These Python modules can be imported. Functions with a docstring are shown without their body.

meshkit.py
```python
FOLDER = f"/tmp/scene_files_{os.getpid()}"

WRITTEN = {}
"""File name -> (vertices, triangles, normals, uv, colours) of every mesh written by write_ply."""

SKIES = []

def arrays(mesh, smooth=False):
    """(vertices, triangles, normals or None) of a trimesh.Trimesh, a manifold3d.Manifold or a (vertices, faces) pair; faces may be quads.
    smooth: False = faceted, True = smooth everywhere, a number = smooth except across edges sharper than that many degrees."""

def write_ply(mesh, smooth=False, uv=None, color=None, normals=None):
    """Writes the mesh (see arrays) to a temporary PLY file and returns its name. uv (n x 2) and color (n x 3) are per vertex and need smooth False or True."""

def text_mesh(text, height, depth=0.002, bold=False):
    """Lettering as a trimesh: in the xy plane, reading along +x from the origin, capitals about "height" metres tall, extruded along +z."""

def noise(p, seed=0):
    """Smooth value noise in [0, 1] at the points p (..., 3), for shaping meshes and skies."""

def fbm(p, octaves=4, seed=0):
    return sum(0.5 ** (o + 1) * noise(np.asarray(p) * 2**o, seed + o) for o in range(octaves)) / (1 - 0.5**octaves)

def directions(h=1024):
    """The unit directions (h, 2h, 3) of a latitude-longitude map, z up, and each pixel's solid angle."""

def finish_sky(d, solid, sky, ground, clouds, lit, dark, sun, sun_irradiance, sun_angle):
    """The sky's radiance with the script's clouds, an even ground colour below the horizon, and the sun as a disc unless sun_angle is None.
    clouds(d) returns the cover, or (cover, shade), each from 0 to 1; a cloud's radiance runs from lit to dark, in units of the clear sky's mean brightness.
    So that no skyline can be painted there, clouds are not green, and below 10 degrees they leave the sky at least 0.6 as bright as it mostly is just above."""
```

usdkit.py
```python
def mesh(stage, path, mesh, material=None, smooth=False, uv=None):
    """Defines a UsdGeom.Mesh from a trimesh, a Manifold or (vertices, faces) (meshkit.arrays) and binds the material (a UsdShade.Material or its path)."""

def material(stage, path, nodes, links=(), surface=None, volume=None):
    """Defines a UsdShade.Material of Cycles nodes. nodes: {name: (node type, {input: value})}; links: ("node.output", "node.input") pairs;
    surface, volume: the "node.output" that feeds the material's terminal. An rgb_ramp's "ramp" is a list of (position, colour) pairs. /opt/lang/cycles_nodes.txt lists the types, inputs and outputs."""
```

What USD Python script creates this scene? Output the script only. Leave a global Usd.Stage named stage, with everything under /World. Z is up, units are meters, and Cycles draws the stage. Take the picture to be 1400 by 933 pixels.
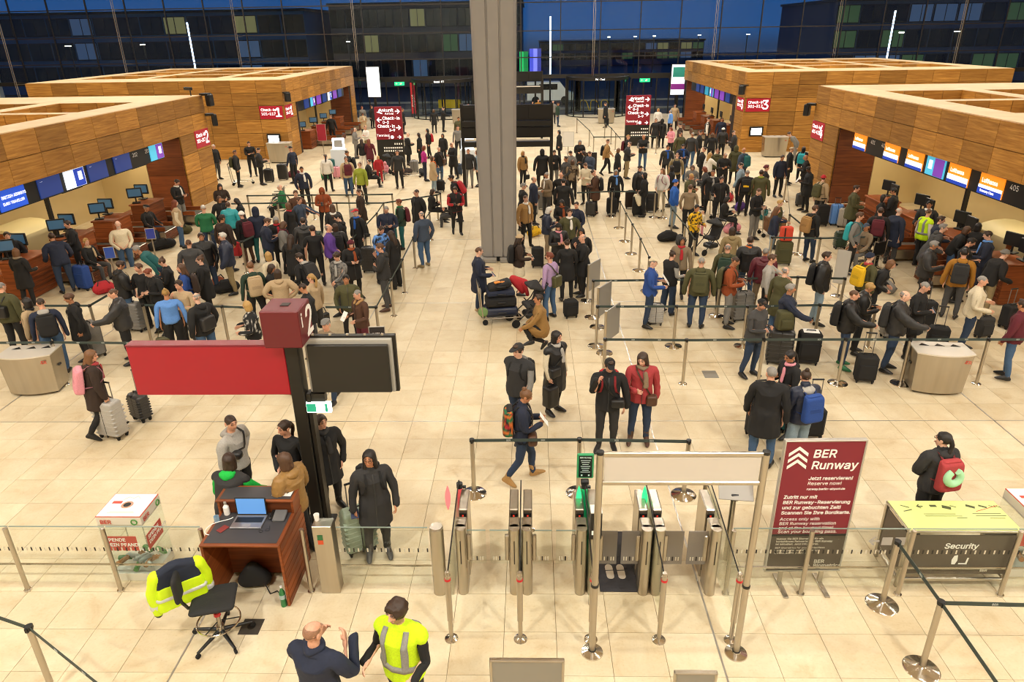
import math, random
import numpy as np, trimesh, manifold3d as m3, usdkit, meshkit
from pxr import Usd, UsdGeom, UsdLux, UsdShade, Gf, Sdf, Vt
stage = Usd.Stage.CreateInMemory()
UsdGeom.SetStageUpAxis(stage, 'Z'); UsdGeom.SetStageMetersPerUnit(stage, 1.0)
UsdGeom.Xform.Define(stage, '/World'); UsdGeom.Scope.Define(stage, '/World/Looks')
PI = math.pi
# ---------------------------------------------------------------- camera (on the gallery above the hall floor)
CAM_Z, FPX, PITCH, YAW, ROLL, EXPOSURE = 6.35, 961.9, 0.41446, -0.03011, -0.0167, 0.0
cam = UsdGeom.Camera.Define(stage, '/World/camera')
cp, sp = math.cos(PITCH), math.sin(PITCH)
fw = np.array([math.sin(YAW) * cp, math.cos(YAW) * cp, -sp]); rt = np.array([math.cos(YAW), -math.sin(YAW), 0.0]); up = np.cross(rt, fw)
r2 = rt * math.cos(ROLL) + up * math.sin(ROLL); u2 = -rt * math.sin(ROLL) + up * math.cos(ROLL)
cam.AddTransformOp().Set(Gf.Matrix4d(*r2, 0, *u2, 0, *(-fw), 0, 0, 0, CAM_Z, 1))
cam.CreateHorizontalApertureAttr(36.0); cam.CreateFocalLengthAttr(36.0 * FPX / 1400)
cam.CreateClippingRangeAttr(Gf.Vec2f(0.1, 1000)); cam.CreateExposureAttr(EXPOSURE)
# ---------------------------------------------------------------- dusk sky and the hall's ceiling lamps
DUSK, LAMP, LAMPC = 2.5, 1800.0, (1.0, .965, .88)
dome = UsdLux.DomeLight.Define(stage, '/World/dusk_sky'); dome.CreateIntensityAttr(1.0)
usdkit.material(stage, '/World/Looks/dusk', {
    'tc': ('texture_coordinate', {}), 'sep': ('separate_xyz', {}),
    'rmp': ('rgb_ramp', {'ramp': [(0.0, (0.006, 0.012, 0.026)), (0.49, (0.010, 0.022, 0.05)), (0.50, (0.007, 0.036, 0.105)), (0.55, (0.006, 0.030, 0.10)), (0.75, (0.012, 0.03, 0.10)), (1.0, (0.006, 0.018, 0.07))]}),
    'ma': ('math', {'math_type': 'multiply_add', 'value2': 0.5, 'value3': 0.5}),
    'bg': ('background_shader', {'strength': DUSK})},
    [('tc.generated', 'sep.vector'), ('sep.z', 'ma.value1'), ('ma.value', 'rmp.fac'), ('rmp.color', 'bg.color')], surface='bg.background')
UsdShade.MaterialBindingAPI.Apply(dome.GetPrim()).Bind(UsdShade.Material.Get(stage, '/World/Looks/dusk'))
# ---------------------------------------------------------------- helpers: naming, tagging
used = {}
def pname(parent, name):
    k = (parent, name); n = used.get(k, 0); used[k] = n + 1
    return f'{parent}/{name}' + (f'_{n:03d}' if n else '')
def path_of(p):
    return '/World' if p is None else (p if isinstance(p, str) else str(p.GetPath()))
def tag(o, label=None, cat=None, group=None, kind=None):
    o = o if isinstance(o, Usd.Prim) else o.GetPrim()
    for k, v in (('label', label), ('category', cat), ('group', group), ('kind', kind)):
        if v: o.SetCustomDataByKey(k, v)
    return o
def thing(name, label, cat, loc=(0, 0, 0), rz=0.0, group=None, kind=None):
    x = UsdGeom.Xform.Define(stage, pname('/World', name))
    x.AddTranslateOp().Set(Gf.Vec3d(*map(float, loc))); x.AddRotateZOp().Set(float(math.degrees(rz)))
    return tag(x, label, cat, group, kind)
def xthing(name, label, cat, mat, group=None):
    x = UsdGeom.Xform.Define(stage, pname('/World', name)); x.AddTransformOp().Set(Gf.Matrix4d(*np.asarray(mat, float).T.ravel()))
    return tag(x, label, cat, group)
def struct(name):
    return tag(UsdGeom.Xform.Define(stage, pname('/World', name)), kind='structure')
def copy_of(src, loc, rz, label, group=None, cat=None):
    cd = src.GetCustomData()
    r = thing(src.GetName().rstrip('0123456789').rstrip('_') if src.GetName()[-3:].isdigit() else src.GetName(), label, cat or cd['category'], loc, rz, group or cd.get('group'))
    r.GetReferences().AddInternalReference(src.GetPath()); r.SetInstanceable(True)
    return r
# ---------------------------------------------------------------- helpers: meshes
class MB:
    """Collects pieces and makes them ONE mesh prim."""
    def __init__(s): s.v, s.f, s.n = [], [], 0
    def add(s, m):
        if hasattr(m, 'to_mesh'):
            q = m.to_mesh(); v, f = np.asarray(q.vert_properties[:, :3], float), np.asarray(q.tri_verts)
        elif isinstance(m, tuple): v, f = np.asarray(m[0], float), np.asarray(m[1], int)
        else: v, f = np.asarray(m.vertices, float), np.asarray(m.faces)
        s.v.append(v); s.f.append(f + s.n); s.n += len(v); return s
    def box(s, c, d, rz=0.0, bev=0.0): return s.add(tbox(c, d, rz, bev))
    def bar(s, a, b, r, seg=12, r2=None): return s.add(tube_between(a, b, r, seg, r2))
    def path(s, pts, r, seg=8): return s.add(tube_path(pts, r, seg))
    def build(s, name, mat, parent=None, label=None, smooth=30, cat=None, group=None, kind=None, col=None):
        v, f = np.vstack(s.v), np.vstack(s.f)
        m = usdkit.mesh(stage, pname(path_of(parent), name), (v, f), mat, smooth=smooth)
        if col is not None: put_col(m, col)
        return tag(m, label, cat, group, kind)
def put_col(m, col):
    col = np.asarray(col, np.float32)
    if col.ndim == 1: UsdGeom.PrimvarsAPI(m).CreatePrimvar('col', Sdf.ValueTypeNames.Color3fArray, 'constant').Set(Vt.Vec3fArray.FromNumpy(col[None]))
    else: UsdGeom.PrimvarsAPI(m).CreatePrimvar('col', Sdf.ValueTypeNames.Color3fArray, 'vertex').Set(Vt.Vec3fArray.FromNumpy(col))
CUBE_V = np.array([[x, y, z] for x in (-.5, .5) for y in (-.5, .5) for z in (-.5, .5)])
CUBE_F = np.array([[0, 1, 3], [0, 3, 2], [4, 6, 7], [4, 7, 5], [0, 4, 5], [0, 5, 1], [2, 3, 7], [2, 7, 6], [0, 2, 6], [0, 6, 4], [1, 5, 7], [1, 7, 3]])
BEV_V = np.array([[sx * (1 if a else 0), sy * (1 if a else 0), sz] for sx in (-1, 1) for sy in (-1, 1) for sz in (-1, 1) for a in (1,)])
_hull_f = None
def tbox(c, d, rz=0.0, bev=0.0):
    global _hull_f
    d = np.asarray(d, float)
    if bev <= 0: v, f = CUBE_V * d, CUBE_F
    else:
        h = d / 2; b = min(bev, h.min() * .9); pts = []
        for s in np.array([[x, y, z] for x in (-1, 1) for y in (-1, 1) for z in (-1, 1)]):
            for ax in range(3):
                q = s * (h - b); q[ax] = s[ax] * h[ax]; pts.append(q)
        v = np.array(pts)
        if _hull_f is None:   # same topology for every chamfered box
            ref = []
            for s in np.array([[x, y, z] for x in (-1, 1) for y in (-1, 1) for z in (-1, 1)]):
                for ax in range(3):
                    q = s * .8; q[ax] = s[ax] * 1.0; ref.append(q)
            hm = trimesh.Trimesh(ref, trimesh.convex.convex_hull(np.array(ref)).faces, process=False) if False else None
            ch = trimesh.convex.convex_hull(np.array(ref))
            idx = [int(np.argmin(np.linalg.norm(np.array(ref) - p, axis=1))) for p in ch.vertices]
            _hull_f = np.array(idx)[ch.faces]
        f = _hull_f
    if rz:
        ca, sa = math.cos(rz), math.sin(rz); v = v @ np.array([[ca, sa, 0], [-sa, ca, 0], [0, 0, 1]])
    return v + np.asarray(c, float), f
def frame_of(t):
    t = np.asarray(t, float); t = t / np.linalg.norm(t)
    a = np.cross(t, [0, 0, 1.0] if abs(t[2]) < .95 else [0, 1.0, 0]); a /= np.linalg.norm(a)
    return a, np.cross(t, a)
def tube_between(a, b, r, seg=12, r2=None):
    return loft([np.asarray(a, float), np.asarray(b, float)], [r, r if r2 is None else r2], seg)
def loft(pts, radii, seg=10, caps=True):
    p = np.asarray(pts, float); n = len(p); t = np.gradient(p, axis=0) if n > 1 else None
    a0, b0 = frame_of(t[0]); rings = []
    for i in range(n):
        ti = t[i] / np.linalg.norm(t[i]); a0 = a0 - ti * (a0 @ ti); a0 /= np.linalg.norm(a0); b0 = np.cross(ti, a0)
        an = np.arange(seg) * 2 * PI / seg; r = radii[i] if np.ndim(radii) else radii
        rings.append(p[i] + r * (np.cos(an)[:, None] * a0 + np.sin(an)[:, None] * b0))
    v = np.vstack(rings); f = []
    for i in range(n - 1):
        for j in range(seg):
            k = (j + 1) % seg; f += [[i * seg + j, i * seg + k, (i + 1) * seg + k], [i * seg + j, (i + 1) * seg + k, (i + 1) * seg + j]]
    if caps:
        v = np.vstack([v, p[0], p[-1]]); c0, c1 = len(v) - 2, len(v) - 1
        for j in range(seg):
            k = (j + 1) % seg; f += [[c0, k, j], [c1, (n - 1) * seg + j, (n - 1) * seg + k]]
    return v, np.array(f)
def tube_path(pts, r, seg=8): return loft(pts, [r] * len(pts), seg)
def lathe(prof, seg=24):
    p = np.asarray(prof, float); n = len(p); an = np.arange(seg) * 2 * PI / seg
    v = np.stack([p[:, None, 0] * np.cos(an), p[:, None, 0] * np.sin(an), np.repeat(p[:, None, 1], seg, 1)], -1).reshape(-1, 3); f = []
    for i in range(n - 1):
        for j in range(seg):
            k = (j + 1) % seg; f += [[i * seg + j, i * seg + k, (i + 1) * seg + k], [i * seg + j, (i + 1) * seg + k, (i + 1) * seg + j]]
    return v, np.array(f)
def moved(m, loc=(0, 0, 0), rz=0.0, rx=0.0):
    v, f = (m if isinstance(m, tuple) else (np.asarray(m.vertices), np.asarray(m.faces)))
    if rx: c, s = math.cos(rx), math.sin(rx); v = v @ np.array([[1, 0, 0], [0, c, s], [0, -s, c]])
    if rz: c, s = math.cos(rz), math.sin(rz); v = v @ np.array([[c, s, 0], [-s, c, 0], [0, 0, 1]])
    return v + np.asarray(loc, float), f
_txt = {}
def text(s, h, bold=False, depth=.002):
    k = (s, h, bold)
    if k not in _txt:
        m = meshkit.text_mesh(s, h, depth, bold); _txt[k] = (np.asarray(m.vertices), np.asarray(m.faces))
    return _txt[k]
def place_text(s, h, origin, xdir, ydir, bold=False, align='l', slant=0.0, depth=.002):
    v, f = text(s, h, bold, depth); v = v.copy()
    if slant: v[:, 0] += slant * v[:, 1]
    w = v[:, 0].max()
    if align == 'c': v[:, 0] -= w / 2
    if align == 'r': v[:, 0] -= w
    x, y = np.asarray(xdir, float), np.asarray(ydir, float); z = np.cross(x, y)
    return np.asarray(origin, float) + v[:, :1] * x + v[:, 1:2] * y + v[:, 2:] * z, f
def flat_poly(pts, origin, xdir, ydir, depth=.002):
    from shapely.geometry import Polygon
    m = trimesh.creation.extrude_polygon(Polygon(pts), depth, engine='earcut')
    x, y = np.asarray(xdir, float), np.asarray(ydir, float); v = np.asarray(m.vertices)
    return np.asarray(origin, float) + v[:, :1] * x + v[:, 1:2] * y + v[:, 2:] * np.cross(x, y), np.asarray(m.faces)
ARROW = [(0, .5), (.5, 1), (.62, .88), (.34, .6), (1, .6), (1, .4), (.34, .4), (.62, .12), (.5, 0)]
def arrow(origin, xdir, ydir, s, right=True):
    pts = [((1 - x if right else x) * s, y * s) for x, y in ARROW]
    if right: pts = pts[::-1]
    return flat_poly(pts, origin, xdir, ydir)
# ---------------------------------------------------------------- materials
def lin(h):
    h = h.lstrip('#'); c = np.array([int(h[i:i + 2], 16) for i in (0, 2, 4)]) / 255.0
    return tuple(np.where(c < .04045, c / 12.92, ((c + .055) / 1.055) ** 2.4))
MATS = {}
def mat(key, col, rough=.5, metal=0.0, var=0.0, scale=8.0, bump=0.0, stretch=None, spec=.5, sheen=0.0, emit=0.0, coat=0.0, trans=0.0):
    if key in MATS: return MATS[key]
    c = lin(col) if isinstance(col, str) else col
    nodes = {'p': ('principled_bsdf', {'base_color': c, 'roughness': rough, 'metallic': metal, 'specular_ior_level': spec, 'sheen_weight': sheen, 'coat_weight': coat, 'emission_strength': emit, 'emission_color': c, 'transmission_weight': trans})}; links = []
    if var or bump:
        nodes['tc'] = ('texture_coordinate', {}); nodes['mp'] = ('mapping', {'scale': stretch or (1, 1, 1)})
        nodes['nz'] = ('noise_texture', {'scale': scale, 'detail': 4.0, 'roughness': .6}); links += [('tc.object', 'mp.vector'), ('mp.vector', 'nz.vector')]
    if var:
        lo, hi = [max(0, x * (1 - var)) for x in c], [min(1, x * (1 + var)) for x in c]
        nodes['rp'] = ('rgb_ramp', {'ramp': [(.25, lo), (.75, hi)]}); links += [('nz.fac', 'rp.fac'), ('rp.color', 'p.base_color')]
    if bump:
        nodes['bp'] = ('bump', {'strength': bump, 'distance': .01}); links += [('nz.fac', 'bp.height'), ('bp.normal', 'p.normal')]
    MATS[key] = usdkit.material(stage, '/World/Looks/' + key, nodes, links, surface='p.BSDF'); return MATS[key]
def tinted(key, rough=.7, scale=90.0, bump=.25, var=.12, sheen=.0, metal=0.0, spec=.5, dist=.004, coat=0.0):
    """A material whose base colour is the mesh's own colour primvar, with woven relief."""
    if key in MATS: return MATS[key]
    MATS[key] = usdkit.material(stage, '/World/Looks/' + key, {
        'at': ('attribute', {'attribute': 'col'}), 'tc': ('texture_coordinate', {}), 'nz': ('noise_texture', {'scale': scale, 'detail': 3.0}),
        'mr': ('map_range', {'from_min': .3, 'from_max': .7, 'to_min': 1 - var, 'to_max': 1 + var}),
        'mu': ('vector_math', {'math_type': 'multiply'}), 'bp': ('bump', {'strength': bump, 'distance': dist}),
        'p': ('principled_bsdf', {'roughness': rough, 'sheen_weight': sheen, 'metallic': metal, 'specular_ior_level': spec, 'coat_weight': coat})},
        [('tc.object', 'nz.vector'), ('nz.fac', 'mr.value'), ('at.color', 'mu.vector1'), ('mr.result', 'mu.vector2'), ('mu.vector', 'p.base_color'), ('nz.fac', 'bp.height'), ('bp.normal', 'p.normal')], surface='p.BSDF')
    return MATS[key]
CLOTH = tinted('cloth', .85, 60, .3, .10)
PUFF = tinted('padded_nylon', .5, 25, .35, .08, dist=.01)
SKIN = tinted('skin', .5, 40, .12, .06)
HAIR = tinted('hair', .5, 120, .5, .25)
LEATH = tinted('leather', .42, 50, .25, .1)
SHELLM = tinted('hard_shell', .35, 30, .08, .05)
STEEL = mat('brushed_steel', '#b9b1a4', .30, 1.0, .10, 6, .03, (1, 1, .05))
CHROME = mat('polished_steel', '#d8d3ca', .14, 1.0)
DARKMETAL = mat('dark_bronze_metal', '#27241f', .45, .3, .08, 10)
BLACK = mat('black_plastic', '#141414', .45)
RUBBER = mat('black_rubber', '#0d0d0d', .8)
WHITE = mat('white_print', '#f4f1ec', .5)
REDLAB = mat('dark_red_panel', '#8c1427', .45, 0, .04, 5)
GREYP = mat('grey_panel', '#a7a39c', .5, 0, .04, 4)
# ---------------------------------------------------------------- hall lamps and shell
FAC_Y, HX, BACK_Y, CEIL = 60.5, 44.0, -9.0, 15.0
def rect_lamp(name, loc, w, h, inten, col=(1.0, .80, .56), rot=(0, 0, 0)):
    L = UsdLux.RectLight.Define(stage, pname('/World', name)); L.AddTranslateOp().Set(Gf.Vec3d(*loc))
    if any(rot): L.AddRotateXYZOp().Set(Gf.Vec3f(*rot))
    L.CreateWidthAttr(w); L.CreateHeightAttr(h); L.CreateIntensityAttr(inten); L.CreateColorAttr(Gf.Vec3f(*col)); return L
ROWLUM = (2.8, .95, .30, .34, .72, 1.2, 1.25, 1.1, 1.1)
for iy in range(9):
    for ix in range(6):
        rect_lamp('ceiling_lamp', (-30 + ix * 12, -2 + iy * 7.2, CEIL - .12), .9, .9, LAMP / 10 * ROWLUM[iy], LAMPC)
WOODC = mat('ceiling_wood', '#d9c8ab', .6, 0, .15, 3, .1, (.3, 8, 1))
cl = struct('ceiling')
for i in range(22): MB().box((0, BACK_Y + 1.6 + i * 3.2, CEIL), (2 * HX, 3.1, .1)).build('ceiling_panel', WOODC, cl)
for nm, c, d in (('wall_left', (-HX, 26, CEIL / 2), (.3, 70, CEIL)), ('wall_right', (HX, 26, CEIL / 2), (.3, 70, CEIL)), ('wall_back', (0, BACK_Y, CEIL / 2), (2 * HX, .3, CEIL))):
    tag(MB().box(c, d).build(nm, mat('wall_panel', '#cdbfa8', .7, 0, .05, 1)), kind='structure')
# floor: 0.6 m stone tiles on a bed; the nearest 300 in view are parts, the rest one part
TX, TY, TS = -2.13, 10.88, .6
STONE = usdkit.material(stage, '/World/Looks/limestone', {
    'g': ('geometry', {}), 'mp': ('mapping', {'mapping_type': 'point', 'location': (-TX / TS, -TY / TS, 0), 'scale': (1 / TS, 1 / TS, 0)}), 'fl': ('vector_math', {'math_type': 'floor'}),
    'wn': ('white_noise_texture', {'dimensions': '2D'}), 'ad': ('vector_math', {'math_type': 'multiply_add', 'vector2': (3.1, 3.7, 2.3)}),
    'n1': ('noise_texture', {'scale': 2.2, 'detail': 6.0, 'roughness': .65, 'distortion': .6}), 'n2': ('noise_texture', {'scale': 34.0, 'detail': 3.0}), 'n3': ('noise_texture', {'scale': .55, 'detail': 3.0}),
    'r1': ('rgb_ramp', {'ramp': [(.28, lin('#cbb794')), (.42, lin('#d6c6a6')), (.60, lin('#dccfb2')), (.8, lin('#e2d7be'))]}),
    'r2': ('rgb_ramp', {'ramp': [(0, (.93, .92, .90)), (1, (1.03, 1.03, 1.03))]}), 'm1': ('mix', {'mix_type': 'multiply', 'fac': 1.0}),
    'r3': ('rgb_ramp', {'ramp': [(.28, (.86, .83, .78)), (.38, (.97, .96, .95)), (.6, (1, 1, 1))]}), 'm2': ('mix', {'mix_type': 'multiply', 'fac': .8}),
    'r4': ('rgb_ramp', {'ramp': [(.3, (.88, .85, .80)), (.6, (1, 1, 1))]}), 'm3': ('mix', {'mix_type': 'multiply', 'fac': .9}),
    'rr': ('map_range', {'from_min': .3, 'from_max': .7, 'to_min': .44, 'to_max': .58}), 'bp': ('bump', {'strength': .05, 'distance': .003}),
    'p': ('principled_bsdf', {'specular_ior_level': .25})},
    [('g.position', 'mp.vector'), ('mp.vector', 'fl.vector1'), ('fl.vector', 'wn.vector'), ('wn.color', 'ad.vector1'), ('g.position', 'ad.vector3'), ('ad.vector', 'n1.vector'), ('g.position', 'n2.vector'), ('g.position', 'n3.vector'),
     ('n1.fac', 'r1.fac'), ('wn.value', 'r2.fac'), ('r1.color', 'm1.color1'), ('r2.color', 'm1.color2'), ('n2.fac', 'r3.fac'), ('m1.color', 'm2.color1'), ('r3.color', 'm2.color2'), ('n3.fac', 'r4.fac'), ('m2.color', 'm3.color1'), ('r4.color', 'm3.color2'),
     ('m3.color', 'p.base_color'), ('n1.fac', 'rr.value'), ('rr.result', 'p.roughness'), ('n2.fac', 'bp.height'), ('bp.normal', 'p.normal')], surface='p.BSDF')
flr = struct('floor')
MB().box((0, 26, -.06), (2 * HX, 70, .1)).build('screed', mat('joint_grout', '#6f5a3c', .9), flr)
allt = [(i, j) for i in range(-49, 57) for j in range(-25, 83)]
def in_view(x, y):
    d = np.array([x, y, -CAM_Z]); w = d @ fw
    return w > .5 and abs(FPX * (d @ r2) / w) < 720 and abs(FPX * (d @ u2) / w) < 485
cen = {t: (TX + (t[0] + .5) * TS, TY + (t[1] + .5) * TS) for t in allt}
near_t = sorted([t for t in allt if in_view(*cen[t])], key=lambda t: cen[t][0] ** 2 + cen[t][1] ** 2)[:300]
ns = set(near_t)
for t in near_t: MB().box((*cen[t], -.006), (TS - .005, TS - .005, .012), bev=.0012).build('tile', STONE, flr, smooth=False)
rest = np.array([cen[t] for t in allt if t not in ns and cen[t][1] < FAC_Y])
v = (CUBE_V * [TS - .005, TS - .005, .012])[None] + np.concatenate([rest, np.full((len(rest), 1), -.006)], 1)[:, None]
f = CUBE_F[None] + 8 * np.arange(len(rest))[:, None, None]
tag(usdkit.mesh(stage, pname(path_of(flr), 'tile_field'), (v.reshape(-1, 3), f.reshape(-1, 3)), STONE), kind='stuff')
for x in (-9.95, -3.93, 2.07, 8.07): tag(MB().box((x, 26, .0008), (.022, 68, .004)).build('trim', mat('joint_strip', '#b5b1aa', .35, .8)), kind='structure')
for y in (10.88, 16.88, 22.88, 28.88, 34.88): tag(MB().box((0, y, .0008), (60, .018, .004)).build('trim', MATS['joint_strip']), kind='structure')
# far glass front
def glass(key, tint, refl, f0):
    return usdkit.material(stage, '/World/Looks/' + key, {'t': ('transparent_bsdf', {'color': tint}), 'g': ('glossy_bsdf', {'color': refl, 'roughness': .015}), 'lw': ('layer_weight', {'blend': .5}), 'pw': ('math', {'math_type': 'power', 'value2': 4.5}), 'ma': ('math', {'math_type': 'multiply_add', 'value2': .9, 'value3': f0}), 'm': ('mix_closure', {})},
        [('lw.facing', 'pw.value1'), ('pw.value', 'ma.value1'), ('ma.value', 'm.fac'), ('t.BSDF', 'm.closure1'), ('g.BSDF', 'm.closure2')], surface='m.closure')
GLASS, PANE = glass('facade_glass', (.84, .91, .95), (.85, .95, 1), .018), glass('clear_pane', (.965, .985, .975), (.95, 1, .98), .012)
FRAME = mat('facade_metal', '#3b3733', .45, .6)
wf = struct('window_1'); mx = [2.4 + 3.115 * k for k in range(-15, 14)]; tz = [3.0, 4.44, 6.38, 8.40, 10.4, CEIL]
DOORX = (-12.85, 11.35)
for x in mx:
    z0 = 3.0 if DOORX[0] < x < DOORX[1] else 0
    MB().box((x, FAC_Y, (z0 + CEIL) / 2), (.07, .16, CEIL - z0)).build('mullion', FRAME, wf)
for z in tz[:-1]: MB().box((0, FAC_Y - .02, z), (2 * HX, .14, .075 if z > 3 else .30)).build('transom', FRAME if z > 3 else DARKMETAL, wf)
for a, b in zip(mx[:-1], mx[1:]):
    mid = (a + b) / 2
    zz = ([0] if not DOORX[0] < mid < DOORX[1] else []) + tz
    for z0, z1 in zip(zz[:-1], zz[1:]):
        MB().box((mid, FAC_Y + .03, (z0 + z1) / 2), (b - a - .08, .02, z1 - z0 - .08)).build('pane', GLASS, wf)
for k in range(-14, 13, 3):   # paired steel rods carrying the glass
    x = 2.4 + 3.115 * k - .55
    for dx in (-.07, .07): MB().bar((x + dx, FAC_Y - .75, 0 if not DOORX[0] < x < DOORX[1] else 3.0), (x + dx, FAC_Y - .75, CEIL), .025, 6).build('rod', CHROME, wf)
    for z in tz[:-1]: MB().bar((x, FAC_Y - .75, z), (x + .55, FAC_Y, z), .02, 6).build('bracket', CHROME, wf)
# door front: two revolving doors and sliding leaves between dark posts
def revolving(cx, n, s):
    d = struct(n); r = 2.45; H = 2.75
    MB().add(lathe([(r + .06, H), (r + .06, H + .24), (r - .3, H + .24), (r - .3, H)], 40)).build('canopy', DARKMETAL, d)
    MB().add(lathe([(r, .0), (r + .05, .0), (r + .05, .06), (r, .06)], 40)).build('floor_ring', DARKMETAL, d)
    for a0, a1 in ((.25, 1.05), (PI - 1.05, PI - .25), (PI + .25, PI + 1.05), (2 * PI - 1.05, 2 * PI - .25)):
        an = np.linspace(a0, a1, 9); v = np.array([[rr * math.cos(a), rr * math.sin(a), z] for a in an for rr in (r - .012, r + .012) for z in (.06, H)]); f = []
        for i in range(8):
            b = 4 * i; f += [[b, b + 1, b + 5], [b, b + 5, b + 4], [b + 2, b + 6, b + 7], [b + 2, b + 7, b + 3]]
        MB().add((v, np.array(f))).build('curved_pane', PANE, d)
        for a in (a0, (a0 + a1) / 2, a1): MB().box((r * math.cos(a), r * math.sin(a), H / 2), (.07, .07, H), a).build('post', DARKMETAL, d)
    for a in (.6, .6 + PI / 2, .6 + PI, .6 + PI * 1.5):
        MB().box((.6 * r * math.cos(a), .6 * r * math.sin(a), H / 2), (r * 1.1, .02, H - .1), a).build('leaf_pane', PANE, d)
        for q in (.06, 1.0): MB().box((r * .95 * q * math.cos(a), r * .95 * q * math.sin(a), H / 2), (.05, .05, H), a).build('leaf_frame', DARKMETAL, d)
    t = MB().add(place_text(s, .13, (0, -r - .07, H + .05), (1, 0, 0), (0, 0, 1), True, 'c')); t.build('lettering', mat('lit_white', '#ffffff', .5, emit=1.2), d)
    x = UsdGeom.Xformable(d); x.AddTranslateOp().Set(Gf.Vec3d(cx, FAC_Y, 0)); return d
revolving(-7.1, 'door_1', 'Hotel · P7'); revolving(5.4, 'door_2', 'P6 · Taxi')
d3 = struct('door_3'); d4 = struct('door_4')
for d, x0, x1 in ((d3, -12.7, -9.75), (d4, 8.1, 11.2)):
    for k in range(4): MB().box((x0 + (x1 - x0) * k / 3, FAC_Y, 1.45), (.09, .12, 2.9)).build('door_frame', DARKMETAL, d)
    for k in range(3): MB().box((x0 + (x1 - x0) * (k + .5) / 3, FAC_Y, 1.45), ((x1 - x0) / 3 - .1, .02, 2.8)).build('pane', PANE, d)
    MB().box(((x0 + x1) / 2, FAC_Y, 2.82), (x1 - x0, .16, .14)).build('lintel', DARKMETAL, d)
w2 = struct('window_2')
for x0, x1 in ((-4.6, 2.9),):
    n = 4
    for k in range(n + 1): MB().box((x0 + (x1 - x0) * k / n, FAC_Y, 1.45), (.10, .14, 2.9)).build('mullion', DARKMETAL, w2)
    for k in range(n): MB().box((x0 + (x1 - x0) * (k + .5) / n, FAC_Y, 1.45), ((x1 - x0) / n - .1, .02, 2.9)).build('pane', PANE, w2)
EXITG = mat('exit_green_lit', '#19c06a', .5, emit=2.2); LITW = mat('lit_panel_white', '#f4fbff', .5, emit=2.6)
for x in (-10.6, 9.2):
    t = thing('exit_sign', 'green lit exit sign above the %s sliding doors' % ('left' if x < 0 else 'right'), 'exit sign', (x, FAC_Y - .12, 2.62)); MB().box((0, 0, 0), (.8, .05, .28)).build('housing', EXITG, t)
    MB().add(flat_poly([(-.10, -.08), (.02, -.08), (.10, .03), (.04, .09), (-.08, .02)], (.12, -.03, 0), (1, 0, 0), (0, 0, 1))).add(arrow((-.32, -.03, -.09), (1, 0, 0), (0, 0, 1), .18, False)).build('pictogram', WHITE, t)
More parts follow.
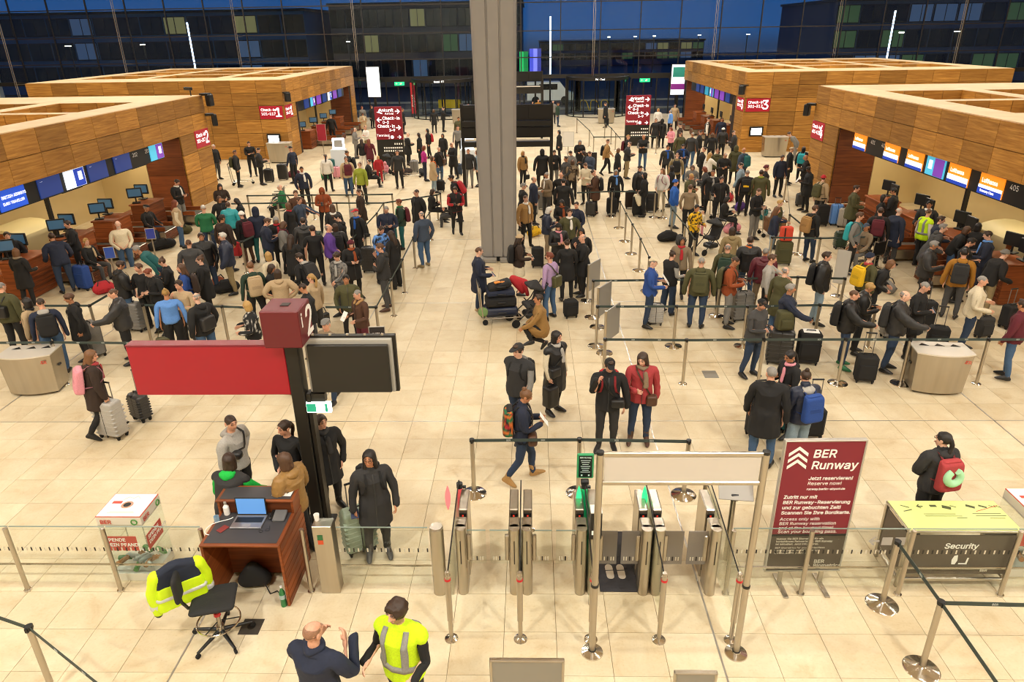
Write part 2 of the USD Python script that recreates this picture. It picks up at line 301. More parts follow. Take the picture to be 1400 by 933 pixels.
# outside at dusk: road, buildings, light columns, screens, a van
tag(MB().box((0, FAC_Y + 80, -.15), (300, 160, .1)).build('ground_outside', mat('asphalt', '#3c3b3a', .8, 0, .15, 2)), kind='structure')
kb = struct('trim'); MB().box((0, 66, -.02), (120, .3, .18)).build('kerb', mat('kerb_stone', '#85807a', .8), kb); MB().box((0, 74, -.02), (120, .3, .18)).build('kerb', MATS['kerb_stone'], kb)
WIN = {'dark': mat('window_dark', '#0c1218', .2), 'warm': mat('window_warm', '#b0a060', .5, emit=.30), 'green': mat('window_green', '#5d7b48', .5, emit=.22), 'cool': mat('window_cool', '#66809a', .5, emit=.20)}
def building(label, x0, x1, y, h, d, wcol, nx, nz, pr, seed, z0=.8):
    b = thing('office_building', label, 'building', ((x0 + x1) / 2, y + d / 2, 0)); rnd = random.Random(seed); w = x1 - x0
    MB().box((0, 0, h / 2), (w, d, h)).build('facade', mat('bld' + str(seed), wcol, .8), b); MB().box((0, 0, h + .15), (w + .4, d + .4, .3)).build('roof', DARKMETAL, b)
    cw, ch = w / nx, (h - z0) / nz
    for i in range(nx):
        for j in range(nz):
            k = rnd.choices(['dark', 'warm', 'green', 'cool'], pr)[0]; cx, cz = -w / 2 + (i + .5) * cw, z0 + (j + .5) * ch
            fr = MB().box((cx, -d / 2 - .02, cz), (cw * .94, .08, ch * .74)).build('window', FRAME, b)
            q = MB()
            for s in (-1, 1): q.box((cx + s * cw * .23, -d / 2 - .07, cz), (cw * .42, .03, ch * .66))
            q.build('pane', WIN[k], fr)
    return b
building('dark office block with scattered lit windows across the road, left', -70, -27, 92, 9.0, 20, '#3d6078', 15, 3, [24, 1, 2, 2], 11)
building('brownish office block with tall windows behind the left entrance', -25, -1, 96, 9.6, 20, '#6e6460', 12, 3, [14, 1, 1, 2], 12)
building('long low dark building under the blue evening sky', 2, 34, 150, 4.2, 20, '#3c4a60', 14, 2, [16, 1, 1, 3], 13)
building('dark office block with bluish windows at the far right', 36, 78, 92, 9.0, 20, '#465668', 15, 3, [10, 1, 2, 5], 14)
for x, n in ((-29.6, 'above the back left island'), (1.75, 'right of the grey column'), (30.7, 'above the back right island')):
    t = thing('light_column', f'tall white glowing light column outside the glass, {n}', 'light column', (x, 66, 0)); MB().bar((0, 0, 0), (0, 0, 2.6), .07, 10).build('pole', FRAME, t); MB().bar((0, 0, 2.6), (0, 0, 7.5), .075, 10).build('light_tube', mat('tube_light', '#e9efff', .5, emit=3.0), t)
WORDN = 'first second third fourth fifth sixth seventh eighth ninth tenth eleventh twelfth'.split()
for k, (x, y) in enumerate(((-52, 85), (-44, 86), (-20, 84), (-6, 84), (9, 88), (12, 88), (14.5, 90), (21, 96), (27, 96), (40, 84), (47, 86), (55, 84))):
    t = thing('street_lamp', f'small street lamp outside the glass front, {WORDN[k]} from the left', 'street lamp', (x, y, 0), group='street lamps outside'); MB().bar((0, 0, 0), (0, 0, 5.6), .06, 8).build('pole', FRAME, t); MB().box((0, -.3, 5.62), (.22, .8, .1)).build('lamp_head', mat('lamp_glow', '#ffe9c0', .5, emit=9.0), t)
for lab, x, z, w, h, cs in (('green advertising screen outside, right of the grey column', -.55, 3.9, .75, 1.8, ['#1fae58', '#0e7a3a']), ('blue and violet advertising screen next to the green one', .45, 4.05, 1.0, 1.95, ['#4a4fc8', '#8a86e8', '#2f338c'])):
    t = thing('advertising_screen', lab, 'screen', (x, 65.5, 0)); MB().box((0, .1, z), (w, .12, h)).build('frame', BLACK, t); MB().bar((0, .1, 0), (0, .1, z), .08, 8).build('stand', FRAME, t)
    for i, c in enumerate(cs): MB().box((-w / 2 + w / len(cs) * (i + .5), .02, z), (w / len(cs), .03, h - .08)).build('image_stripe', mat('scr' + c[1:], c, .5, emit=.9), t)
for lab, x, z, w, h in (('white lit poster panel beside the left doors', -12.25, 2.9, 1.0, 2.2), ('white, green and violet lit poster beside the right doors', 11.45, 2.75, 1.1, 2.2)):
    t = thing('poster_lightbox', lab, 'poster', (x, 58.3, 0)); MB().box((0, 0, z), (w + .1, .14, h + .1)).build('frame', DARKMETAL, t); MB().box((0, -.08, z), (w, .03, h)).build('lit_face', mat('poster_lit', '#dfe9ee', .5, emit=.8), t); MB().box((0, 0, .9), (.2, .1, 1.8)).build('post', DARKMETAL, t)
    if x > 0: MB().box((0, -.10, z + .55), (w * .8, .02, .7)).build('green_picture', mat('pgreen', '#2f8a78', .5, emit=.35), t); MB().box((0, -.10, z - .5), (w, .02, .4)).build('violet_band', mat('pviol', '#8a2f8a', .5, emit=.35), t)
for lx in (-12, -7, -2, 3, 8): rect_lamp('forecourt_lamp', (lx, 66.5, 5.2), .6, .6, 55, (1, .9, .72))
van = thing('van', 'white van parked outside between the two revolving doors', 'car', (1.9, 71, 0))
from shapely.geometry import Polygon
pr = Polygon([(-2.2, .35), (2.2, .35), (2.25, .95), (1.55, 1.15), (.9, 1.95), (-2.2, 2.0)])
m = trimesh.creation.extrude_polygon(pr, 1.8); vv = np.asarray(m.vertices); vv = np.stack([vv[:, 0], vv[:, 2] - .9, vv[:, 1]], 1)
MB().add((vv, np.asarray(m.faces)[:, ::-1])).build('body', mat('van_white', '#d9d7d0', .35), van)
for x in (-1.4, 1.35): MB().bar((x, -.92, .36), (x, .92, .36), .36, 16).build('wheels', RUBBER, van)
MB().box((-.2, -.91, 1.55), (1.7, .03, .5)).build('side_window', WIN['dark'], van); MB().box((2.24, -.6, .85), (.06, .3, .16)).build('headlight', LITW, van)
yb = thing('barrier_board', 'bright yellow barrier board standing outside the left entrance', 'barrier', (-6.9, 63.4, 0)); MB().box((0, 0, .75), (2.0, .06, .7)).build('board', mat('yellow_board', '#f0c400', .5), yb)
for s in (-1, 1): MB().bar((s * .9, 0, 0), (s * .9, 0, .5), .03, 8).build('leg', FRAME, yb)
for i in range(3):
    t = thing('bicycle_stand', f'{WORDN[i]} yellow tubular hoop from the left outside the right revolving door', 'bicycle stand', (4.3 + i * .9, 63.8, 0), group='yellow hoops outside'); MB().path([(0, 0, 0), (0, 0, .7), (.1, 0, .85), (.4, 0, .85), (.55, 0, .7), (.8, 0, 0)], .035, 8).build('hoop', MATS['yellow_board'], t)
rb = thing('banner', 'narrow red lit banner beside the left revolving door', 'banner', (-9.55, FAC_Y - .2, 0)); MB().box((0, 0, 1.5), (.36, .05, 2.4)).build('cloth', mat('red_lit', '#b01824', .5, emit=.25), rb); MB().add(place_text('Airport', .22, (.1, -.03, .8), (0, 0, 1), (-1, 0, 0), True)).build('lettering', WHITE, rb)
# ---------------------------------------------------------------- four check-in islands clad in wood panels
def wood(key, dark, light, sc=(.5, .5, 9), var=.32):
    if key in MATS: return MATS[key]
    d, l = lin(dark), lin(light)
    MATS[key] = usdkit.material(stage, '/World/Looks/' + key, {
        'tc': ('geometry', {}), 'oi': ('object_info', {}), 'sh': ('vector_math', {'math_type': 'multiply_add', 'vector2': (17.0, 23.0, 31.0)}), 'cx': ('combine_xyz', {}), 'mp': ('mapping', {'scale': sc}),
        'nz': ('noise_texture', {'scale': 2.0, 'detail': 6.0, 'roughness': .62, 'distortion': .4}), 'n2': ('noise_texture', {'scale': 14.0, 'detail': 2.0}),
        'rp': ('rgb_ramp', {'ramp': [(.30, d), (.55, tuple((a + b) / 2 for a, b in zip(d, l))), (.72, l)]}),
        'mr': ('map_range', {'from_min': 0, 'from_max': 1, 'to_min': 1 - var, 'to_max': 1 + var * .6}), 'mu': ('vector_math', {'math_type': 'multiply'}), 'bp': ('bump', {'strength': .12, 'distance': .004}), 'p': ('principled_bsdf', {'roughness': .48, 'specular_ior_level': .35})},
        [('oi.random', 'cx.x'), ('oi.random', 'cx.y'), ('oi.random', 'cx.z'), ('cx.vector', 'sh.vector1'), ('tc.position', 'sh.vector3'), ('sh.vector', 'mp.vector'), ('mp.vector', 'nz.vector'), ('mp.vector', 'n2.vector'), ('nz.fac', 'rp.fac'), ('oi.random', 'mr.value'), ('rp.color', 'mu.vector1'), ('mr.result', 'mu.vector2'), ('mu.vector', 'p.base_color'), ('n2.fac', 'bp.height'), ('bp.normal', 'p.normal')], surface='p.BSDF')
    return MATS[key]
WPAN, WROOF, WDARK, WDESK = wood('panel_wood', '#8f5c20', '#cc9647'), wood('roof_wood', '#d9b886', '#e9cfa2', var=.08), wood('dark_wood', '#5d2c16', '#884a26'), wood('desk_wood', '#6d3414', '#a2582a')
CREAMW = mat('cream_wall', '#c9b384', .7, 0, .04, 1); GROOVE = mat('groove_dark', '#2a1a0c', .9); BELTM = mat('grey_belt', '#5d5a52', .7); CREAMB = mat('cream_machine', '#cdbd8e', .5)
SCR = {k: mat('screen_' + k, c, .4, emit=e) for k, c, e in (('blue', '#1f4fc4', .75), ('navy', '#1d3576', .6), ('white', '#e6eef6', .8), ('orange', '#f08a1c', .85), ('cyan', '#4fb6d8', .7), ('purple', '#7a3fae', .6), ('teal', '#2f8fae', .7), ('deep', '#1c3fae', .7), ('on', '#4a86b8', .7))}
LITTXT = mat('lit_text', '#ffffff', .5, emit=1.0); SIGNRED = mat('sign_red_lit', '#a01428', .4, emit=.35)
def island(no, sgn, x0, y0, y1, op0, op1, label, front, screens, num):
    isl = thing('check_in_island', label, 'check-in island', (x0, 0, 0)); W = 14.0; H = 4.18
    X = lambda u: sgn * u
    P = lambda name, u0, u1, a, b, z0, z1, m, parent=isl, bev=0, lab=None: MB().box((X((u0 + u1) / 2), (a + b) / 2, (z0 + z1) / 2), (abs(u1 - u0), b - a, z1 - z0), bev=bev).build(name, m, parent, lab, smooth=False)
    zs = [0, .71, 1.42, 2.13, 2.85, 3.52, 4.12]
    # roof: rim and beams of pale wood around sunken coffers
    us = [(1.2, 4.0), (4.7, 8.7), (9.4, 12.8)]; ln = y1 - y0; far = y1 - 3.1 if no in (2, 4) else y1 - 2.2
    ys = [(far - 3.5, far), (far - 7.5, far - 4.0), (far - 11.5, far - 8.0)]
    ue = [0] + [e for q in us for e in q] + [W]; ye = [y0] + [e for q in sorted(ys) for e in q] + [y1]
    for i in range(0, len(ue), 2): P('roof_beam', max(ue[i], .06), min(ue[i + 1], W - .06), y0 + .06, y1 - .06, 3.56, H, WROOF)
    for j in range(0, len(ye), 2):
        for (a, b) in us: P('roof_beam', a, b, max(ye[j], y0 + .06), min(ye[j + 1], y1 - .06), 3.562, H - .002, WROOF)
    for (a, b) in us:
        for (c, d) in ys:
            P('coffer_ceiling', a, b, c, d, 3.44, 3.50, CREAMW)
            n = 4
            for k in range(n):
                P('coffer_panel', a + (b - a) * k / n + .01, a + (b - a) * (k + 1) / n - .01, d - .03, d, 3.62, H - .01, WPAN); P('coffer_panel', a if sgn > 0 else a, a + .03, c + (d - c) * k / n + .01, c + (d - c) * (k + 1) / n - .01, 3.62, H - .01, WPAN); P('coffer_panel', b - .03, b, c + (d - c) * k / n + .01, c + (d - c) * (k + 1) / n - .01, 3.62, H - .01, WPAN)
    # backing walls
    P('backing', .05, .35, y0 + .05, y1 - .05, 2.86, 3.56, GROOVE); P('backing', .05, .4, op1 + .03, y1 - .05, 0, 3.5, GROOVE); P('backing', .05, .4, y0 + .05, op0 - .03, 0, 3.5, GROOVE)
    P('backing', .05, W - .05, y0 + .05, y0 + .3, 0, 3.56, GROOVE); P('backing', .05, W - .05, y1 - .3, y1 - .05, 0, 3.56, GROOVE); P('backing', W - .3, W - .05, y0 + .05, y1 - .05, 0, 3.56, GROOVE)
    # cladding panels on the aisle face
    g = .008; cols = [y1]
    while cols[-1] - 1.33 > y0: cols.append(cols[-1] - (1.30 if cols[-1] > op1 + .1 else 1.34))
    cols.append(y0)
    for a, b in zip(cols[1:], cols[:-1]):
        for z0, z1 in zip(zs[:-1], zs[1:]):
            if z0 >= 2.85 or a >= op1 - .05 or b <= op0 + .05: P('panel', 0, .05, a + g, b - g, z0 + g, z1 - g + (.05 if z1 > 4 else 0), WPAN)
    if front:   # the end face towards the aisle's near side
        n = 10; w = W / n
        for k in range(n):
            for z0, z1 in zip(zs[:-1], zs[1:]): P('panel', k * w + g, (k + 1) * w - g, y0, y0 + .05, z0 + g, z1 - g + (.05 if z1 > 4 else 0), WPAN)
    for y, s in ((op1, 1), (op0, -1)):
        for k in range(4): P('reveal_plank', .05, 1.5, min(y, y + s * .05) - (0 if s > 0 else 0), max(y, y + s * .05), .7 * k + g / 2, .7 * k + .7 - g / 2, WDARK)
    # inside: cream wall, soffit, fascia with screens
    P('inner_wall', 3.4, 3.5, op0, op1, 0, 3.0, CREAMW); P('soffit', .35, 3.4, op0, op1, 2.86, 2.92, CREAMW)
    for s in (op0, op1): P('inner_wall', 1.5, 3.4, s - .05, s + .05, 0, 2.9, CREAMW)
    P('fascia', .16, .26, op0, op1 - 1.15, 2.26, 2.85, BLACK)
    for k in range(3): P('ceiling_drop', .5, 1.3, op0 + 2 + k * 4, op0 + 3.0 + k * 4, 2.14, 2.28, BLACK)
    for yy in (op0 + 1.2, op0 + 5.3): P('inner_post', .55, .65, yy, yy + .1, 0, 2.86, DARKMETAL)
    xd = (0, sgn, 0); fx = X(.155)   # reading direction along the aisle face
    for (a, b, kind, lines) in screens:
        sc = P('screen', .13, .16, a, b, 2.30, 2.82, SCR[kind]); u = .126; org = (a if sgn > 0 else b)
        # text reads left to right as seen from the aisle
        rd = np.array([0, 1. if sgn < 0 else -1., 0]); st = a if sgn < 0 else b
        if kind == 'orange' and b < 19: MB().box((X(u - .008), (a + b) / 2, 2.375), (.008, b - a, .15)).build('blue_footer', SCR['deep'], sc); MB().add(place_text('Economy Class', .06, (X(u - .014), st + rd[1] * (b - a) * .12, 2.36), rd, (0, 0, 1), True)).build('footer_lettering', LITTXT, sc)
        if kind == 'orange':
            MB().box((X(u), (a + b) / 2, 2.42), (.008, b - a, .22)).build('white_band', SCR['white'], sc); MB().box((X(u - .004), (a + b) / 2, 2.345), (.008, b - a, .09)).build('blue_band', SCR['deep'], sc)
        if kind in ('white', 'cyan'): MB().box((X(u), a + (b - a) * (.72 if sgn < 0 else .3), 2.56), (.008, (b - a) * .5, .5)).build('picture', SCR['deep' if kind == 'white' else 'purple'], sc); MB().box((X(u - .005), a + (b - a) * .75, 2.60), (.008, (b - a) * .2, .25)).build('picture_detail', SCR['white'], sc)
        for q, (s, hh, z) in enumerate(lines):
            MB().add(place_text(s, hh, (X(u - .006), st + rd[1] * (b - a) * .1, z), rd, (0, 0, 1), True)).build('lettering', LITTXT, sc)
    for s, y in num:
        MB().add(place_text(s, .13, (X(.152), y, 2.62), (0, 1. if sgn < 0 else -1., 0), (0, 0, 1), False)).build('counter_number', WHITE, isl)
    return isl
def red_sign(no, loc, rz, txt, label):
    t = thing('check_in_sign', label, 'sign', loc, rz); MB().box((0, .03, 0), (1.28, .06, .68), bev=.01).build('panel', SIGNRED, t)
    MB().add(place_text('Check-in', .135, (-.56, -.002, .08), (1, 0, 0), (0, 0, 1), True)).add(place_text(txt, .135, (-.56, -.002, -.13), (1, 0, 0), (0, 0, 1), True)).build('lettering', LITTXT, t)
    MB().add(place_text(str(no), .46, (.56, -.002, -.22), (1, 0, 0), (0, 0, 1), True, 'r')).build('number', LITTXT, t); return t
blu = [('BER', .07, 2.70)]
island(2, -1, -13.4, 13.2, 30.05, 14.6, 27.4, 'wood-clad check-in island at front left with blue screens', False,
       [(17.5, 18.55, 'blue', [('BRITISH AIRWAYS', .075, 2.60), ('EURO TRAVELLER', .07, 2.44)]), (19.1, 20.1, 'navy', [('· · ·', .05, 2.72)]), (20.3, 21.28, 'white', []), (21.48, 22.5, 'navy', [('· · ·', .05, 2.72)]), (22.95, 23.95, 'navy', [('· · ·', .05, 2.72)]), (25.3, 26.25, 'cyan', [])], [('202', 24.15), ('201', 25.0), ('215', 17.0)])
island(4, 1, 11.6, 13.2, 30.35, 14.6, 27.67, 'wood-clad check-in island at front right with orange screens', False,
       [(25.6, 26.6, 'orange', [('Lufthansa', .10, 2.60)]), (23.2, 24.2, 'orange', [('Lufthansa', .10, 2.60)]), (21.7, 22.7, 'orange', [('Lufthansa', .10, 2.60)]), (20.5, 21.5, 'cyan', []), (19.3, 20.3, 'orange', [('Lufthansa', .105, 2.60)]), (17.8, 18.8, 'orange', [('Lufthansa', .105, 2.60)])], [('401', 25.3), ('402', 24.5), ('405', 17.6)])
island(1, -1, -13.4, 39.9, 56.6, 42.4, 54.9, 'wood-clad check-in island at back left', True, [(44 + k * 1.35, 44.95 + k * 1.35, ('navy', 'cyan', 'purple', 'navy', 'white', 'purple', 'navy')[k], []) for k in range(7)], [])
island(3, 1, 11.6, 40.4, 56.8, 42.9, 55.9, 'wood-clad check-in island at back right', True, [(44 + k * 1.35, 44.95 + k * 1.35, ('navy', 'purple', 'purple', 'cyan', 'teal', 'navy', 'navy')[k], []) for k in range(7)], [])
red_sign(2, (-13.38, 29.33, 2.56), PI / 2, '201–217', 'red check-in sign with number 2 on the end of the front left island')
red_sign(4, (11.58, 29.7, 2.5), -PI / 2, '401–417', 'red check-in sign with number 4 on the end of the front right island')
red_sign(1, (-14.15, 39.88, 2.5), 0, '101–117', 'red check-in sign with number 1 on the front of the back left island')
red_sign(1, (-13.38, 40.6, 2.5), PI / 2, '101–117', 'red check-in sign with number 1 on the aisle side of the back left island')
red_sign(3, (12.35, 40.38, 2.5), 0, '301–317', 'red check-in sign with number 3 on the front of the back right island')
red_sign(3, (11.58, 41.1, 2.5), -PI / 2, '301–317', 'red check-in sign with number 3 on the aisle side of the back right island')
for lab, loc in (('black info screen on the front wall of the back left island', (-14.2, 39.85, 1.12)), ('black info screen on the front wall of the back right island', (12.4, 40.35, 1.12))):
    t = thing('info_screen', lab, 'screen', loc); MB().box((0, 0, 0), (.74, .08, .52), bev=.01).build('housing', BLACK, t); MB().box((0, -.045, 0), (.58, .01, .38)).build('display', LITW, t)
def speaker(lab, loc, rz):
    t = thing('loudspeaker', lab, 'loudspeaker', loc, rz); MB().box((0, -.30, -.12), (.30, .22, .46), bev=.03).build('cabinet', BLACK, t); MB().bar((0, .02, .08), (0, -.24, .08), .03, 8).build('bracket', DARKMETAL, t); MB().box((0, -.14, .12), (.34, .34, .06), bev=.01).build('top_plate', DARKMETAL, t)
speaker('black loudspeaker on the aisle corner of the back left island', (-13.38, 40.1, 3.4), .9); speaker('black loudspeaker on the aisle corner of the back right island', (11.6, 40.5, 3.4), -.9)
speaker('upper black loudspeaker at the far corner of the front left island', (-13.38, 30.0, 4.1), 1.4); speaker('lower black loudspeaker at the far corner of the front left island', (-13.38, 30.0, 3.3), 2.0); speaker('black loudspeaker at the far corner of the front right island', (11.58, 30.3, 3.35), -2.2)
cm = thing('security_camera', 'small black camera on the roof of the front left island', 'camera', (-13.7, 29.7, 4.18)); MB().bar((0, 0, 0), (0, 0, .22), .025, 8).build('stem', BLACK, cm); MB().box((-.05, -.05, .27), (.42, .12, .12), -.5, .02).build('body', BLACK, cm)
# counters, belts and monitors: one of each, then copies
ct = thing('check_in_counter', 'wooden check-in counter, nearest of the front left island', 'counter', (-13.55, 17.8, 0), 0); 
MB().box((0, 0, .52), (.62, 1.1, 1.0), bev=.015).build('body', WDESK, ct); MB().box((-.55, 0, .36), (.5, 1.1, .72), bev=.01).build('desk', WDESK, ct); MB().box((.0, 0, 1.04), (.70, 1.16, .05), bev=.01).build('top', WDESK, ct)
for k in range(5): MB().box((.325, 0, .16 + k * .12), (.03, 1.0, .05)).build('slat', WDARK, ct)
bt = thing('baggage_belt', 'grey baggage belt, nearest of the front left island', 'baggage belt', (-13.2, 18.9, 0), 0)
MB().box((0, 0, .24), (1.9, .86, .26), bev=.02).build('frame', STEEL, bt); MB().box((0, 0, .385), (1.86, .64, .03)).build('belt', BELTM, bt)
for k in range(7): MB().box((.955, 0, .07 + k * .045), (.025, .84, .028)).build('slat', WDARK, bt)
for s in (-1, 1): MB().box((0, s * .40, .46), (1.9, .05, .14), bev=.01).build('side_rail', WDESK, bt)
mo = thing('monitor', 'black monitor on the nearest counter of the front left island', 'monitor', (-13.75, 17.5, 1.06), 2.0)
MB().box((0, 0, .03), (.22, .26, .03), bev=.008).build('foot', BLACK, mo); MB().bar((0, 0, .03), (0, 0, .22), .025, 8).build('neck', BLACK, mo); MB().box((.02, 0, .36), (.06, .48, .34), bev=.015).build('casing', BLACK, mo); MB().box((-.012, 0, .37), (.01, .40, .25)).build('display', mat('monitor_on', '#3c5f7a', .3, emit=.35), mo)
INM = {1: 'back left', 2: 'front left', 3: 'back right', 4: 'front right'}
ordn = ['nearest', 'second nearest', 'third', 'fourth', 'fifth', 'sixth']
def fit_out(no, x, sgn, ys, first):
    for k, y in enumerate(ys):
        rz = 0 if sgn < 0 else PI
        if not (first and k == 0):
            copy_of(ct, (x - .15 * -sgn, y, 0), rz, f'wooden check-in counter, {ordn[k]} of the {INM[no]} island', f'counters of the {INM[no]} island'); copy_of(mo, (x + .35 * sgn, y - .3, 1.06), (2.0 if sgn < 0 else PI), f'black monitor on the {ordn[k]} counter of the {INM[no]} island', f'monitors of the {INM[no]} island')
            copy_of(bt, (x + .2 * -sgn, y + 1.1, 0), rz, f'grey baggage belt, {ordn[k]} of the {INM[no]} island', f'belts of the {INM[no]} island')
        if no in (2, 4): copy_of(mo, (x + .45 * sgn, y + .35, 1.06), (1.6 if sgn < 0 else PI + .4), f'turned black monitor on the {ordn[k]} counter of the {INM[no]} island', f'turned monitors of the {INM[no]} island')
fit_out(2, -13.4, -1, [17.8, 20.0, 22.1, 24.4], True); fit_out(4, 11.6, 1, [17.0, 19.3, 21.5, 23.7], False); fit_out(1, -13.4, -1, [44, 46.4, 48.8, 51.2], False); fit_out(3, 11.6, 1, [44.2, 46.6, 49, 51.4], False)
for k, (x, y, lab) in enumerate(((-15.6, 17.2, 'cream conveyor hood inside the front left island, left'), (-15.7, 20.6, 'cream conveyor hood inside the front left island, right'), (13.4, 17.4, 'cream conveyor hood inside the front right island, right'), (13.5, 19.3, 'cream conveyor hood inside the front right island, left'))):
    t = thing('conveyor_hood', lab, 'conveyor', (x, y, 0)); q = MB(); an = np.linspace(0, PI, 9); pts = [(.8 * math.cos(a), .9 + .35 * math.sin(a)) for a in an]
    m = trimesh.creation.extrude_polygon(Polygon([(.8, .35)] + pts + [(-.8, .35)]), 1.6); vv = np.asarray(m.vertices); MB().add((np.stack([vv[:, 0], vv[:, 2] - .8, vv[:, 1]], 1), np.asarray(m.faces)[:, ::-1])).build('hood', CREAMB, t); MB().box((0, 0, .17), (1.7, 1.8, .34), bev=.02).build('base', BELTM, t); MB().box((0, -.86, .75), (1.7, .06, .8)).build('end_panel', WDESK, t)
for x, y0_, y1_, s in ((-15.0, 15, 27, -1), (13.2, 15, 27, 1), (-15.0, 43, 54, -1), (13.2, 43.5, 55, 1)):
    for y in np.arange(y0_ + 1, y1_, 2.6): rect_lamp('island_lamp', (x, y, 2.84), .5, .5, 40, (1, .86, .58))
# ---------------------------------------------------------------- people: one rest-pose figure and its clothes, skinned to bones and posed
SH, EL, WR = np.array([.185, .01, 1.405]), np.array([.305, .012, 1.148]), np.array([.410, -.004, .918])
AD = (WR - SH) / np.linalg.norm(WR - SH)
HIP, KN, AN = np.array([.092, .0, .93]), np.array([.100, -.008, .50]), np.array([.104, .02, .085])
mir = np.array([-1., 1, 1])
BONES = {'pelvis': (None, [0, 0, .98], [0, 0, 1.03], .13), 'spine': ('pelvis', [0, .01, 1.05], [0, .01, 1.20], .13), 'chest': ('spine', [0, .01, 1.22], [0, .01, 1.40], .14),
         'neck': ('chest', [0, .015, 1.44], [0, .0, 1.53], .055), 'head': ('neck', [0, -.005, 1.56], [0, -.01, 1.68], .09)}
for sd, s in (('L', np.ones(3)), ('R', mir)):
    HT = WR + AD * .10; FT = WR + AD * .19
    BONES.update({'ua' + sd: ('chest', SH * s, EL * s, .05), 'fa' + sd: ('ua' + sd, EL * s, WR * s, .04), 'ha' + sd: ('fa' + sd, WR * s, HT * s, .04), 'fi' + sd: ('ha' + sd, HT * s, FT * s, .03),
                  'th' + sd: ('pelvis', HIP * s, KN * s, .075), 'sn' + sd: ('th' + sd, KN * s, AN * s, .055), 'ft' + sd: ('sn' + sd, AN * s, np.array([.11, -.12, .03]) * s, .045)})
BN = list(BONES)
def weights(v, legdamp=1.0, only=None):
    W = np.zeros((len(v), len(BN)))
    for i, b in enumerate(BN):
        if only and b not in only: continue
        _, a, c, r = BONES[b]; a, c = np.asarray(a), np.asarray(c)
        t = np.clip(((v - a) @ (c - a)) / ((c - a) @ (c - a)), 0, 1)
        d = np.linalg.norm(v - (a + t[:, None] * (c - a)), axis=1) / r
        w = 1.0 / (d + .12) ** 5
        if b[-1] in 'LR' and b[:2] in ('ua', 'fa', 'ha', 'fi', 'th', 'sn', 'ft'):
            x = v[:, 0] * (1 if b[-1] == 'L' else -1); k = np.clip((x + .05) / .10, 0, 1); w = w * (k * k * (3 - 2 * k))
            if b[:2] in ('ua', 'fa', 'ha', 'fi'): w = w * np.clip((x - .08) / .09, 0, 1)
            if b[:2] in ('th', 'sn'): w = w * legdamp
        W[:, i] = w
    return W / np.maximum(W.sum(1, keepdims=True), 1e-12)
def rmin(a, b):
    a, b = np.asarray(a, float) / np.linalg.norm(a), np.asarray(b, float) / np.linalg.norm(b)
    v = np.cross(a, b); c = a @ b
    if c < -.9999: return -np.eye(3)
    k = np.array([[0, -v[2], v[1]], [v[2], 0, -v[0]], [-v[1], v[0], 0]]); return np.eye(3) + k + k @ k / (1 + c)
def rx(a): c, s = math.cos(a), math.sin(a); return np.array([[1, 0, 0], [0, c, -s], [0, s, c]])
def rz(a): c, s = math.cos(a), math.sin(a); return np.array([[c, -s, 0], [s, c, 0], [0, 0, 1]])
def ry(a): c, s = math.cos(a), math.sin(a); return np.array([[c, 0, s], [0, 1, 0], [-s, 0, c]])
# ---- shapes in the rest pose
class Kit:
    def __init__(k, seg, L): k.seg, k.L = seg, L
    def S(k, p, r, seg=None):
        r = np.broadcast_to(np.asarray(r, float), 3); return m3.Manifold.sphere(1.0, seg or k.seg).scale(tuple(r)).translate(tuple(np.asarray(p, float)))
    def H(k, *a): return m3.Manifold.batch_hull(list(a))
    def U(k, parts): return m3.Manifold.batch_boolean(parts, m3.OpType.Add)
    def chain(k, sec):   # (z, rx, ry, y) sections of a torso
        e = [k.S((0, y, z), (a, b, .03)) for z, a, b, y in sec]; return [k.H(e[i], e[i + 1]) for i in range(len(e) - 1)]
    def limb(k, pts, rad): s = [k.S(p, r) for p, r in zip(pts, rad)]; return [k.H(s[i], s[i + 1]) for i in range(len(s) - 1)]
    def done(k, parts, L=None, it=8, trim=(), disp=None):
        m = k.U(parts)
        for n, o in trim: m = m.trim_by_plane(tuple(n), o)
        m = m.refine_to_length(L or k.L); q = m.to_mesh()
        t = trimesh.Trimesh(np.asarray(q.vert_properties[:, :3], float), np.asarray(q.tri_verts), process=False)
        if it: trimesh.smoothing.filter_taubin(t, .5, .53, it)
        v = np.asarray(t.vertices, float)
        if disp is not None: v = v + np.asarray(t.vertex_normals) * disp(v)[:, None]
        return v, np.asarray(t.faces)
def hand(k, s):
    d = AD; n = np.array([-d[2] * -1, 0, 0]); n = np.cross(d, [0, 1., 0]); n = n / np.linalg.norm(n); n = n if n[0] < 0 else -n   # palm faces the body
    y = np.array([0, 1., 0]); sg = max(6, k.seg // 2); P = lambda a, b, c: (WR + d * a + y * b + n * c) * s
    out = [k.H(k.S(P(.0, 0, 0), (.026, .024, .024), sg), k.S(P(.03, -.022, 0), .017, sg), k.S(P(.03, .022, 0), .016, sg)),
           k.H(k.S(P(.03, -.022, 0), .016, sg), k.S(P(.03, .022, 0), .016, sg), k.S(P(.088, -.030, .004), .0125, sg), k.S(P(.082, .030, .004), .011, sg))]
    for b, l, r in ((-.031, .068, .0095), (-.0105, .078, .0098), (.0105, .072, .0094), (.030, .056, .0082)):
        a0 = .085; p0, p1, p2 = P(a0, b, .004), P(a0 + l * .5, b * 1.12, .014), P(a0 + l * .9, b * 1.14, .036)
        out += [k.H(k.S(p0, r, sg), k.S(p1, r * .92, sg)), k.H(k.S(p1, r * .92, sg), k.S(p2, r * .78, sg))]
    t0, t1, t2 = P(.025, -.026, .006), P(.058, -.052, .018), P(.088, -.058, .026)
    return out + [k.H(k.S(t0, .014, sg), k.S(t1, .0105, sg)), k.H(k.S(t1, .0105, sg), k.S(t2, .0085, sg))]
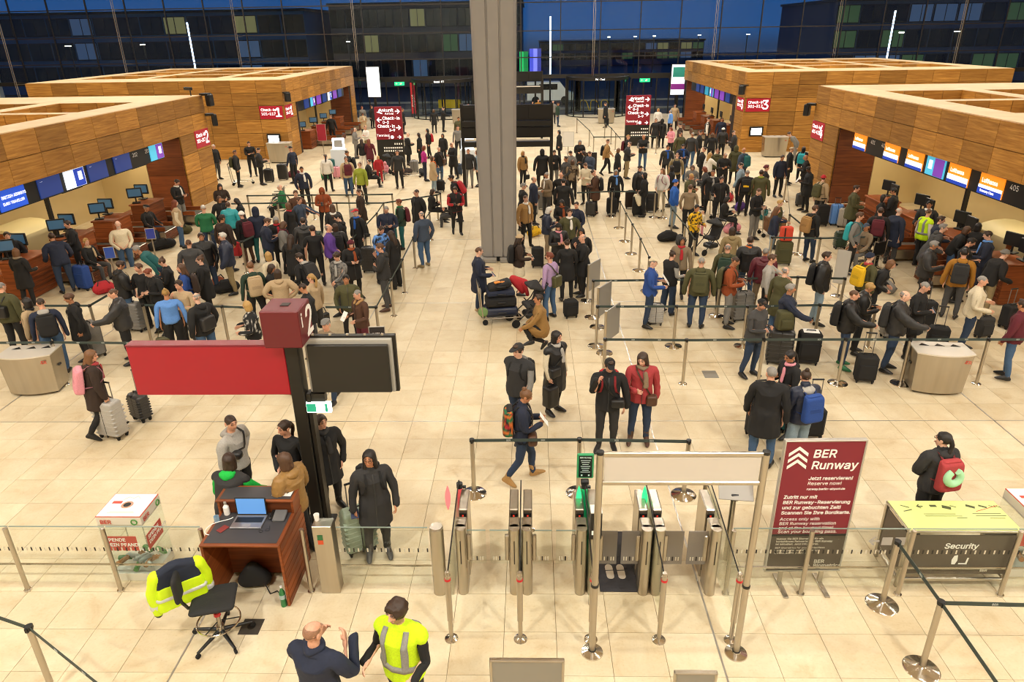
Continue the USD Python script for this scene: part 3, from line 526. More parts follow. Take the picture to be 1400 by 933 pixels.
def head_parts(k):
    S, H = k.S, k.H
    p = [H(S((0, .012, 1.662), (.076, .090, .086)), S((0, -.018, 1.655), (.070, .078, .078))),
         H(S((0, -.035, 1.625), (.062, .058, .06)), S((0, -.055, 1.562), (.034, .036, .026)), S((.036, -.02, 1.578), .026), S((-.036, -.02, 1.578), .026)),
         H(S((0, -.092, 1.652), (.009, .010, .010)), S((0, -.112, 1.618), (.014, .012, .010)), S((0, -.090, 1.612), (.02, .012, .008))),
         H(S((-.03, -.088, 1.672), (.02, .012, .008)), S((.03, -.088, 1.672), (.02, .012, .008))),
         S((0, -.084, 1.588), (.026, .012, .012))]
    for s in (1, -1): p += [S((.077 * s, .012, 1.635), (.012, .024, .034)), S((.079 * s, .006, 1.61), (.008, .013, .014))]
    return p
def make_body(k, near):
    S, H = k.S, k.H
    t = k.chain([(.90, .135, .105, .0), (.98, .160, .118, .005), (1.10, .138, .100, .0), (1.22, .150, .110, .0), (1.33, .165, .118, .005)])
    t += [H(S((0, .005, 1.33), (.165, .115, .04)), S((.15, .01, 1.40), .052), S((-.15, .01, 1.40), .052)), H(S((.1, .01, 1.42), .05), S((-.1, .01, 1.42), .05), S((0, .012, 1.46), (.062, .06, .03)))]
    t += k.limb([(0, .014, 1.44), (0, .0, 1.56)], [.058, .056])
    for s in (np.ones(3), mir):
        t += k.limb([SH * s, (SH * .45 + EL * .55) * s, EL * s, (EL * .7 + WR * .3) * s, WR * s], [.056, .048, .040, .041, .027])
        t += k.limb([HIP * s, (HIP * .6 + KN * .4) * s, KN * s, (KN * .7 + AN * .3 + [0, .012, 0]) * s, AN * s], [.088, .078, .054, .054, .036])
        t += [H(S(AN * s, .038), S(np.array([.106, .045, .03]) * s, .03), S(np.array([.118, -.10, .022]) * s, (.036, .03, .02)), S(np.array([.112, -.155, .018]) * s, (.026, .02, .014)))]
    hd = k.U(head_parts(k)); hs = [k.U(hand(k, s)) for s in (np.ones(3), mir)]
    if near: hd = hd.refine_to_length(.013); hs = [h.refine_to_length(.014) for h in hs]
    return k.done([k.U(t).refine_to_length(k.L), hd] + hs, L=(.045 if near else .2), it=(6 if near else 2))
def quilt(amp, per): return lambda v: amp * (np.abs(np.sin(PI * v[:, 2] / per)) ** .6 - .5) + .006 * (meshkit.fbm(v * 16, 2, 5) - .5)
def folds(amp, seed=1): return lambda v: amp * 2 * (meshkit.fbm(v * np.array([13, 13, 9]), 3, seed) - .5)
def sleeves(k, rad, to=1.0):
    o = []
    for s in (np.ones(3), mir):
        e = EL if to > .5 else EL * .15 + SH * .85
        pts = [SH * s, EL * s, (WR + AD * -.005) * s] if to > .9 else [SH * s, (SH * .35 + EL * .65) * s]
        o += k.limb(pts, rad[:len(pts)])
    return o
def torso(k, g, hem, flare=0.0):
    S, H = k.S, k.H
    t = k.chain([(hem, .158 + g + flare, .122 + g + flare, .004), (.98, .160 + g + flare * .5, .122 + g + flare * .5, .004), (1.10, .146 + g, .108 + g, .0), (1.22, .152 + g, .112 + g, .0), (1.33, .166 + g, .118 + g, .005)])
    return t + [H(S((0, .005, 1.33), (.166 + g, .116 + g, .04)), S((.155, .01, 1.405), .052 + g * .8), S((-.155, .01, 1.405), .052 + g * .8)),
                H(S((.1, .01, 1.42), .052 + g * .7), S((-.1, .01, 1.42), .052 + g * .7), S((0, .012, 1.455), (.062 + g * .5, .062 + g * .5, .03)))]
def ribbon(pts, w, t):
    p = np.asarray(pts, float)
    k = np.linspace(0, len(p) - 1, 3 * len(p)); p = np.stack([np.interp(k, np.arange(len(p)), p[:, i]) for i in range(3)], 1)
    v, f = [], []; tg = np.gradient(p, axis=0); n = len(p)
    for i in range(n):
        ti = tg[i] / np.linalg.norm(tg[i]); a = np.array([1., 0, 0]) - ti * ti[0]; a /= np.linalg.norm(a); b = np.cross(ti, a)
        for u, q in ((-1, -1), (1, -1), (1, 1), (-1, 1)): v.append(p[i] + a * u * w / 2 + b * q * t / 2)
    for i in range(n - 1):
        for j in range(4):
            k2 = (j + 1) % 4; f += [[i * 4 + j, i * 4 + k2, i * 4 + 4 + k2], [i * 4 + j, i * 4 + 4 + k2, i * 4 + 4 + j]]
    e = (n - 1) * 4; f += [[0, 2, 1], [0, 3, 2], [e, e + 1, e + 2], [e, e + 2, e + 3]]
    return np.array(v), np.array(f)
def tp(m, b, o, d=1):   # keep the side z + b*y > o (or < o)
    n = math.hypot(1, b); return m.trim_by_plane((0, b * d, d), d * o / n)
def garments(k):
    S, H = k.S, k.H; G = {}
    def g(name, parts, disp, hem=None, it=8, L=None, damp=1.0): G[name] = (*k.done(parts, L=L, it=it, trim=[((0, 0, 1), hem)] if hem else (), disp=disp), damp)
    col = lambda r, z0=1.43, z1=1.495: k.limb([(0, .012, z0), (0, .006, z1)], [r, r * .92])
    g('sweater', torso(k, .016, .88) + sleeves(k, [.068, .053, .040]) + col(.066, 1.43, 1.46), folds(.013), .90)
    g('tee', torso(k, .014, .88) + sleeves(k, [.068, .066], .5) + col(.064, 1.43, 1.45), folds(.007), .90)
    g('jacket', torso(k, .034, .80) + sleeves(k, [.080, .066, .052]) + col(.078), folds(.016, 3), .83)
    g('puffer', torso(k, .050, .82) + sleeves(k, [.092, .080, .062]) + col(.088, 1.43, 1.51), quilt(.016, .075), .85)
    cap = sum([k.limb([SH * s, (SH * .86 + EL * .14) * s], [.078, .066]) for s in (np.ones(3), mir)], [])
    g('vest', torso(k, .044, .82) + cap + col(.076, 1.43, 1.47), folds(.010, 9), .84)
    g('longvest', torso(k, .042, .50, .03) + cap + col(.080, 1.43, 1.49), folds(.010, 9), .54, damp=.5)
    tb_ = k.U(torso(k, .060, .82)); bx_ = lambda c, d: m3.Manifold.cube(d, True).translate(c)
    bands = tb_ ^ k.U([bx_((0, 0, 1.04), (1, 1, .055))] + [bx_((s * .105, 0, 1.25), (.05, 1, .42)) for s in (1, -1)]); G['bands'] = (*k.done([bands], it=0), 1.0)
    g('coat', torso(k, .036, .56, .03) + sleeves(k, [.080, .066, .052]) + col(.078), folds(.016, 4), .60, damp=.5)
    g('longcoat', torso(k, .036, .36, .045) + sleeves(k, [.080, .066, .052]) + col(.078), folds(.016, 6), .40, damp=.5)
    hood = [H(S((.07, .095, 1.455), .045), S((-.07, .095, 1.455), .045), S((0, .12, 1.43), (.08, .035, .06)), S((0, .085, 1.50), (.06, .03, .02)))] + [H(S((.08 * s, .06, 1.47), .034), S((.068 * s, -.03, 1.455), .026)) for s in (1, -1)]
    g('hood', hood, folds(.008, 8), it=4); G['hood'] = (*G['hood'][:2], 'chest')
    g('scarf', [H(S((.078 * s, .0, 1.485), (.03, .05, .035)), S((0, .085 * t, 1.475), (.05, .03, .035))) for s in (1, -1) for t in (1, -1)] + [H(S((.035, -.135, 1.40), (.035, .022, .05)), S((.045, -.175, 1.18), (.045, .015, .03)))], folds(.010, 2), it=4); G['scarf'] = (*G['scarf'][:2], 'chest')
    legs = lambda r: sum([k.limb([HIP * s, (HIP * .6 + KN * .4) * s, KN * s, (AN + [0, 0, .02]) * s], r) for s in (np.ones(3), mir)], []) + k.chain([(.90, .146, .115, .0), (.97, .165, .125, .004), (1.02, .150, .112, .0)])
    g('slim', legs([.098, .088, .066, .050]), folds(.012, 5), .075)
    g('wide', legs([.104, .098, .086, .082]), folds(.014, 7), .06)
    g('skirt', k.chain([(.55, .20, .17, 0), (.80, .185, .15, 0), (.97, .165, .125, .004), (1.02, .150, .112, 0)]), folds(.012, 5), .56, damp=.5)
    for nm, top in (('shoe', .10), ('boot', .22)):
        s = np.ones(3)
        p = [H(S(np.array([.106, .05, .035]), .042), S(np.array([.106, .02, .09]), .046), S(np.array([.12, -.11, .032]), (.046, .04, .032)), S(np.array([.113, -.185, .026]), (.032, .026, .024)))]
        if nm == 'boot': p += k.limb([(.105, .02, .09), (.104, .015, .25)], [.052, .058])
        G[nm] = (*k.done(p, it=3, L=k.L * .8, trim=[((0, 0, 1), .0), ((0, 0, -1), -(top + .03))]), 1.0)
    def strip(y0, g_, z0, z1=1.445):
        zz = np.linspace(z0, z1, 9); prof = np.interp(zz, [.5, .98, 1.10, 1.22, 1.33, 1.41, 1.455], [.13 + y0, .122, .108, .112, .115, .085, .052]) + g_
        v, f = ribbon([(0, -p - .004, z) for p, z in zip(prof, zz)], .016, .008); return v, f, 1.0
    G['zip_jacket'] = strip(0, .034, .84); G['zip_puffer'] = strip(0, .056, .86); G['zip_coat'] = strip(.02, .040, .62)
    # hair and headgear sit on the head bone
    cran = lambda e, y=.0: [H(S((0, .014 + y, 1.668), (.076 + e, .090 + e, .084 + e)), S((0, -.012 + y, 1.668), (.070 + e, .078 + e, .076 + e)))]
    face = k.H(S((0, -.135, 1.60), (.070, .085, .075)), S((0, -.15, 1.705), (.062, .080, .030)), S((0, -.14, 1.50), (.07, .07, .05)), S((.05, -.10, 1.655), (.022, .05, .04)), S((-.05, -.10, 1.655), (.022, .05, .04)))
    def hh(name, parts, cut=None, disp=None, low=None, bone='head', it=3):
        m = k.U(parts)
        if cut is not None: m = m - cut
        if low: m = tp(m, low[0], low[1])
        G[name] = (*k.done([m], L=k.L * .7, it=it, disp=disp), bone)
    fz = lambda v: .007 * (meshkit.fbm(v * 34, 2, 3) - .5) * 2
    hh('crop', cran(.005), face, None, (.35, 1.618))
    hh('short', cran(.015) + [S((0, -.055, 1.735), (.055, .045, .026))], face, fz, (.42, 1.600))
    hh('curly', cran(.032) + [S((0, -.05, 1.745), (.06, .05, .03))], face, lambda v: .018 * (meshkit.fbm(v * 42, 2, 3) - .5) * 2, (.35, 1.600), it=1)
    hh('bald', cran(.003), k.U([face, S((0, -.03, 1.74), (.10, .11, .062)), S((0, -.11, 1.67), (.10, .10, .10))]), None, (.3, 1.605))
    hh('bob', cran(.018) + [H(S((.06 * s, .01, 1.65), (.034, .06, .05)), S((.066 * s, .012, 1.53), (.032, .055, .03))) for s in (1, -1)] + [H(S((0, .05, 1.65), (.08, .055, .05)), S((0, .055, 1.52), (.078, .045, .03)))], face, fz, (0, 1.50))
    hh('longhair', cran(.018) + [H(S((.062 * s, .01, 1.65), (.034, .055, .05)), S((.075 * s, .02, 1.42), (.036, .05, .05))) for s in (1, -1)] + [H(S((0, .05, 1.65), (.08, .055, .05)), S((0, .105, 1.45), (.085, .05, .05)), S((0, .135, 1.26), (.07, .03, .03)))], face, fz, (0, 1.24), bone='hair')
    hh('ponytail', cran(.012) + [H(S((0, .10, 1.67), .03), S((0, .125, 1.60), .034)), H(S((0, .125, 1.60), .034), S((0, .125, 1.42), (.028, .024, .03)))], face, fz, (.10, 1.40), bone='hair')
    hh('bun', cran(.012) + [S((0, .075, 1.755), (.042, .042, .04)), H(S((0, .05, 1.73), .04), S((0, .07, 1.75), .03))], face, fz, (.30, 1.605))
    hh('fringe', cran(.020) + [H(S((-.05, -.075, 1.70), (.03, .03, .03)), S((.05, -.075, 1.70), (.03, .03, .03)))], k.H(S((0, -.135, 1.60), (.066, .075, .065)), S((0, -.14, 1.50), (.07, .07, .05))), fz, (.30, 1.600))
    hh('cap', [tp(m, .18, 1.682) for m in cran(.020)] + [H(S((0, -.075, 1.708), (.066, .02, .008)), S((0, -.165, 1.690), (.05, .03, .007)))], None, None)
    hh('beanie', [tp(m, .30, 1.664) for m in cran(.026)] + [tp(tp(m, .3, 1.664), .3, 1.700, -1) for m in cran(.034)], None, None)
    hh('flatcap', [H(S((0, .01, 1.735), (.095, .105, .026)), S((0, -.075, 1.712), (.07, .05, .02))), S((0, -.11, 1.70), (.07, .05, .010))], None, None)
    hh('hoodup', cran(.040, .01) + [H(S((.065 * s, .015, 1.64), (.05, .075, .06)), S((.06 * s, .02, 1.50), (.05, .07, .05))) for s in (1, -1)] + [H(S((0, .06, 1.64), (.09, .07, .06)), S((0, .06, 1.49), (.10, .06, .05)))], k.H(S((0, -.13, 1.60), (.064, .075, .075)), S((0, -.15, 1.66), (.06, .075, .05)), S((0, -.14, 1.50), (.06, .07, .05))), fz)
    hh('collarfur', [H(S((.085 * s, .01, 1.49), (.04, .06, .04)), S((0, .09 * t, 1.48), (.06, .035, .04))) for s in (1, -1) for t in (1,)] + [H(S((.085 * s, .01, 1.49), .04), S((.05 * s, -.11, 1.43), .03)) for s in (1, -1)], None, lambda v: .02 * (meshkit.fbm(v * 60, 2, 3) - .4), bone='chest')
    return G
HEADS = {'head', 'neck'}
def rig(tri):
    v, f, how = tri
    if how == 'chest': return v, f, weights(v, only={'chest'})
    if how == 'head': return v, f, weights(v, only={'head'})
    if how == 'hair':
        w = weights(v, only={'head'}); c = weights(v, only={'chest'}); k = np.clip((1.56 - v[:, 2]) / .12, 0, 1)[:, None]; return v, f, w * (1 - k) + c * k
    return v, f, weights(v, how)
def slimmed(v):   # the body under the clothes, drawn in towards its bones so that cloth stays outside it at bent joints
    W = weights(v); out = v.copy()
    for i, b in enumerate(BN):
        if b[:2] not in ('ua', 'fa', 'th', 'sn', 'sp', 'ch', 'pe'): continue
        _, a, c, _ = BONES[b]; a, c = np.asarray(a), np.asarray(c); t = ((v - a) @ (c - a)) / ((c - a) @ (c - a))
        k = W[:, i] * (np.clip((.93 - t) / .10, 0, 1) if b[:2] in ('fa', 'sn') else 1.0) * (np.clip((1.44 - v[:, 2]) / .06, 0, 1)) * (.12 if b in ('pelvis', 'spine', 'chest') else .58)
        out += k[:, None] * ((a + np.clip(t, 0, 1)[:, None] * (c - a)) - v)
    return out
TPL = []
for near, seg, L in ((True, 12, .040), (False, 7, .085), (False, 6, .15)):
    K = Kit(seg, L); T = {n: rig(t) for n, t in garments(K).items()}
    b = make_body(K, near); T['body'] = rig((slimmed(b[0]), b[1], 1.0)); T['barebody'] = rig((*b, 1.0)); TPL.append(T)
# ---- poses: arm directions (upper, fore) for the left arm in the figure's own frame (x to its left, y behind, z up); the right arm is mirrored
A_ = {'side': ((.17, .02, -1), (.07, -.13, -1)), 'pocket': ((.30, .14, -1), (-.16, -.42, -.9)), 'phone': ((.13, -.22, -.95), (-.42, -.82, .10)), 'near': ((.10, -.40, -.9), (-.30, -.55, .60)),
      'down': ((.22, -.20, -.95), (.02, -.40, -.9)), 'drag': ((.30, .36, -.9), (.12, .28, -.95)), 'reach': ((.30, -.80, -.55), (.05, -.92, -.38)), 'cross': ((.12, -.28, -.95), (-.95, -.42, .12)),
      'chin': ((.02, -.50, -.85), (-.30, -.28, .92)), 'clasp': ((.22, -.12, -.97), (-.52, -.60, -.55)), 'talk': ((.18, -.12, -.95), (.02, -.97, -.02)), 'knee': ((.16, -.42, -.88), (-.02, -.85, -.5)),
      'swing': ((.15, -.45, -.9), (.0, -.65, -.75)), 'back': ((.18, .42, -.9), (.06, .12, -1)), 'hip': ((.62, .22, -.75), (-.78, -.25, -.55)), 'hold': ((.18, -.10, -.97), (-.12, -.92, -.12)), 'up': ((.12, -.62, -.4), (-.15, -.35, .92))}
POSES = {'gs': ('near', 'near', {}), 'st': ('side', 'side', {}), 'pk': ('pocket', 'pocket', {}), 'ph': ('phone', 'phone', {'nod': .42}), 'p1': ('side', 'phone', {'nod': .35}), 'pl': ('phone', 'side', {'nod': .35}), 'hr': ('side', 'down', {}), 'hl': ('down', 'side', {}),
         'dr': ('side', 'drag', {}), 'dl': ('drag', 'side', {}), 'rr': ('side', 'reach', {'nod': .1}), 'rl': ('reach', 'side', {'nod': .1}), 'cx': ('cross', 'cross', {}), 'ch': ('cross', 'chin', {'nod': .1}), 'cl': ('clasp', 'clasp', {}),
         'tk': ('talk', 'talk', {}), 'hh': ('talk', 'side', {}), 'le': ('hold', 'hold', {'lean': .42, 'nod': .1}), 'be': ('down', 'down', {'lean': .85, 'nod': .1}), 'wk': ('swing', 'back', {'walk': 1}), 'wp': ('phone', 'phone', {'walk': 1, 'nod': .4}),
         'wr': ('swing', 'drag', {'walk': 1}), 'w2': ('down', 'down', {'walk': 1, 'lean': .12}), 'si': ('knee', 'knee', {'sit': 1}), 'sp': ('phone', 'phone', {'sit': 1, 'nod': .4}), 'cr': ('reach', 'knee', {'crouch': 1, 'nod': -.1}), 'hp': ('hip', 'side', {'nod': .25}), 'hq': ('hip', 'hip', {}),
         'fc': ('side', 'up', {'nod': .2}), 'rp': ('down', 'phone', {'nod': .35}), 'ea': ('side', 'up', {}), 'ho': ('hold', 'hold', {'nod': .15}), 'lk': ('cross', 'reach', {'lean': .35})}
def solve(pose, rng, turn=0.0):
    aL, aR, o = POSES[pose]; R, lean = {}, o.get('lean', 0.0)
    jit = lambda d: np.asarray(d, float) + rng.normal(0, .045, 3)
    sway = rng.normal(0, .03); R['pelvis'] = rx(lean * .35) @ ry(sway)
    R['spine'] = rx(lean * .8 + (.12 if o.get('crouch') else 0)) @ ry(-sway) @ rz(rng.normal(0, .04)); R['chest'] = rx(lean + (.22 if o.get('crouch') else 0) + .03) @ rz(rng.normal(0, .06))
    nod = o.get('nod', .06) + rng.normal(0, .05); R['neck'] = rz(turn * .4) @ rx(lean * .6 + nod * .5); R['head'] = rz(turn) @ rx(lean * .45 + nod)
    for sd, nm, m in (('L', aL, np.ones(3)), ('R', aR, mir)):
        u, f = A_[nm]; u, f = jit(u) * m, jit(f) * m; rest = AD * m
        R['ua' + sd] = R['chest'] @ rmin(rest, u); R['fa' + sd] = rmin(R['ua' + sd] @ rest, R['chest'] @ (f / np.linalg.norm(f))) @ R['ua' + sd]
        R['ha' + sd] = R['fa' + sd]; ax = np.cross(rest, [0, 1., 0]); curl = {'side': .35, 'swing': .5, 'back': .5, 'down': 1.0, 'drag': 1.0, 'phone': .8, 'reach': .6}.get(nm, .4)
        y = np.array([0, 1., 0]); c, s = math.cos(curl), math.sin(curl) * (1 if sd == 'L' else -1); K3 = np.array([[0, 0, 1.], [0, 0, 0], [-1, 0, 0]])
        R['fi' + sd] = R['ha' + sd] @ (np.eye(3) + s * K3 + (1 - c) * K3 @ K3)
    P0 = rz(0.0)
    for sd, m in (('L', np.ones(3)), ('R', mir)):
        sgn = m[0]; dn = KN * m - HIP * m; ds = AN * m - KN * m
        if o.get('sit'): t, s_, fp = (.16 * sgn, -1, -.10), (.02 * sgn, rng.normal(.0, .12), -1), 0
        elif o.get('crouch'): t, s_, fp = ((.22 * sgn, -.95, .30) if sgn > 0 else (.16 * sgn, -.70, -.70)), ((.0, .42, -.95) if sgn > 0 else (.0, .95, -.35)), (.15 if sgn > 0 else .9)
        elif o.get('walk'): t, s_, fp = ((.03, -.36, -1), (.02, -.06, -1), -.10) if sgn > 0 else ((-.03, .12, -1), (-.02, .62, -1), .55)
        else:
            a = rng.normal(0, .05); sp = abs(rng.normal(.05, .03)); t, s_, fp = (sgn * sp, a - .02, -1), (sgn * sp * .6, a + .07 + abs(rng.normal(0, .04)), -1), 0
        R['th' + sd] = P0 @ rmin(dn, t); R['sn' + sd] = rmin(R['th' + sd] @ ds, np.asarray(s_, float)) @ R['th' + sd]
        R['ft' + sd] = rz(sgn * abs(rng.normal(.16, .08))) @ rx(fp)
    pos = {}
    for b in BN:
        p, a, _, _ = BONES[b]; a = np.asarray(a, float); pos[b] = a if p is None else pos[p] + R[p] @ (a - np.asarray(BONES[p][1], float))
    return R, pos
def skin(tpl, R, pos, girth=1.0):
    v, f, W = tpl; out = np.zeros_like(v)
    if girth != 1.0:
        v = v.copy(); k = np.clip((1.50 - v[:, 2]) / .1, 0, 1) * np.clip((v[:, 2] - .1) / .2, 0, 1); s = 1 + (girth - 1) * k; v[:, 0] *= s; v[:, 1] *= s
    for i, b in enumerate(BN):
        w = W[:, i]; n = np.nonzero(w > 1e-4)[0]
        if len(n): out[n] += w[n, None] * ((v[n] - np.asarray(BONES[b][1])) @ R[b].T + pos[b])
    return out / np.maximum(W[:, [i for i in range(len(BN))]] * (W > 1e-4), 0).sum(1, keepdims=True), f
# ---- palette and the person builder
PAL = dict(blk='#1a1919', char='#2c2b2b', dgrey='#424141', grey='#77746f', lgrey='#a7a39c', white='#e4dfd6', cream='#d8cbae', beige='#b49c7a', tan='#a17b48', camel='#94703c', ochre='#9c6a1e', brown='#503424', dbrown='#33241b', rust='#94461f', orange='#d8702a',
           navy='#1f263a', slate='#3a4658', blue='#24468c', royal='#2358ac', sky='#5f90d6', teal='#1d5c5c', turq='#2fa3ad', green='#226b42', dgreen='#24392c', lime='#8f9a2f', olive='#4c4a2c', khaki='#8c7a56', red='#b0242c', brick='#a5393c', maroon='#5a1a26', pink='#d98f9b',
           magenta='#c2308c', lilac='#a58ab0', purple='#5c3a90', yellow='#e3b416', hivis='#c8ee14', denim='#3d5878', ddenim='#27374f', ldenim='#8093a0', taupe='#86745c', brightgreen='#0fae3f',
           sage='#8b9a84', shave='#9c7257', hblk='#1d1714', hdbr='#382619', hbr='#573b27', hlbr='#6e4a2c', hblond='#b58f52', hred='#73351c', hgrey='#8b8781', hwhite='#cfcac0', skin='#d7a083', skinp='#e0b096', skint='#b67d58', skind='#5a3a28')
LINPAL = {k: np.array(lin(v)) for k, v in PAL.items()}
HATS = {'cap', 'beanie', 'flatcap'}
def face_cols(rest, skincol, haircol, stubble):
    c = np.tile(skincol, (len(rest), 1)); x, y, z = rest[:, 0], rest[:, 1], rest[:, 2]; front = y < -.055
    def put(m, col, a):
        c[m] = c[m] * (1 - a) + np.asarray(col) * a
    ax = np.abs(x)
    put(front & (ax < .068) & (z > 1.53) & (z < 1.63) & (ax > .03), skincol * np.array([1.08, .86, .82]), .5)
    put(front & (np.hypot((ax - .031) / .017, (z - 1.650) / .008) < 1), (.02, .016, .014), .9)
    put(front & (np.hypot((ax - .033) / .024, (z - 1.680) / .006) < 1), haircol * .7, .8)
    put(front & (np.hypot(ax / .027, (z - 1.588) / .008) < 1) & (y < -.07), (.42, .13, .11), .7)
    if stubble: put((y < .02) & (z > 1.515) & (z < 1.608) & ~(front & (np.hypot(ax / .03, (z - 1.588) / .010) < 1)), haircol, stubble)
    return c
def parse_ex(extras): return dict((e.split(':', 1) + [''])[:2] for e in extras.split())
def person(row, seed):
    """One baked line: x y z face | top:col | legs:col | hair:col | pose | height level girth turn | extras | label. The figure's clothes, hair, shoes are its parts."""
    q = row.split('|'); x, y, z, face = map(float, q[0].split()); (top, tcol), (bot, bcol) = q[1].split(':'), q[2].split(':'); hair, hcol = (q[3].split(':') + ['hbr'])[:2]; pose = q[4]
    h, lod, girth, turn = map(float, q[5].split()); ex = parse_ex(q[6]); label = q[7]
    rng = np.random.default_rng(7000 + seed); T = TPL[int(lod)]; s = h / 1.75
    R, pos = solve(pose, rng, math.radians(turn)); o = POSES[pose][2]
    B, bf = skin(T['barebody' if top == 'tee' else 'body'], R, pos, 1.0)
    shoe = ex.get('shoe', 'blk'); skn = ex.get('skn') or ('skin', 'skinp', 'skin', 'skint')[seed % 4]
    Mx = np.eye(4); ca, sa = math.cos(face), math.sin(face)
    Mx[:3, :3] = s * np.array([[ca, -sa, 0], [sa, ca, 0], [0, 0, 1]]); Mx[:3, 3] = (x, y, z)
    P = xthing('person', label, 'person', Mx)
    hc = LINPAL[hcol] * rng.uniform(.85, 1.1); sk = LINPAL[skn] * rng.uniform(.92, 1.05)
    def put(name, v, f, m, col):
        me = usdkit.mesh(stage, pname(path_of(P), name), (v, f), m, smooth=True); put_col(me, col); return me
    put('body', B, bf, SKIN, face_cols(T['barebody'][0], sk, hc, .55 if 'beard' in ex else (.18 if rng.random() < .25 else 0)))
    matof = lambda k, kind: PUFF if kind == 'puffer' else (LEATH if kind == 'leather' else CLOTH)
    tc = LINPAL[tcol] * rng.uniform(.92, 1.08); bc = LINPAL[bcol] * rng.uniform(.92, 1.08)
    v, f = skin(T[bot], R, pos, girth); put({'slim': 'trousers', 'wide': 'trousers', 'skirt': 'skirt'}[bot], v, f, CLOTH, bc)
    vt, ft = skin(T[top], R, pos, girth)
    tcs = pattern(T[top][0], tc, ex) if ('pat' in ex) else tc
    put({'sweater': 'sweater', 'tee': 'shirt', 'jacket': 'jacket', 'puffer': 'jacket', 'vest': 'vest', 'coat': 'coat', 'longcoat': 'coat'}[top], vt, ft, matof(None, top), tcs)
    zk = {'jacket': 'zip_jacket', 'puffer': 'zip_puffer', 'coat': 'zip_coat'}.get(top)
    if zk and lod < 2: v, f = skin(T[zk], R, pos, girth); put('zip', v, f, LEATH, tc * .35 + .02)
    if 'vest' in ex: v, f = skin(T['longvest' if 'longvest' in ex else 'vest'], R, pos, girth * 1.03); put('vest', v, f, PUFF if 'longvest' in ex else CLOTH, LINPAL[ex['vest']])
    if ex.get('vest') == 'hivis': v, f = skin(T['bands'], R, pos, girth * 1.03); put('reflective_bands', v, f, CLOTH, lin('#8d8c88'))
    kind = 'boot' if 'boot' in ex else 'shoe'; sc = LINPAL[ex.get('boot') or shoe]
    for m in (np.ones(3), mir):
        v0, f0, W = T[kind]; q = v0 * m; ff = f0 if m[0] > 0 else f0[:, ::-1]; W2 = weights(q)
        v, _ = skin((q, ff, W2), R, pos); put(kind, v, ff, LEATH, sc)
    for e in ('hood', 'scarf'):
        if e in ex: v, f = skin(T[e], R, pos, 1.03); put(e, v, f, CLOTH if e == 'scarf' else matof(None, top), LINPAL[ex[e]] if ex[e] else tc)
    if 'fur' in ex: v, f = skin(T['collarfur'], R, pos, 1.0); put('fur_collar', v, f, HAIR, LINPAL[ex['fur']])
    if hair in T:
        v, f = skin(T[hair], R, pos); put('hood' if hair == 'hoodup' else 'hair', v, f, CLOTH if hair == 'hoodup' else HAIR, tc if hair == 'hoodup' else hc)
    if 'hat' in ex:
        k, c = ex['hat'].split(':'); v, f = skin(T[k], R, pos); put('hat' if k == 'beanie' else 'cap', v, f, CLOTH, LINPAL[c])
    if 'glasses' in ex:
        g = MB()
        for sx in (-1, 1):
            an = np.linspace(0, 2 * PI, 13); g.path([(sx * .033 + .022 * math.cos(a), -.108, 1.648 + .017 * math.sin(a)) for a in an], .0022, 5); g.path([(sx * .056, -.105, 1.65), (sx * .075, -.04, 1.652), (sx * .08, .01, 1.648)], .002, 5)
        g.path([(-.011, -.11, 1.652), (.011, -.11, 1.652)], .002, 5); v = np.vstack(g.v); f = np.vstack(g.f)
        v = (v - np.asarray(BONES['head'][1])) @ R['head'].T + pos['head']; put('glasses', v, f, BLACK, (.02, .02, .02))
    C = np.eye(4); C[:3, :3] = R['chest']; C[:3, 3] = pos['chest'] - R['chest'] @ np.asarray(BONES['chest'][1])
    def handpt(sd, ext=.10): return (Mx @ np.append(R['ha' + sd] @ (AD * ext * (np.ones(3) if sd == 'L' else mir)) + pos['ha' + sd], 1))[:3]
    return dict(prim=P, M=Mx, chest=Mx @ C, hand=handpt, R=R, s=s, face=face)
def pattern(v, c, ex):
    k = ex['pat']; a = LINPAL.get(k.split(',')[1]) if ',' in k else LINPAL['white']; k = k.split(',')[0]
    if k == 'dots':
        q = v * 14; d = np.linalg.norm(q - np.round(q), axis=1); m = d < .30
    elif k == 'stripe': m = (np.floor(v[:, 2] / .045) % 2) == 0
    elif k == 'plaid': m = ((np.floor(v[:, 2] / .05) % 2) == 0) ^ ((np.floor((v[:, 0] + v[:, 1]) / .05) % 2) == 0)
    else: m = meshkit.fbm(v * 16, 2, 4) > .52
    return np.where(m[:, None], a, c)
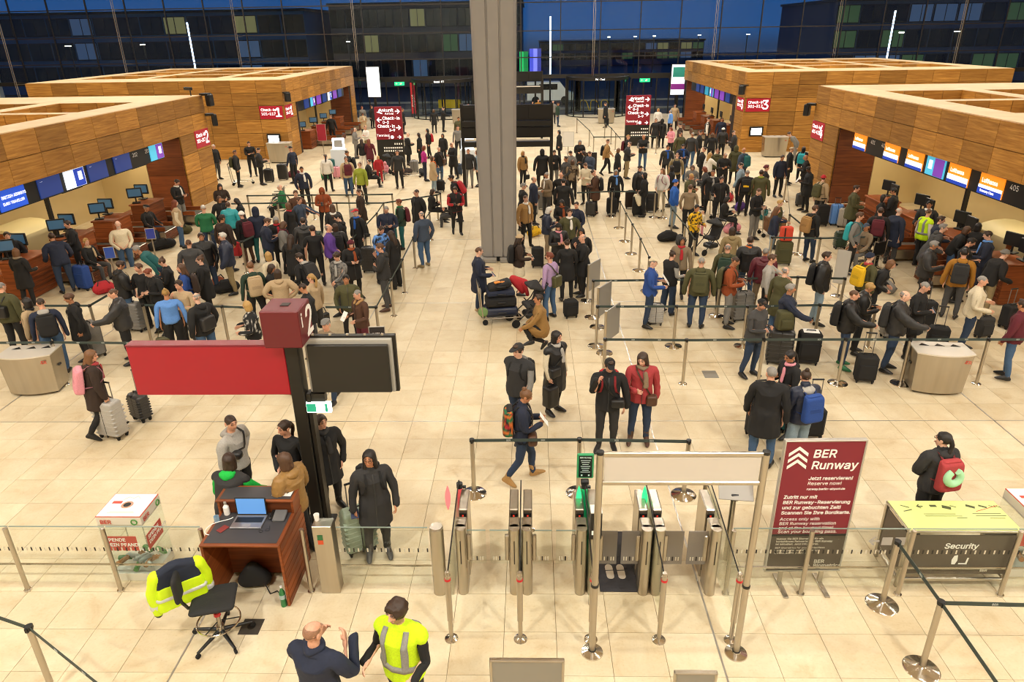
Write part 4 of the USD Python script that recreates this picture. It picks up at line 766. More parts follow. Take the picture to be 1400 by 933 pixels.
def worn_pack(p, col, label, cat='backpack', size=1.0, accent=None, off=.0, near=False):
    """A rucksack on a person's back: a thing of its own, placed at the wearer's shoulders."""
    t = xthing('backpack', label, cat, p['chest']); c = LINPAL[col]; K = Kit(12 if near else 8, 1)
    S, H = K.S, K.H; y0 = .155 + off
    b = H(*[S((sx * .13 * size, y0 + dy, z), r) for sx in (-1, 1) for dy, z, r in ((.02, 1.40, .03), (.02, 1.40 - .42 * size, .035), (.09 * size, 1.36, .04), (.11 * size, 1.40 - .40 * size, .045))])
    K.L = .06 if near else .12; v, f = K.done([b], it=3)
    def put(n, v, f, col, m=CLOTH): me = usdkit.mesh(stage, pname(path_of(t), n), (v, f), m, smooth=40); put_col(me, col)
    put('pack_body', v, f, pack_pat(v, c, accent))
    q = H(*[S((sx * .10 * size, y0 + .115 * size, z), .03) for sx in (-1, 1) for z in (1.40 - .20 * size, 1.40 - .36 * size)]); v, f = K.done([q], it=2); put('front_pocket', v, f, (LINPAL[accent] if accent and accent != 'pattern' else c * .8))
    q = H(*[S((sx * .10 * size, y0 + .04, 1.415), (.04, .05, .022)) for sx in (-1, 1)]); v, f = K.done([q], it=2); put('lid', v, f, c * 1.1)
    for sx in (-1, 1):
        pts = [(sx * .09, y0 - .01, 1.40), (sx * .095, .09, 1.475), (sx * .095, .0, 1.482), (sx * .10, -.10, 1.42), (sx * .105, -.155, 1.32), (sx * .13, -.14, 1.20), (sx * .185, -.02, 1.10), (sx * .16, .10, 1.08), (sx * .12, y0 - .01, 1.06)]
        v, f = ribbon(pts, .034, .012); put('strap', v, f, c * .45)
    return t
def pack_pat(v, c, accent):
    if accent == 'pattern':
        n = meshkit.fbm(v * 18, 2, 3); n2 = meshkit.fbm(v * 18 + 40, 2, 9); out = np.tile(LINPAL['blk'], (len(v), 1)); out[n > .5] = LINPAL['orange']; out[n2 > .55] = LINPAL['green']; out[(n < .42) & (n2 < .5)] = LINPAL['red']; return out
    return c
# ---------------------------------------------------------------- column, totems, display frame
COLM = mat('column_coat', '#8c8782', .55, 0, .03, 3, .02)
pc = thing('support_column', 'tall grey fluted support column in the middle of the hall', 'column', (-.98, 20.9, 0))
def col_section(w):
    h = w / 2; r = .16 * w; q = []; base = [(-h, -h + r), (-h + r * .3, -h + r * .3), (-h + r, -h), (-.17 * w, -h), (-.165 * w, -h + .03), (-.13 * w, -h + .03), (-.12 * w, -h - .02), (.12 * w, -h - .02), (.13 * w, -h + .03), (.165 * w, -h + .03), (.17 * w, -h)]
    for k in range(4):
        a = k * PI / 2
        q += [(x * math.cos(a) - y * math.sin(a), x * math.sin(a) + y * math.cos(a)) for x, y in base]
    return np.array(q)
zsec = [(.16, 1.02), (4, 1.12), (9, 1.26), (CEIL, 1.42)]; rings = [np.c_[col_section(w), np.full(44, z)] for z, w in zsec]; v = np.vstack(rings); f = []
for i in range(3):
    for j in range(44): k = (j + 1) % 44; f += [[i * 44 + j, i * 44 + k, (i + 1) * 44 + k], [i * 44 + j, (i + 1) * 44 + k, (i + 1) * 44 + j]]
f += [[0, (j + 1) % 43 + 1, j + 1] for j in range(1, 42)]
MB().add((v, np.array(f))).build('shaft', COLM, pc, smooth=25)
for sx in (-1, 1):
    for sy in (-1, 1): MB().box((sx * .36, sy * .36, .07), (.62, .62, .14), bev=.02).build('plinth_block', mat('plinth', '#8d8880', .5), pc)
MB().box((0, 0, .10), (.9, .9, .2)).build('shadow_gap', BLACK, pc)
def totem(lab, x, y, l2, l3):
    t = thing('direction_totem', lab, 'sign', (x, y, 0)); MB().box((0, .1, 2.03), (1.42, .2, 1.66), bev=.01).build('red_panel', REDLAB, t); MB().box((0, .1, .6), (1.42, .2, 1.2), bev=.01).build('black_base', DARKMETAL, t)
    X, Z = (1, 0, 0), (0, 0, 1); F = -.004
    q = MB().add(flat_poly([(0, .1), (.1, .13), (.16, .26), (.2, .22), (.17, .12), (.3, .06), (.3, .0)][::-1], (-.6, F, 2.5), X, Z)).add(place_text('Ankunft', .15, (.30, F, 2.62), X, Z, True, 'r')).add(place_text('Arrival', .11, (.30, F, 2.47), X, Z, False, 'r')).add(arrow((.38, F, 2.5), X, Z, .26))
    q.add(arrow((-.62, F, 2.08), X, Z, .26, False)).add(place_text('Check-in', .15, (-.32, F, 2.22), X, Z, True)).add(place_text(l2, .14, (-.32, F, 2.02), X, Z, True))
    q.add(place_text('Check-in', .15, (.32, F, 1.82), X, Z, True, 'r')).add(place_text(l3, .14, (.32, F, 1.62), X, Z, True, 'r')).add(arrow((.38, F, 1.68), X, Z, .26))
    q.add(place_text('Terminal', .12, (.0, F, 1.36), X, Z, False, 'r')).add(place_text('2', .10, (.0, F, 1.24), X, Z, False, 'r')).add((lambda m: (np.asarray(m.vertices)[:, [0, 2, 1]] * [1, -1, 1] + [.13, F, 1.33], np.asarray(m.faces)))(trimesh.creation.cylinder(.09, .006, sections=20))).add(arrow((.42, F, 1.23), X, Z, .2)); q.build('lettering', LITTXT, t)
    b = MB()
    for r, n in ((.98, 4), (.78, 9), (.62, 9)):
        for k in range(n): b.box((.6 - k * .115, -.004, r), (.075, .006, .085))
    b.build('pictograms', WHITE, t)
totem('red direction totem left of the column', -7.45, 38.3, '0–2', '3–9'); totem('red direction totem right of the column', 6.3, 43.2, '0–2', '3–9')
BLK2 = mat('black_board', '#0f0e0d', .35, 0, .2, 4, .1)
def frame_of_boards(lab, x0, x1, y, top, boards, strip=None):
    t = thing('display_frame', lab, 'display board', (0, y, 0))
    for x in (x0, x1): MB().box((x, 0, top / 2), (.12, .14, top), bev=.008).build('post', DARKMETAL, t)
    for k, (a, b, dpt) in enumerate(boards):
        MB().box(((x0 + x1) / 2, 0, (a + b) / 2), (x1 - x0, dpt, b - a), bev=.01).build('board', BLK2 if k % 2 == 0 else DARKMETAL, t)
        if k % 2 == 0:
            for i in range(4): MB().box((x0 + (x1 - x0) * (i + .5) / 4, -dpt / 2 - .012, (a + b) / 2), ((x1 - x0) / 4 - .06, .02, (b - a) * .82), bev=.006).build('panel', BLK2, t)
    if strip: MB().box(((x0 + x1) / 2, -.14, strip), (x1 - x0 - .2, .06, .055)).build('light_strip', mat('pale_strip', '#cfc9bd', .5), t)
frame_of_boards('black double-post display frame behind the column', -2.59, .80, 27.8, 3.88, [(3.28, 3.84, .2), (3.06, 3.26, .34), (2.64, 3.04, .2), (2.30, 2.50, .3)], 2.57)
frame_of_boards('smaller black display frame far behind the column', -2.4, .69, 44.5, 4.2, [(3.62, 4.18, .2), (2.95, 3.4, .2)], 3.35)
# ---------------------------------------------------------------- foreground sign post number 2
sg = thing('sign_post', 'black sign post with dark red cube reading i2 and two side panels', 'sign post', (-3.0, 7.95, 0))
MB().box((0, .06, 1.43), (.17, .20, 2.86), bev=.012).build('post', DARKMETAL, sg); MB().box((.125, .06, 1.06), (.05, .14, 2.12)).build('rail', DARKMETAL, sg); MB().box((0, .06, .02), (.4, .4, .04), bev=.01).build('base_plate', DARKMETAL, sg)
cb = MB().box((-.015, .02, 3.10), (.47, .47, .48), bev=.012).build('cube', mat('cube_red', '#64161e', .4), sg); MB().box((0, .02, 3.343), (.1, .1, .01)).build('vent', DARKMETAL, cb)
MB().add(place_text('2', .36, (.223, -.02, 2.92), (0, 1, 0), (0, 0, 1), True)).add(place_text('i', .17, (.223, -.15, 3.10), (0, 1, 0), (0, 0, 1), True)).build('number', WHITE, cb)
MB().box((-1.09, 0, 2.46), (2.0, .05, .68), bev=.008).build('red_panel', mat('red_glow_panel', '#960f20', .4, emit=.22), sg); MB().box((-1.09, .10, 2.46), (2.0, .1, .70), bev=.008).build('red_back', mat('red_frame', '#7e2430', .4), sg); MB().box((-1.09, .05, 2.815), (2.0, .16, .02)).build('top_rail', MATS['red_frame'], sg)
MB().box((.70, .02, 2.47), (1.02, .05, .66), bev=.006).build('dark_face', mat('dark_face', '#1d1b18', .35), sg); MB().box((.70, .08, 2.49), (1.10, .06, .74), bev=.006).build('pale_rim', mat('pale_rim', '#a9a69e', .4), sg); MB().box((.71, .14, 2.495), (1.16, .07, .79), bev=.006).build('back_case', DARKMETAL, sg)
for k in range(5): MB().box((.25 + k * .22, .12, 2.90), (.03, .03, .02)).build('bolt', STEEL, sg)
ex = MB().box((.235, .0, 1.93), (.34, .05, .15), bev=.004).build('exit_sign', mat('exit_white_lit', '#eafff4', .5, emit=1.6), sg, 'small lit green and white exit sign'); MB().add(flat_poly([(0, 0), (.12, 0), (.12, .11), (0, .11)], (.09, -.028, 1.875), (1, 0, 0), (0, 0, 1))).add(flat_poly([(0, 0), (.03, 0), (.03, .11), (0, .11)], (.33, -.028, 1.875), (1, 0, 0), (0, 0, 1))).build('green_pictogram', mat('pict_green', '#1f9a78', .5, emit=.6), ex); MB().box((.2, .06, 2.05), (.26, .1, .12)).build('exit_box', DARKMETAL, sg)
# ---------------------------------------------------------------- glass barrier
POSTX = [-8.75, -7.55, -6.35, -5.16, -3.97, -2.75, 2.36, 3.27, 4.44, 5.66, 6.86, 8.05]; BY = 6.70
TICKD, TICKL = mat('tick_dark', '#2a2520', .6), mat('tick_light', '#cfc7b4', .6)
def glass_span(t, x0, x1, z0=.10, z1=.955, ticks=True):
    MB().box(((x0 + x1) / 2, .05, (z0 + z1) / 2), (x1 - x0 - .02, .012, z1 - z0)).build('glass_pane', PANE, t); MB().box(((x0 + x1) / 2, .05, z1), (x1 - x0 - .02, .016, .006)).build('top_edge', mat('glass_edge', '#7f8f86', .3), t)
    if ticks:
        a, b = MB(), MB(); n = int((x1 - x0) / .055)
        for k in range(n): (a if k % 2 else b).box((x0 + (k + .5) * (x1 - x0) / n, .042, .62), (.016, .003, .055))
        a.build('dark_ticks', TICKD, t, kind='stuff'); b.build('pale_ticks', TICKL, t, kind='stuff')
def barrier(lab, xs, spans):
    t = thing('glass_barrier', lab, 'barrier', (0, BY, 0))
    for x in xs:
        MB().bar((x, 0, 0), (x, 0, .965), .028, 14).build('post', STEEL, t); MB().add(lathe([(0, .985), (.026, .98), (.03, .965), (.028, .95)], 14)).bar((x, 0, 0), (x, 0, .02), .045, 14).build('cap', CHROME, t)
    for a, b in spans:
        glass_span(t, a, b); MB().bar((a, .09, .34), (b, .09, .34), .014, 8).build('rail', CHROME, t)
barrier('long glass barrier with steel posts at the left', [x for x in POSTX if x < -3], [(-8.75, -7.55), (-7.55, -6.35), (-6.35, -5.16), (-5.16, -3.99)])
barrier('long glass barrier with steel posts at the right', [x for x in POSTX if x > 2], [(2.36, 3.27), (3.27, 4.44), (4.44, 5.66), (5.66, 6.86), (6.86, 8.05)])
barrier('short glass panel between desk and gates', [-2.75], [(-2.36, -1.24)])
bx = thing('steel_box', 'brushed steel box beside the desk with a small coloured sticker', 'cabinet', (-2.5, 6.76, 0)); MB().box((0, 0, .51), (.235, .17, 1.02), bev=.006).build('body', STEEL, bx); MB().box((-.03, -.088, .86), (.065, .004, .07)).build('green_sticker', mat('stick_g', '#2f6a3c', .5), bx); MB().box((-.03, -.088, .79), (.065, .004, .06)).build('orange_sticker', mat('stick_o', '#d0502c', .5), bx)
cpp = thing('paper_cup', 'white paper cup on the steel box beside the desk', 'cup', (-2.58, 6.80, 1.02)); MB().add(lathe([(0, 0), (.026, 0), (.034, .085), (.031, .085), (.025, .006)], 16)).build('cup', WHITE, cpp)
# ---------------------------------------------------------------- access gates
def divider(lab, x, sides, ind, indcol):
    t = thing('access_gate', lab, 'access gate', (x, 0, 0))
    MB().bar((0, 5.98, .0), (0, 5.98, .97), .026, 14).bar((0, 5.98, .28), (0, 5.98, .93), .033, 14).build('front_post', STEEL, t); MB().add(lathe([(0, .025), (.03, .025), (.075, .008), (.08, 0), (0, 0)], 20)).build('post_base', CHROME, t).GetPrim()
    ch = t.GetPath().AppendChild('post_base') if hasattr(t, 'GetPath') else None
    UsdGeom.Xformable(stage.GetPrimAtPath(ch)).AddTranslateOp().Set(Gf.Vec3d(0, 5.98, 0))
    MB().bar((0, 5.98, .86), (0, 5.98, .885), .037, 14).build('red_ring', mat('ring_red', '#c5202a', .4), t)
    MB().add((lambda m: (np.stack([np.asarray(m.vertices)[:, 2] - .006, np.asarray(m.vertices)[:, 0], np.asarray(m.vertices)[:, 1]], 1), np.asarray(m.faces)))(trimesh.creation.extrude_polygon(Polygon([(6.01, .25), (7.45, .25), (7.45, 1.14), (7.1, 1.10), (6.01, .93)]), .012))).build('glass_fin', PANE, t)
    MB().bar((0, 6.01, .93), (0, 7.1, 1.10), .008, 6).bar((0, 7.1, 1.10), (0, 7.45, 1.14), .008, 6).build('fin_edge', BLACK, t)
    for s in sides:
        MB().bar((s * .075, 6.72, 0), (s * .075, 6.72, .98), .066, 18).box((s * .075, 6.83, .49), (.13, .2, .98), bev=.012).build('pedestal', STEEL, t); MB().box((s * .075, 6.652, .66), (.012, .006, .34)).build('slot', DARKMETAL, t)
        MB().box((s * .085, 7.2, .52), (.11, .42, 1.04), bev=.012).build('rear_cabinet', STEEL, t); MB().box((s * .085, 6.985, .55), (.085, .008, .86)).build('dark_window', BLACK, t); MB().box((s * .085, 6.98, .95), (.02, .01, .02)).build('sensor_light', mat('sensor_red', '#d0301c', .4, emit=.6), t)
        MB().box((s * .165, 6.78, .64), (.05, .05, .38), bev=.01).build('hinge', STEEL, t)
    if ind is not None:
        an = np.linspace(-1, 1, 11); pts = [(.035 * (1 - a * a), .17 * a) for a in an] + [(-.035 * (1 - a * a), .17 * a) for a in an[::-1][1:-1]]
        MB().add(flat_poly(pts, (ind, 7.22, 1.04), (1, 0, 0), (0, .15, 1), .01)).build('indicator', mat('ind_' + indcol, {'g': '#2fd083', 'r': '#e06a6a'}[indcol], .4, emit=.9), t, 'lit leaf-shaped indicator')
    return t
divider('leftmost access gate pillar beside the steel cylinder', -.93, (1,), -.12, 'r'); divider('second access gate pillar from the left', -.14, (-1, 1), None, ''); divider('third access gate pillar, behind the left banner post', .66, (-1, 1), -.08, 'g'); divider('fourth access gate pillar from the left', 1.43, (-1, 1), -.04, 'g'); divider('rightmost access gate pillar', 2.24, (-1,), None, '')
MB().bar((0, 0, 0), (0, 0, .98), .085, 20).bar((0, 0, .98), (0, 0, 1.0), .075, 20).build('cylinder_post', STEEL, None, 'thick steel cylinder post at the left end of the gates', cat='post')
UsdGeom.Xformable(stage.GetPrimAtPath('/World/cylinder_post')).AddTranslateOp().Set(Gf.Vec3d(-1.14, 6.72, 0))
GREYFLAP = usdkit.material(stage, '/World/Looks/tinted_flap', {'t': ('transparent_bsdf', {'color': (.6, .58, .56)}), 'd': ('principled_bsdf', {'base_color': (.32, .29, .26), 'roughness': .2}), 'm': ('mix_closure', {'fac': .55})}, [('t.BSDF', 'm.closure1'), ('d.BSDF', 'm.closure2')], surface='m.closure')
for k, (xa, xb) in enumerate(((-.79, -.28), (.0, .52), (.80, 1.29), (1.57, 2.10))):
    t = thing('gate_flaps', f'pair of {"clear glass" if k < 2 else "grey tinted"} flaps in the {ordn[k].replace("nearest", "first").replace("second first", "second")} gate lane from the left', 'gate flaps', (0, 6.78, 0)); w = (xb - xa) / 2 - .03
    for s, x in ((1, xa + w / 2 + .005), (-1, xb - w / 2 - .005)):
        fl = MB().box((x, 0, .64), (w, .012, .50), bev=.005).build('flap', PANE if k < 2 else GREYFLAP, t); MB().box((x, -.01, .48), (.016, .004, .06)).build('tick', TICKD, fl)
        q = MB(); [q.box((x + dx, -.01, .48), (.014, .003, .055)) for dx in (-.07, -.04, .04, .07)]; q.build('pale_ticks', TICKL, fl, kind='stuff')
        if k < 2: MB().box((x, 0, .893), (w, .016, .008)).build('edge', MATS['glass_edge'], fl)
for lab, x, c in (('red post terminal at the first gate', -.92, '#e0565a'), ('green post terminal under the green display', .66, '#25c274')):
    t = thing('reader_post', lab, 'post', (x, 7.42, 0)); MB().bar((0, 0, 0), (0, 0, 1.05), .036, 12).build('column', mat('post' + c[1:], c, .4, emit=.25), t); MB().bar((0, 0, 1.05), (0, 0, 1.12), .04, 12).box((.06, 0, 1.06), (.04, .03, .03)).build('head', BLACK, t)
ds = thing('gate_display', 'small black display in a green frame on a stand', 'display', (.665, 7.42, 1.12)); MB().box((0, 0, .02), (.10, .08, .06), bev=.01).build('mount', BLACK, ds)
MB().box((0, 0, .26), (.21, .035, .36), bev=.012).build('frame', mat('frame_green', '#2f9a63', .4), ds); MB().box((0, -.02, .26), (.165, .006, .31)).build('display', mat('display_dark', '#13211c', .25), ds)
q = MB().add(place_text('BER Runway', .018, (0, -.025, .385), (1, 0, 0), (0, 0, 1), True, 'c')); [q.box((0, -.025, .35 - .028 * k), (.12 - .02 * (k % 3), .003, .006)) for k in range(7)]; q.box((-.045, -.025, .135), (.02, .003, .02)).box((.045, -.025, .135), (.02, .003, .02)).build('lettering', mat('dim_text', '#b9c9c0', .5, emit=.3), ds)
sc_ = thing('scanner', 'black scanner box with white label on the left banner post', 'scanner', (.70, 6.5, 1.05)); MB().box((.02, 0, .18), (.13, .16, .36), bev=.01).build('casing', BLACK, sc_); MB().box((.02, -.0, .368), (.13, .15, .01)).box((.02, -.083, .10), (.10, .006, .055)).build('label', WHITE, sc_); MB().bar((0, .02, -1.05), (0, .02, .02), .03, 10).build('stand', STEEL, sc_)
tb = thing('tilted_panel', 'grey tilted information board on a dark post right of the gates', 'board', (2.52, 7.32, 0)); MB().bar((0, 0, 0), (0, 0, 1.0), .035, 12).build('post', STEEL, tb); MB().box((0, 0, 1.0), (.10, .10, .10), bev=.01).build('mount', BLACK, tb); v, f = tbox((0, 0, 0), (.42, .30, .02), bev=.006); v2, f2 = moved((v, f), (.02, .03, 1.09), -.12, .7); MB().add((v2, f2)).build('board', GREYP, tb)
ws = thing('glass_side_panel', 'low glass side panel with slanted black edge right of the gates', 'glass panel', (2.24, 0, 0)); MB().bar((0, 7.62, 0), (0, 7.62, .98), .03, 12).build('post', STEEL, ws); MB().box((0.03, 7.3, .55), (.012, .6, .7)).build('pane', PANE, ws); MB().bar((.03, 7.6, .95), (.03, 7.0, .90), .008, 6).build('edge', BLACK, ws)
# banner frame over the gates
bf_ = thing('banner_stand', 'tall steel frame with blank white banner over the gates', 'banner', (0, 5.80, 0))
for x in (.66, 2.25):
    MB().bar((x, 0, 0), (x, 0, 2.60), .036, 16).build('post', STEEL, bf_); MB().bar((x, 0, 2.60), (x, 0, 2.63), .038, 16).bar((x, 0, .95), (x, 0, .98), .042, 16).build('cap', BLACK, bf_); m = MB(); v, f = lathe([(.036, .05), (.05, .03), (.12, .012), (.125, 0), (0, 0)], 28); m.add((v + [x, 0, 0], f)).build('foot', CHROME, bf_); MB().bar((x, 0, .0), (x, 0, .05), .044, 14).build('collar', BLACK, bf_)
MB().box((1.455, 0, 2.435), (1.50, .02, .30)).build('banner', mat('banner_white', '#cfc8bf', .6), bf_)
for z in (2.60, 2.27): MB().box((1.455, 0, z), (1.54, .045, .045), bev=.008).build('rail', STEEL, bf_)
# floor mat and slippers
fm = thing('floor_mat', 'dark grey mat in the third gate lane', 'mat', (1.10, 0, 0)); MB().box((0, 7.29, .006), (.53, 1.14, .012), bev=.003).build('mat', mat('mat_grey', '#39373a', .9, 0, .1, 30, .3), fm); MB().box((.02, 7.6, .0135), (.035, .5, .003)).build('dark_stripe', BLACK, fm)
for k, x in enumerate((.985, 1.13)):
    t = thing('footprint_sticker', f'{("left", "right")[k]} pale footprint marking on the dark mat', 'marking', (x, 7.05, .0125), .06); m = MB()
    m.add((lambda q: (np.asarray(q.vertices), np.asarray(q.faces)))(trimesh.creation.extrude_polygon(Polygon([(.046 * math.cos(a), .046 * math.sin(a) - .07) for a in np.linspace(PI, 2 * PI, 12)] + [(.048, .03), (-.048, .03)]), .003))); m.build('heel', mat('footprint', '#cfc4b2', .7), t)
    m = MB(); m.add((lambda q: (np.asarray(q.vertices), np.asarray(q.faces)))(trimesh.creation.extrude_polygon(Polygon([(-.048, .045), (.048, .045)] + [(.048 * math.cos(a), .06 * math.sin(a) + .09) for a in np.linspace(0, PI, 14)]), .003))); m.build('toe', MATS['footprint'], t)
# ---------------------------------------------------------------- staff desk
dk = thing('staff_desk', 'wooden staff desk with dark grey top and raised rear shelf', 'desk', (-3.40, 6.44, 0)); TOPM = mat('desk_top_grey', '#38373a', .55, 0, .05, 20)
def side(x): 
    m = trimesh.creation.extrude_polygon(Polygon([(0, 0.02), (.86, .02), (.86, 1.13), (.58, 1.13), (.58, .93), (0, .93)]), .03); v = np.asarray(m.vertices); return np.stack([v[:, 2] + x, v[:, 0], v[:, 1]], 1), np.asarray(m.faces)
for x in (-.47, .44): MB().add(side(x)).build('side_panel', WDESK, dk, smooth=False)
for k in range(9): MB().box((.474, .43, .07 + k * .10), (.008, .84, .085), bev=.003).build('side_plank', WDESK, dk)
MB().box((0, .84, .58), (.92, .03, 1.08)).build('front_panel', WDESK, dk); MB().box((0, .30, .935), (.94, .64, .03), bev=.006).build('worktop', WDESK, dk); MB().box((0, .31, .951), (.86, .58, .004)).build('worktop_inlay', TOPM, dk)
MB().box((0, .72, 1.135), (.96, .32, .03), bev=.006).build('shelf', WDESK, dk); MB().box((0, .72, 1.151), (.88, .25, .004)).build('shelf_inlay', TOPM, dk); MB().box((0, .60, 1.03), (.90, .02, .17)).build('shelf_riser', WDARK, dk); MB().box((0, .55, .30), (.88, .02, .5)).build('modesty_panel', WDARK, dk)
lp = thing('laptop', 'open silver laptop with blue screen on the staff desk', 'laptop', (-3.43, 6.84, .953)); ALU = mat('aluminium', '#9b9a9c', .35, .7)
MB().box((0, 0, .01), (.38, .25, .018), bev=.005).build('base', ALU, lp); MB().box((0, .025, .0195), (.33, .10, .002)).build('keyboard', BLACK, lp); MB().box((0, -.08, .0195), (.10, .06, .002)).build('touchpad', mat('pad_grey', '#8a898c', .4), lp)
a = 1.85; v, f = tbox((0, 0, .125), (.38, .012, .25), bev=.004); MB().add(moved((v, f), (0, .125, .015), 0, -.05)).build('lid', BLACK, lp); v, f = tbox((0, -.008, .128), (.35, .003, .215)); MB().add(moved((v, f), (0, .125, .015), 0, -.05)).build('display', mat('laptop_blue', '#5b93d8', .4, emit=.45), lp)
ph_ = thing('card_terminal', 'grey desk telephone with blue display on the staff desk', 'telephone', (-3.08, 6.98, .953)); MB().add(moved(tbox((0, 0, .03), (.15, .17, .03), bev=.008), (0, -.04, 0), 0, .25)).build('body', mat('phone_grey', '#5f5f60', .5), ph_); MB().add(moved(tbox((0, 0, .05), (.12, .02, .09), bev=.006), (0, .06, .03), 0, -.5)).build('display_head', mat('phone_light', '#b4b3b0', .5), ph_); MB().add(moved(tbox((0, -.012, .055), (.07, .004, .05)), (0, .06, .03), 0, -.5)).build('display', mat('phone_blue', '#2850d8', .4, emit=.7), ph_); MB().box((-.105, -.02, .03), (.04, .19, .035), bev=.015).build('handset', BLACK, ph_)
bo = thing('spray_bottle', 'white bottle on the staff desk left of the laptop', 'bottle', (-3.76, 7.0, .953)); MB().add(lathe([(0, 0), (.034, 0), (.036, .01), (.036, .11), (.016, .14), (.016, .15)], 18)).build('bottle', WHITE, bo); MB().bar((0, 0, .15), (0, 0, .185), .017, 12).build('cap', GREYP, bo)
mg = thing('mug', 'small pale blue cup on the staff desk', 'cup', (-3.83, 6.86, .953)); MB().add(lathe([(0, 0), (.03, 0), (.033, .075), (.029, .075), (.026, .008), (0, .008)], 18)).build('cup', mat('cup_blue', '#8aa8bd', .4), mg)
tag(MB().box((-3.70, 6.71, .958), (.085, .125, .008), -.5, .002).build('passport', mat('passport_red', '#7d2a26', .6), None, 'dark red booklet lying on the staff desk', cat='booklet'))
gl = thing('spectacles', 'pair of thin black glasses lying on the staff desk', 'glasses', (-3.18, 6.66, .956), .3)
for s in (-1, 1): an = np.linspace(0, 2 * PI, 15); MB().path([(s * .035 + .024 * math.cos(q), 0, .018 + .016 * math.sin(q)) for q in an], .002, 5).build('rim', BLACK, gl); MB().path([(s * .06, 0, .025), (s * .06, .06, .02), (s * .055, .11, .004)], .002, 5).build('temple', BLACK, gl)
cbp = [(-3.82, 6.60, .958), (-3.90, 6.68, .958), (-3.86, 6.80, .958), (-3.74, 6.87, .958), (-3.66, 6.93, .96)]; from scipy.interpolate import CubicSpline
tag(MB().path(CubicSpline(range(5), np.array(cbp))(np.linspace(0, 4, 30)), .005, 6).build('charging_cable', WHITE, None, 'white cable curling over the staff desk', cat='cable'))
pp = thing('notice_sheet', 'white printed sheet on the raised shelf of the desk', 'sheet', (-3.09, 7.17, 1.154), -.05); MB().box((0, 0, .001), (.24, .15, .002)).build('paper', WHITE, pp); q = MB(); [q.box((-.06, .045 - k * .02, .0025), (.09, .006, .001)) for k in range(5)]; q.build('red_print', mat('print_red', '#b44a50', .6), pp); MB().path([(.02, -.03, .003), (.05, .02, .003), (.06, -.02, .003), (.09, .04, .003)], .006, 5).build('drawing', BLACK, pp)
gb = thing('water_bottle', 'green plastic bottle standing under the desk', 'bottle', (-3.02, 6.47, 0)); MB().add(lathe([(0, 0), (.035, 0), (.037, .02), (.033, .10), (.037, .12), (.037, .2), (.014, .26), (.014, .28)], 16)).build('bottle', mat('bottle_green', '#2f7a45', .25), gb); MB().bar((0, 0, .28), (0, 0, .30), .016, 10).build('cap', WHITE, gb); MB().bar((0, 0, .12), (0, 0, .18), .038, 16).build('label', mat('bottle_label', '#9fb6b8', .5), gb)
bgd = thing('rucksack_on_floor', 'black bag lying in the leg space of the desk', 'bag', (-3.5, 6.8, 0)); K = Kit(10, .05); v, f = K.done([K.H(K.S((-.1, 0, .1), .1), K.S((.12, .03, .1), .1), K.S((0, .02, .26), .09))], it=3, trim=[((0, 0, 1), 0)]); m_ = usdkit.mesh(stage, pname(path_of(bgd), 'bag_body'), (v, f), CLOTH, smooth=True); put_col(m_, (.01, .01, .01)); MB().path([(.15, -.05, .1), (.25, -.15, .01), (.32, -.1, .01), (.36, -.14, .01)], .008, 6).build('strap', BLACK, bgd)
# drafting stool with a hi-vis jacket over its back
ch = thing('drafting_stool', 'black swivel stool with chrome foot ring behind the desk', 'stool', (-3.58, 5.98, 0), .25)
for k in range(5):
    a = k * 2 * PI / 5 + .25; e = np.array([.34 * math.cos(a), .34 * math.sin(a), .06]); MB().bar((0, 0, .12), e + [0, 0, .01], .026, 10, .016).build('foot', BLACK, ch); MB().bar(e + [-.012 * math.sin(a), .012 * math.cos(a), -.03], e + [.012 * math.sin(a), -.012 * math.cos(a), -.03], .030, 12).bar(e, e - [0, 0, .03], .012, 8).build('caster', RUBBER, ch)
MB().bar((0, 0, .10), (0, 0, .50), .024, 12).bar((0, 0, .10), (0, 0, .18), .045, 14).build('gas_column', STEEL, ch); an = np.linspace(0, 2 * PI, 33); MB().path([(.235 * math.cos(q), .235 * math.sin(q), .25) for q in an], .010, 8).build('foot_ring', CHROME, ch)
for k in range(3): a = k * 2 * PI / 3; MB().bar((.03 * math.cos(a), .03 * math.sin(a), .25), (.235 * math.cos(a), .235 * math.sin(a), .25), .007, 6).build('spoke', BLACK, ch)
MB().bar((0, 0, .33), (0, 0, .37), .04, 12).build('red_collar', MATS['ring_red'], ch); K = Kit(12, .04)
v, f = K.done([K.H(*[K.S((sx * .19, sy * .17, .565), (.05, .05, .032)) for sx in (-1, 1) for sy in (-1, 1)])], it=2); MB().add((v, f)).build('seat', mat('stool_fabric', '#242424', .85, 0, .1, 60, .2), ch, smooth=True); MB().box((0, 0, .51), (.22, .18, .05), bev=.02).build('seat_mechanism', BLACK, ch)
MB().path([(-.1, 0, .50), (-.28, .0, .50), (-.33, .0, .60), (-.33, .0, .78)], .02, 8).build('back_bar', BLACK, ch); v, f = K.done([K.H(*[K.S((-.31, sy * .15, z), (.03, .05, .05)) for sy in (-1, 1) for z in (.76, 1.0)])], it=2); MB().add((v, f)).build('backrest', MATS['stool_fabric'], ch, smooth=True)
hv = thing('hi_vis_jacket', 'yellow and navy hi-vis jacket hung over the stool back', 'jacket', (-3.90, 5.95, 0), -.95)
HV = mat('hi_vis', '#c6e60e', .6, 0, .06, 8, .3, emit=.12); NAVY = mat('navy_cloth', '#1c2436', .8, 0, .1, 20, .3); REFL = mat('reflective_grey', '#c9cbc8', .35)
K = Kit(12, .03); dn = folds(.014, 21)
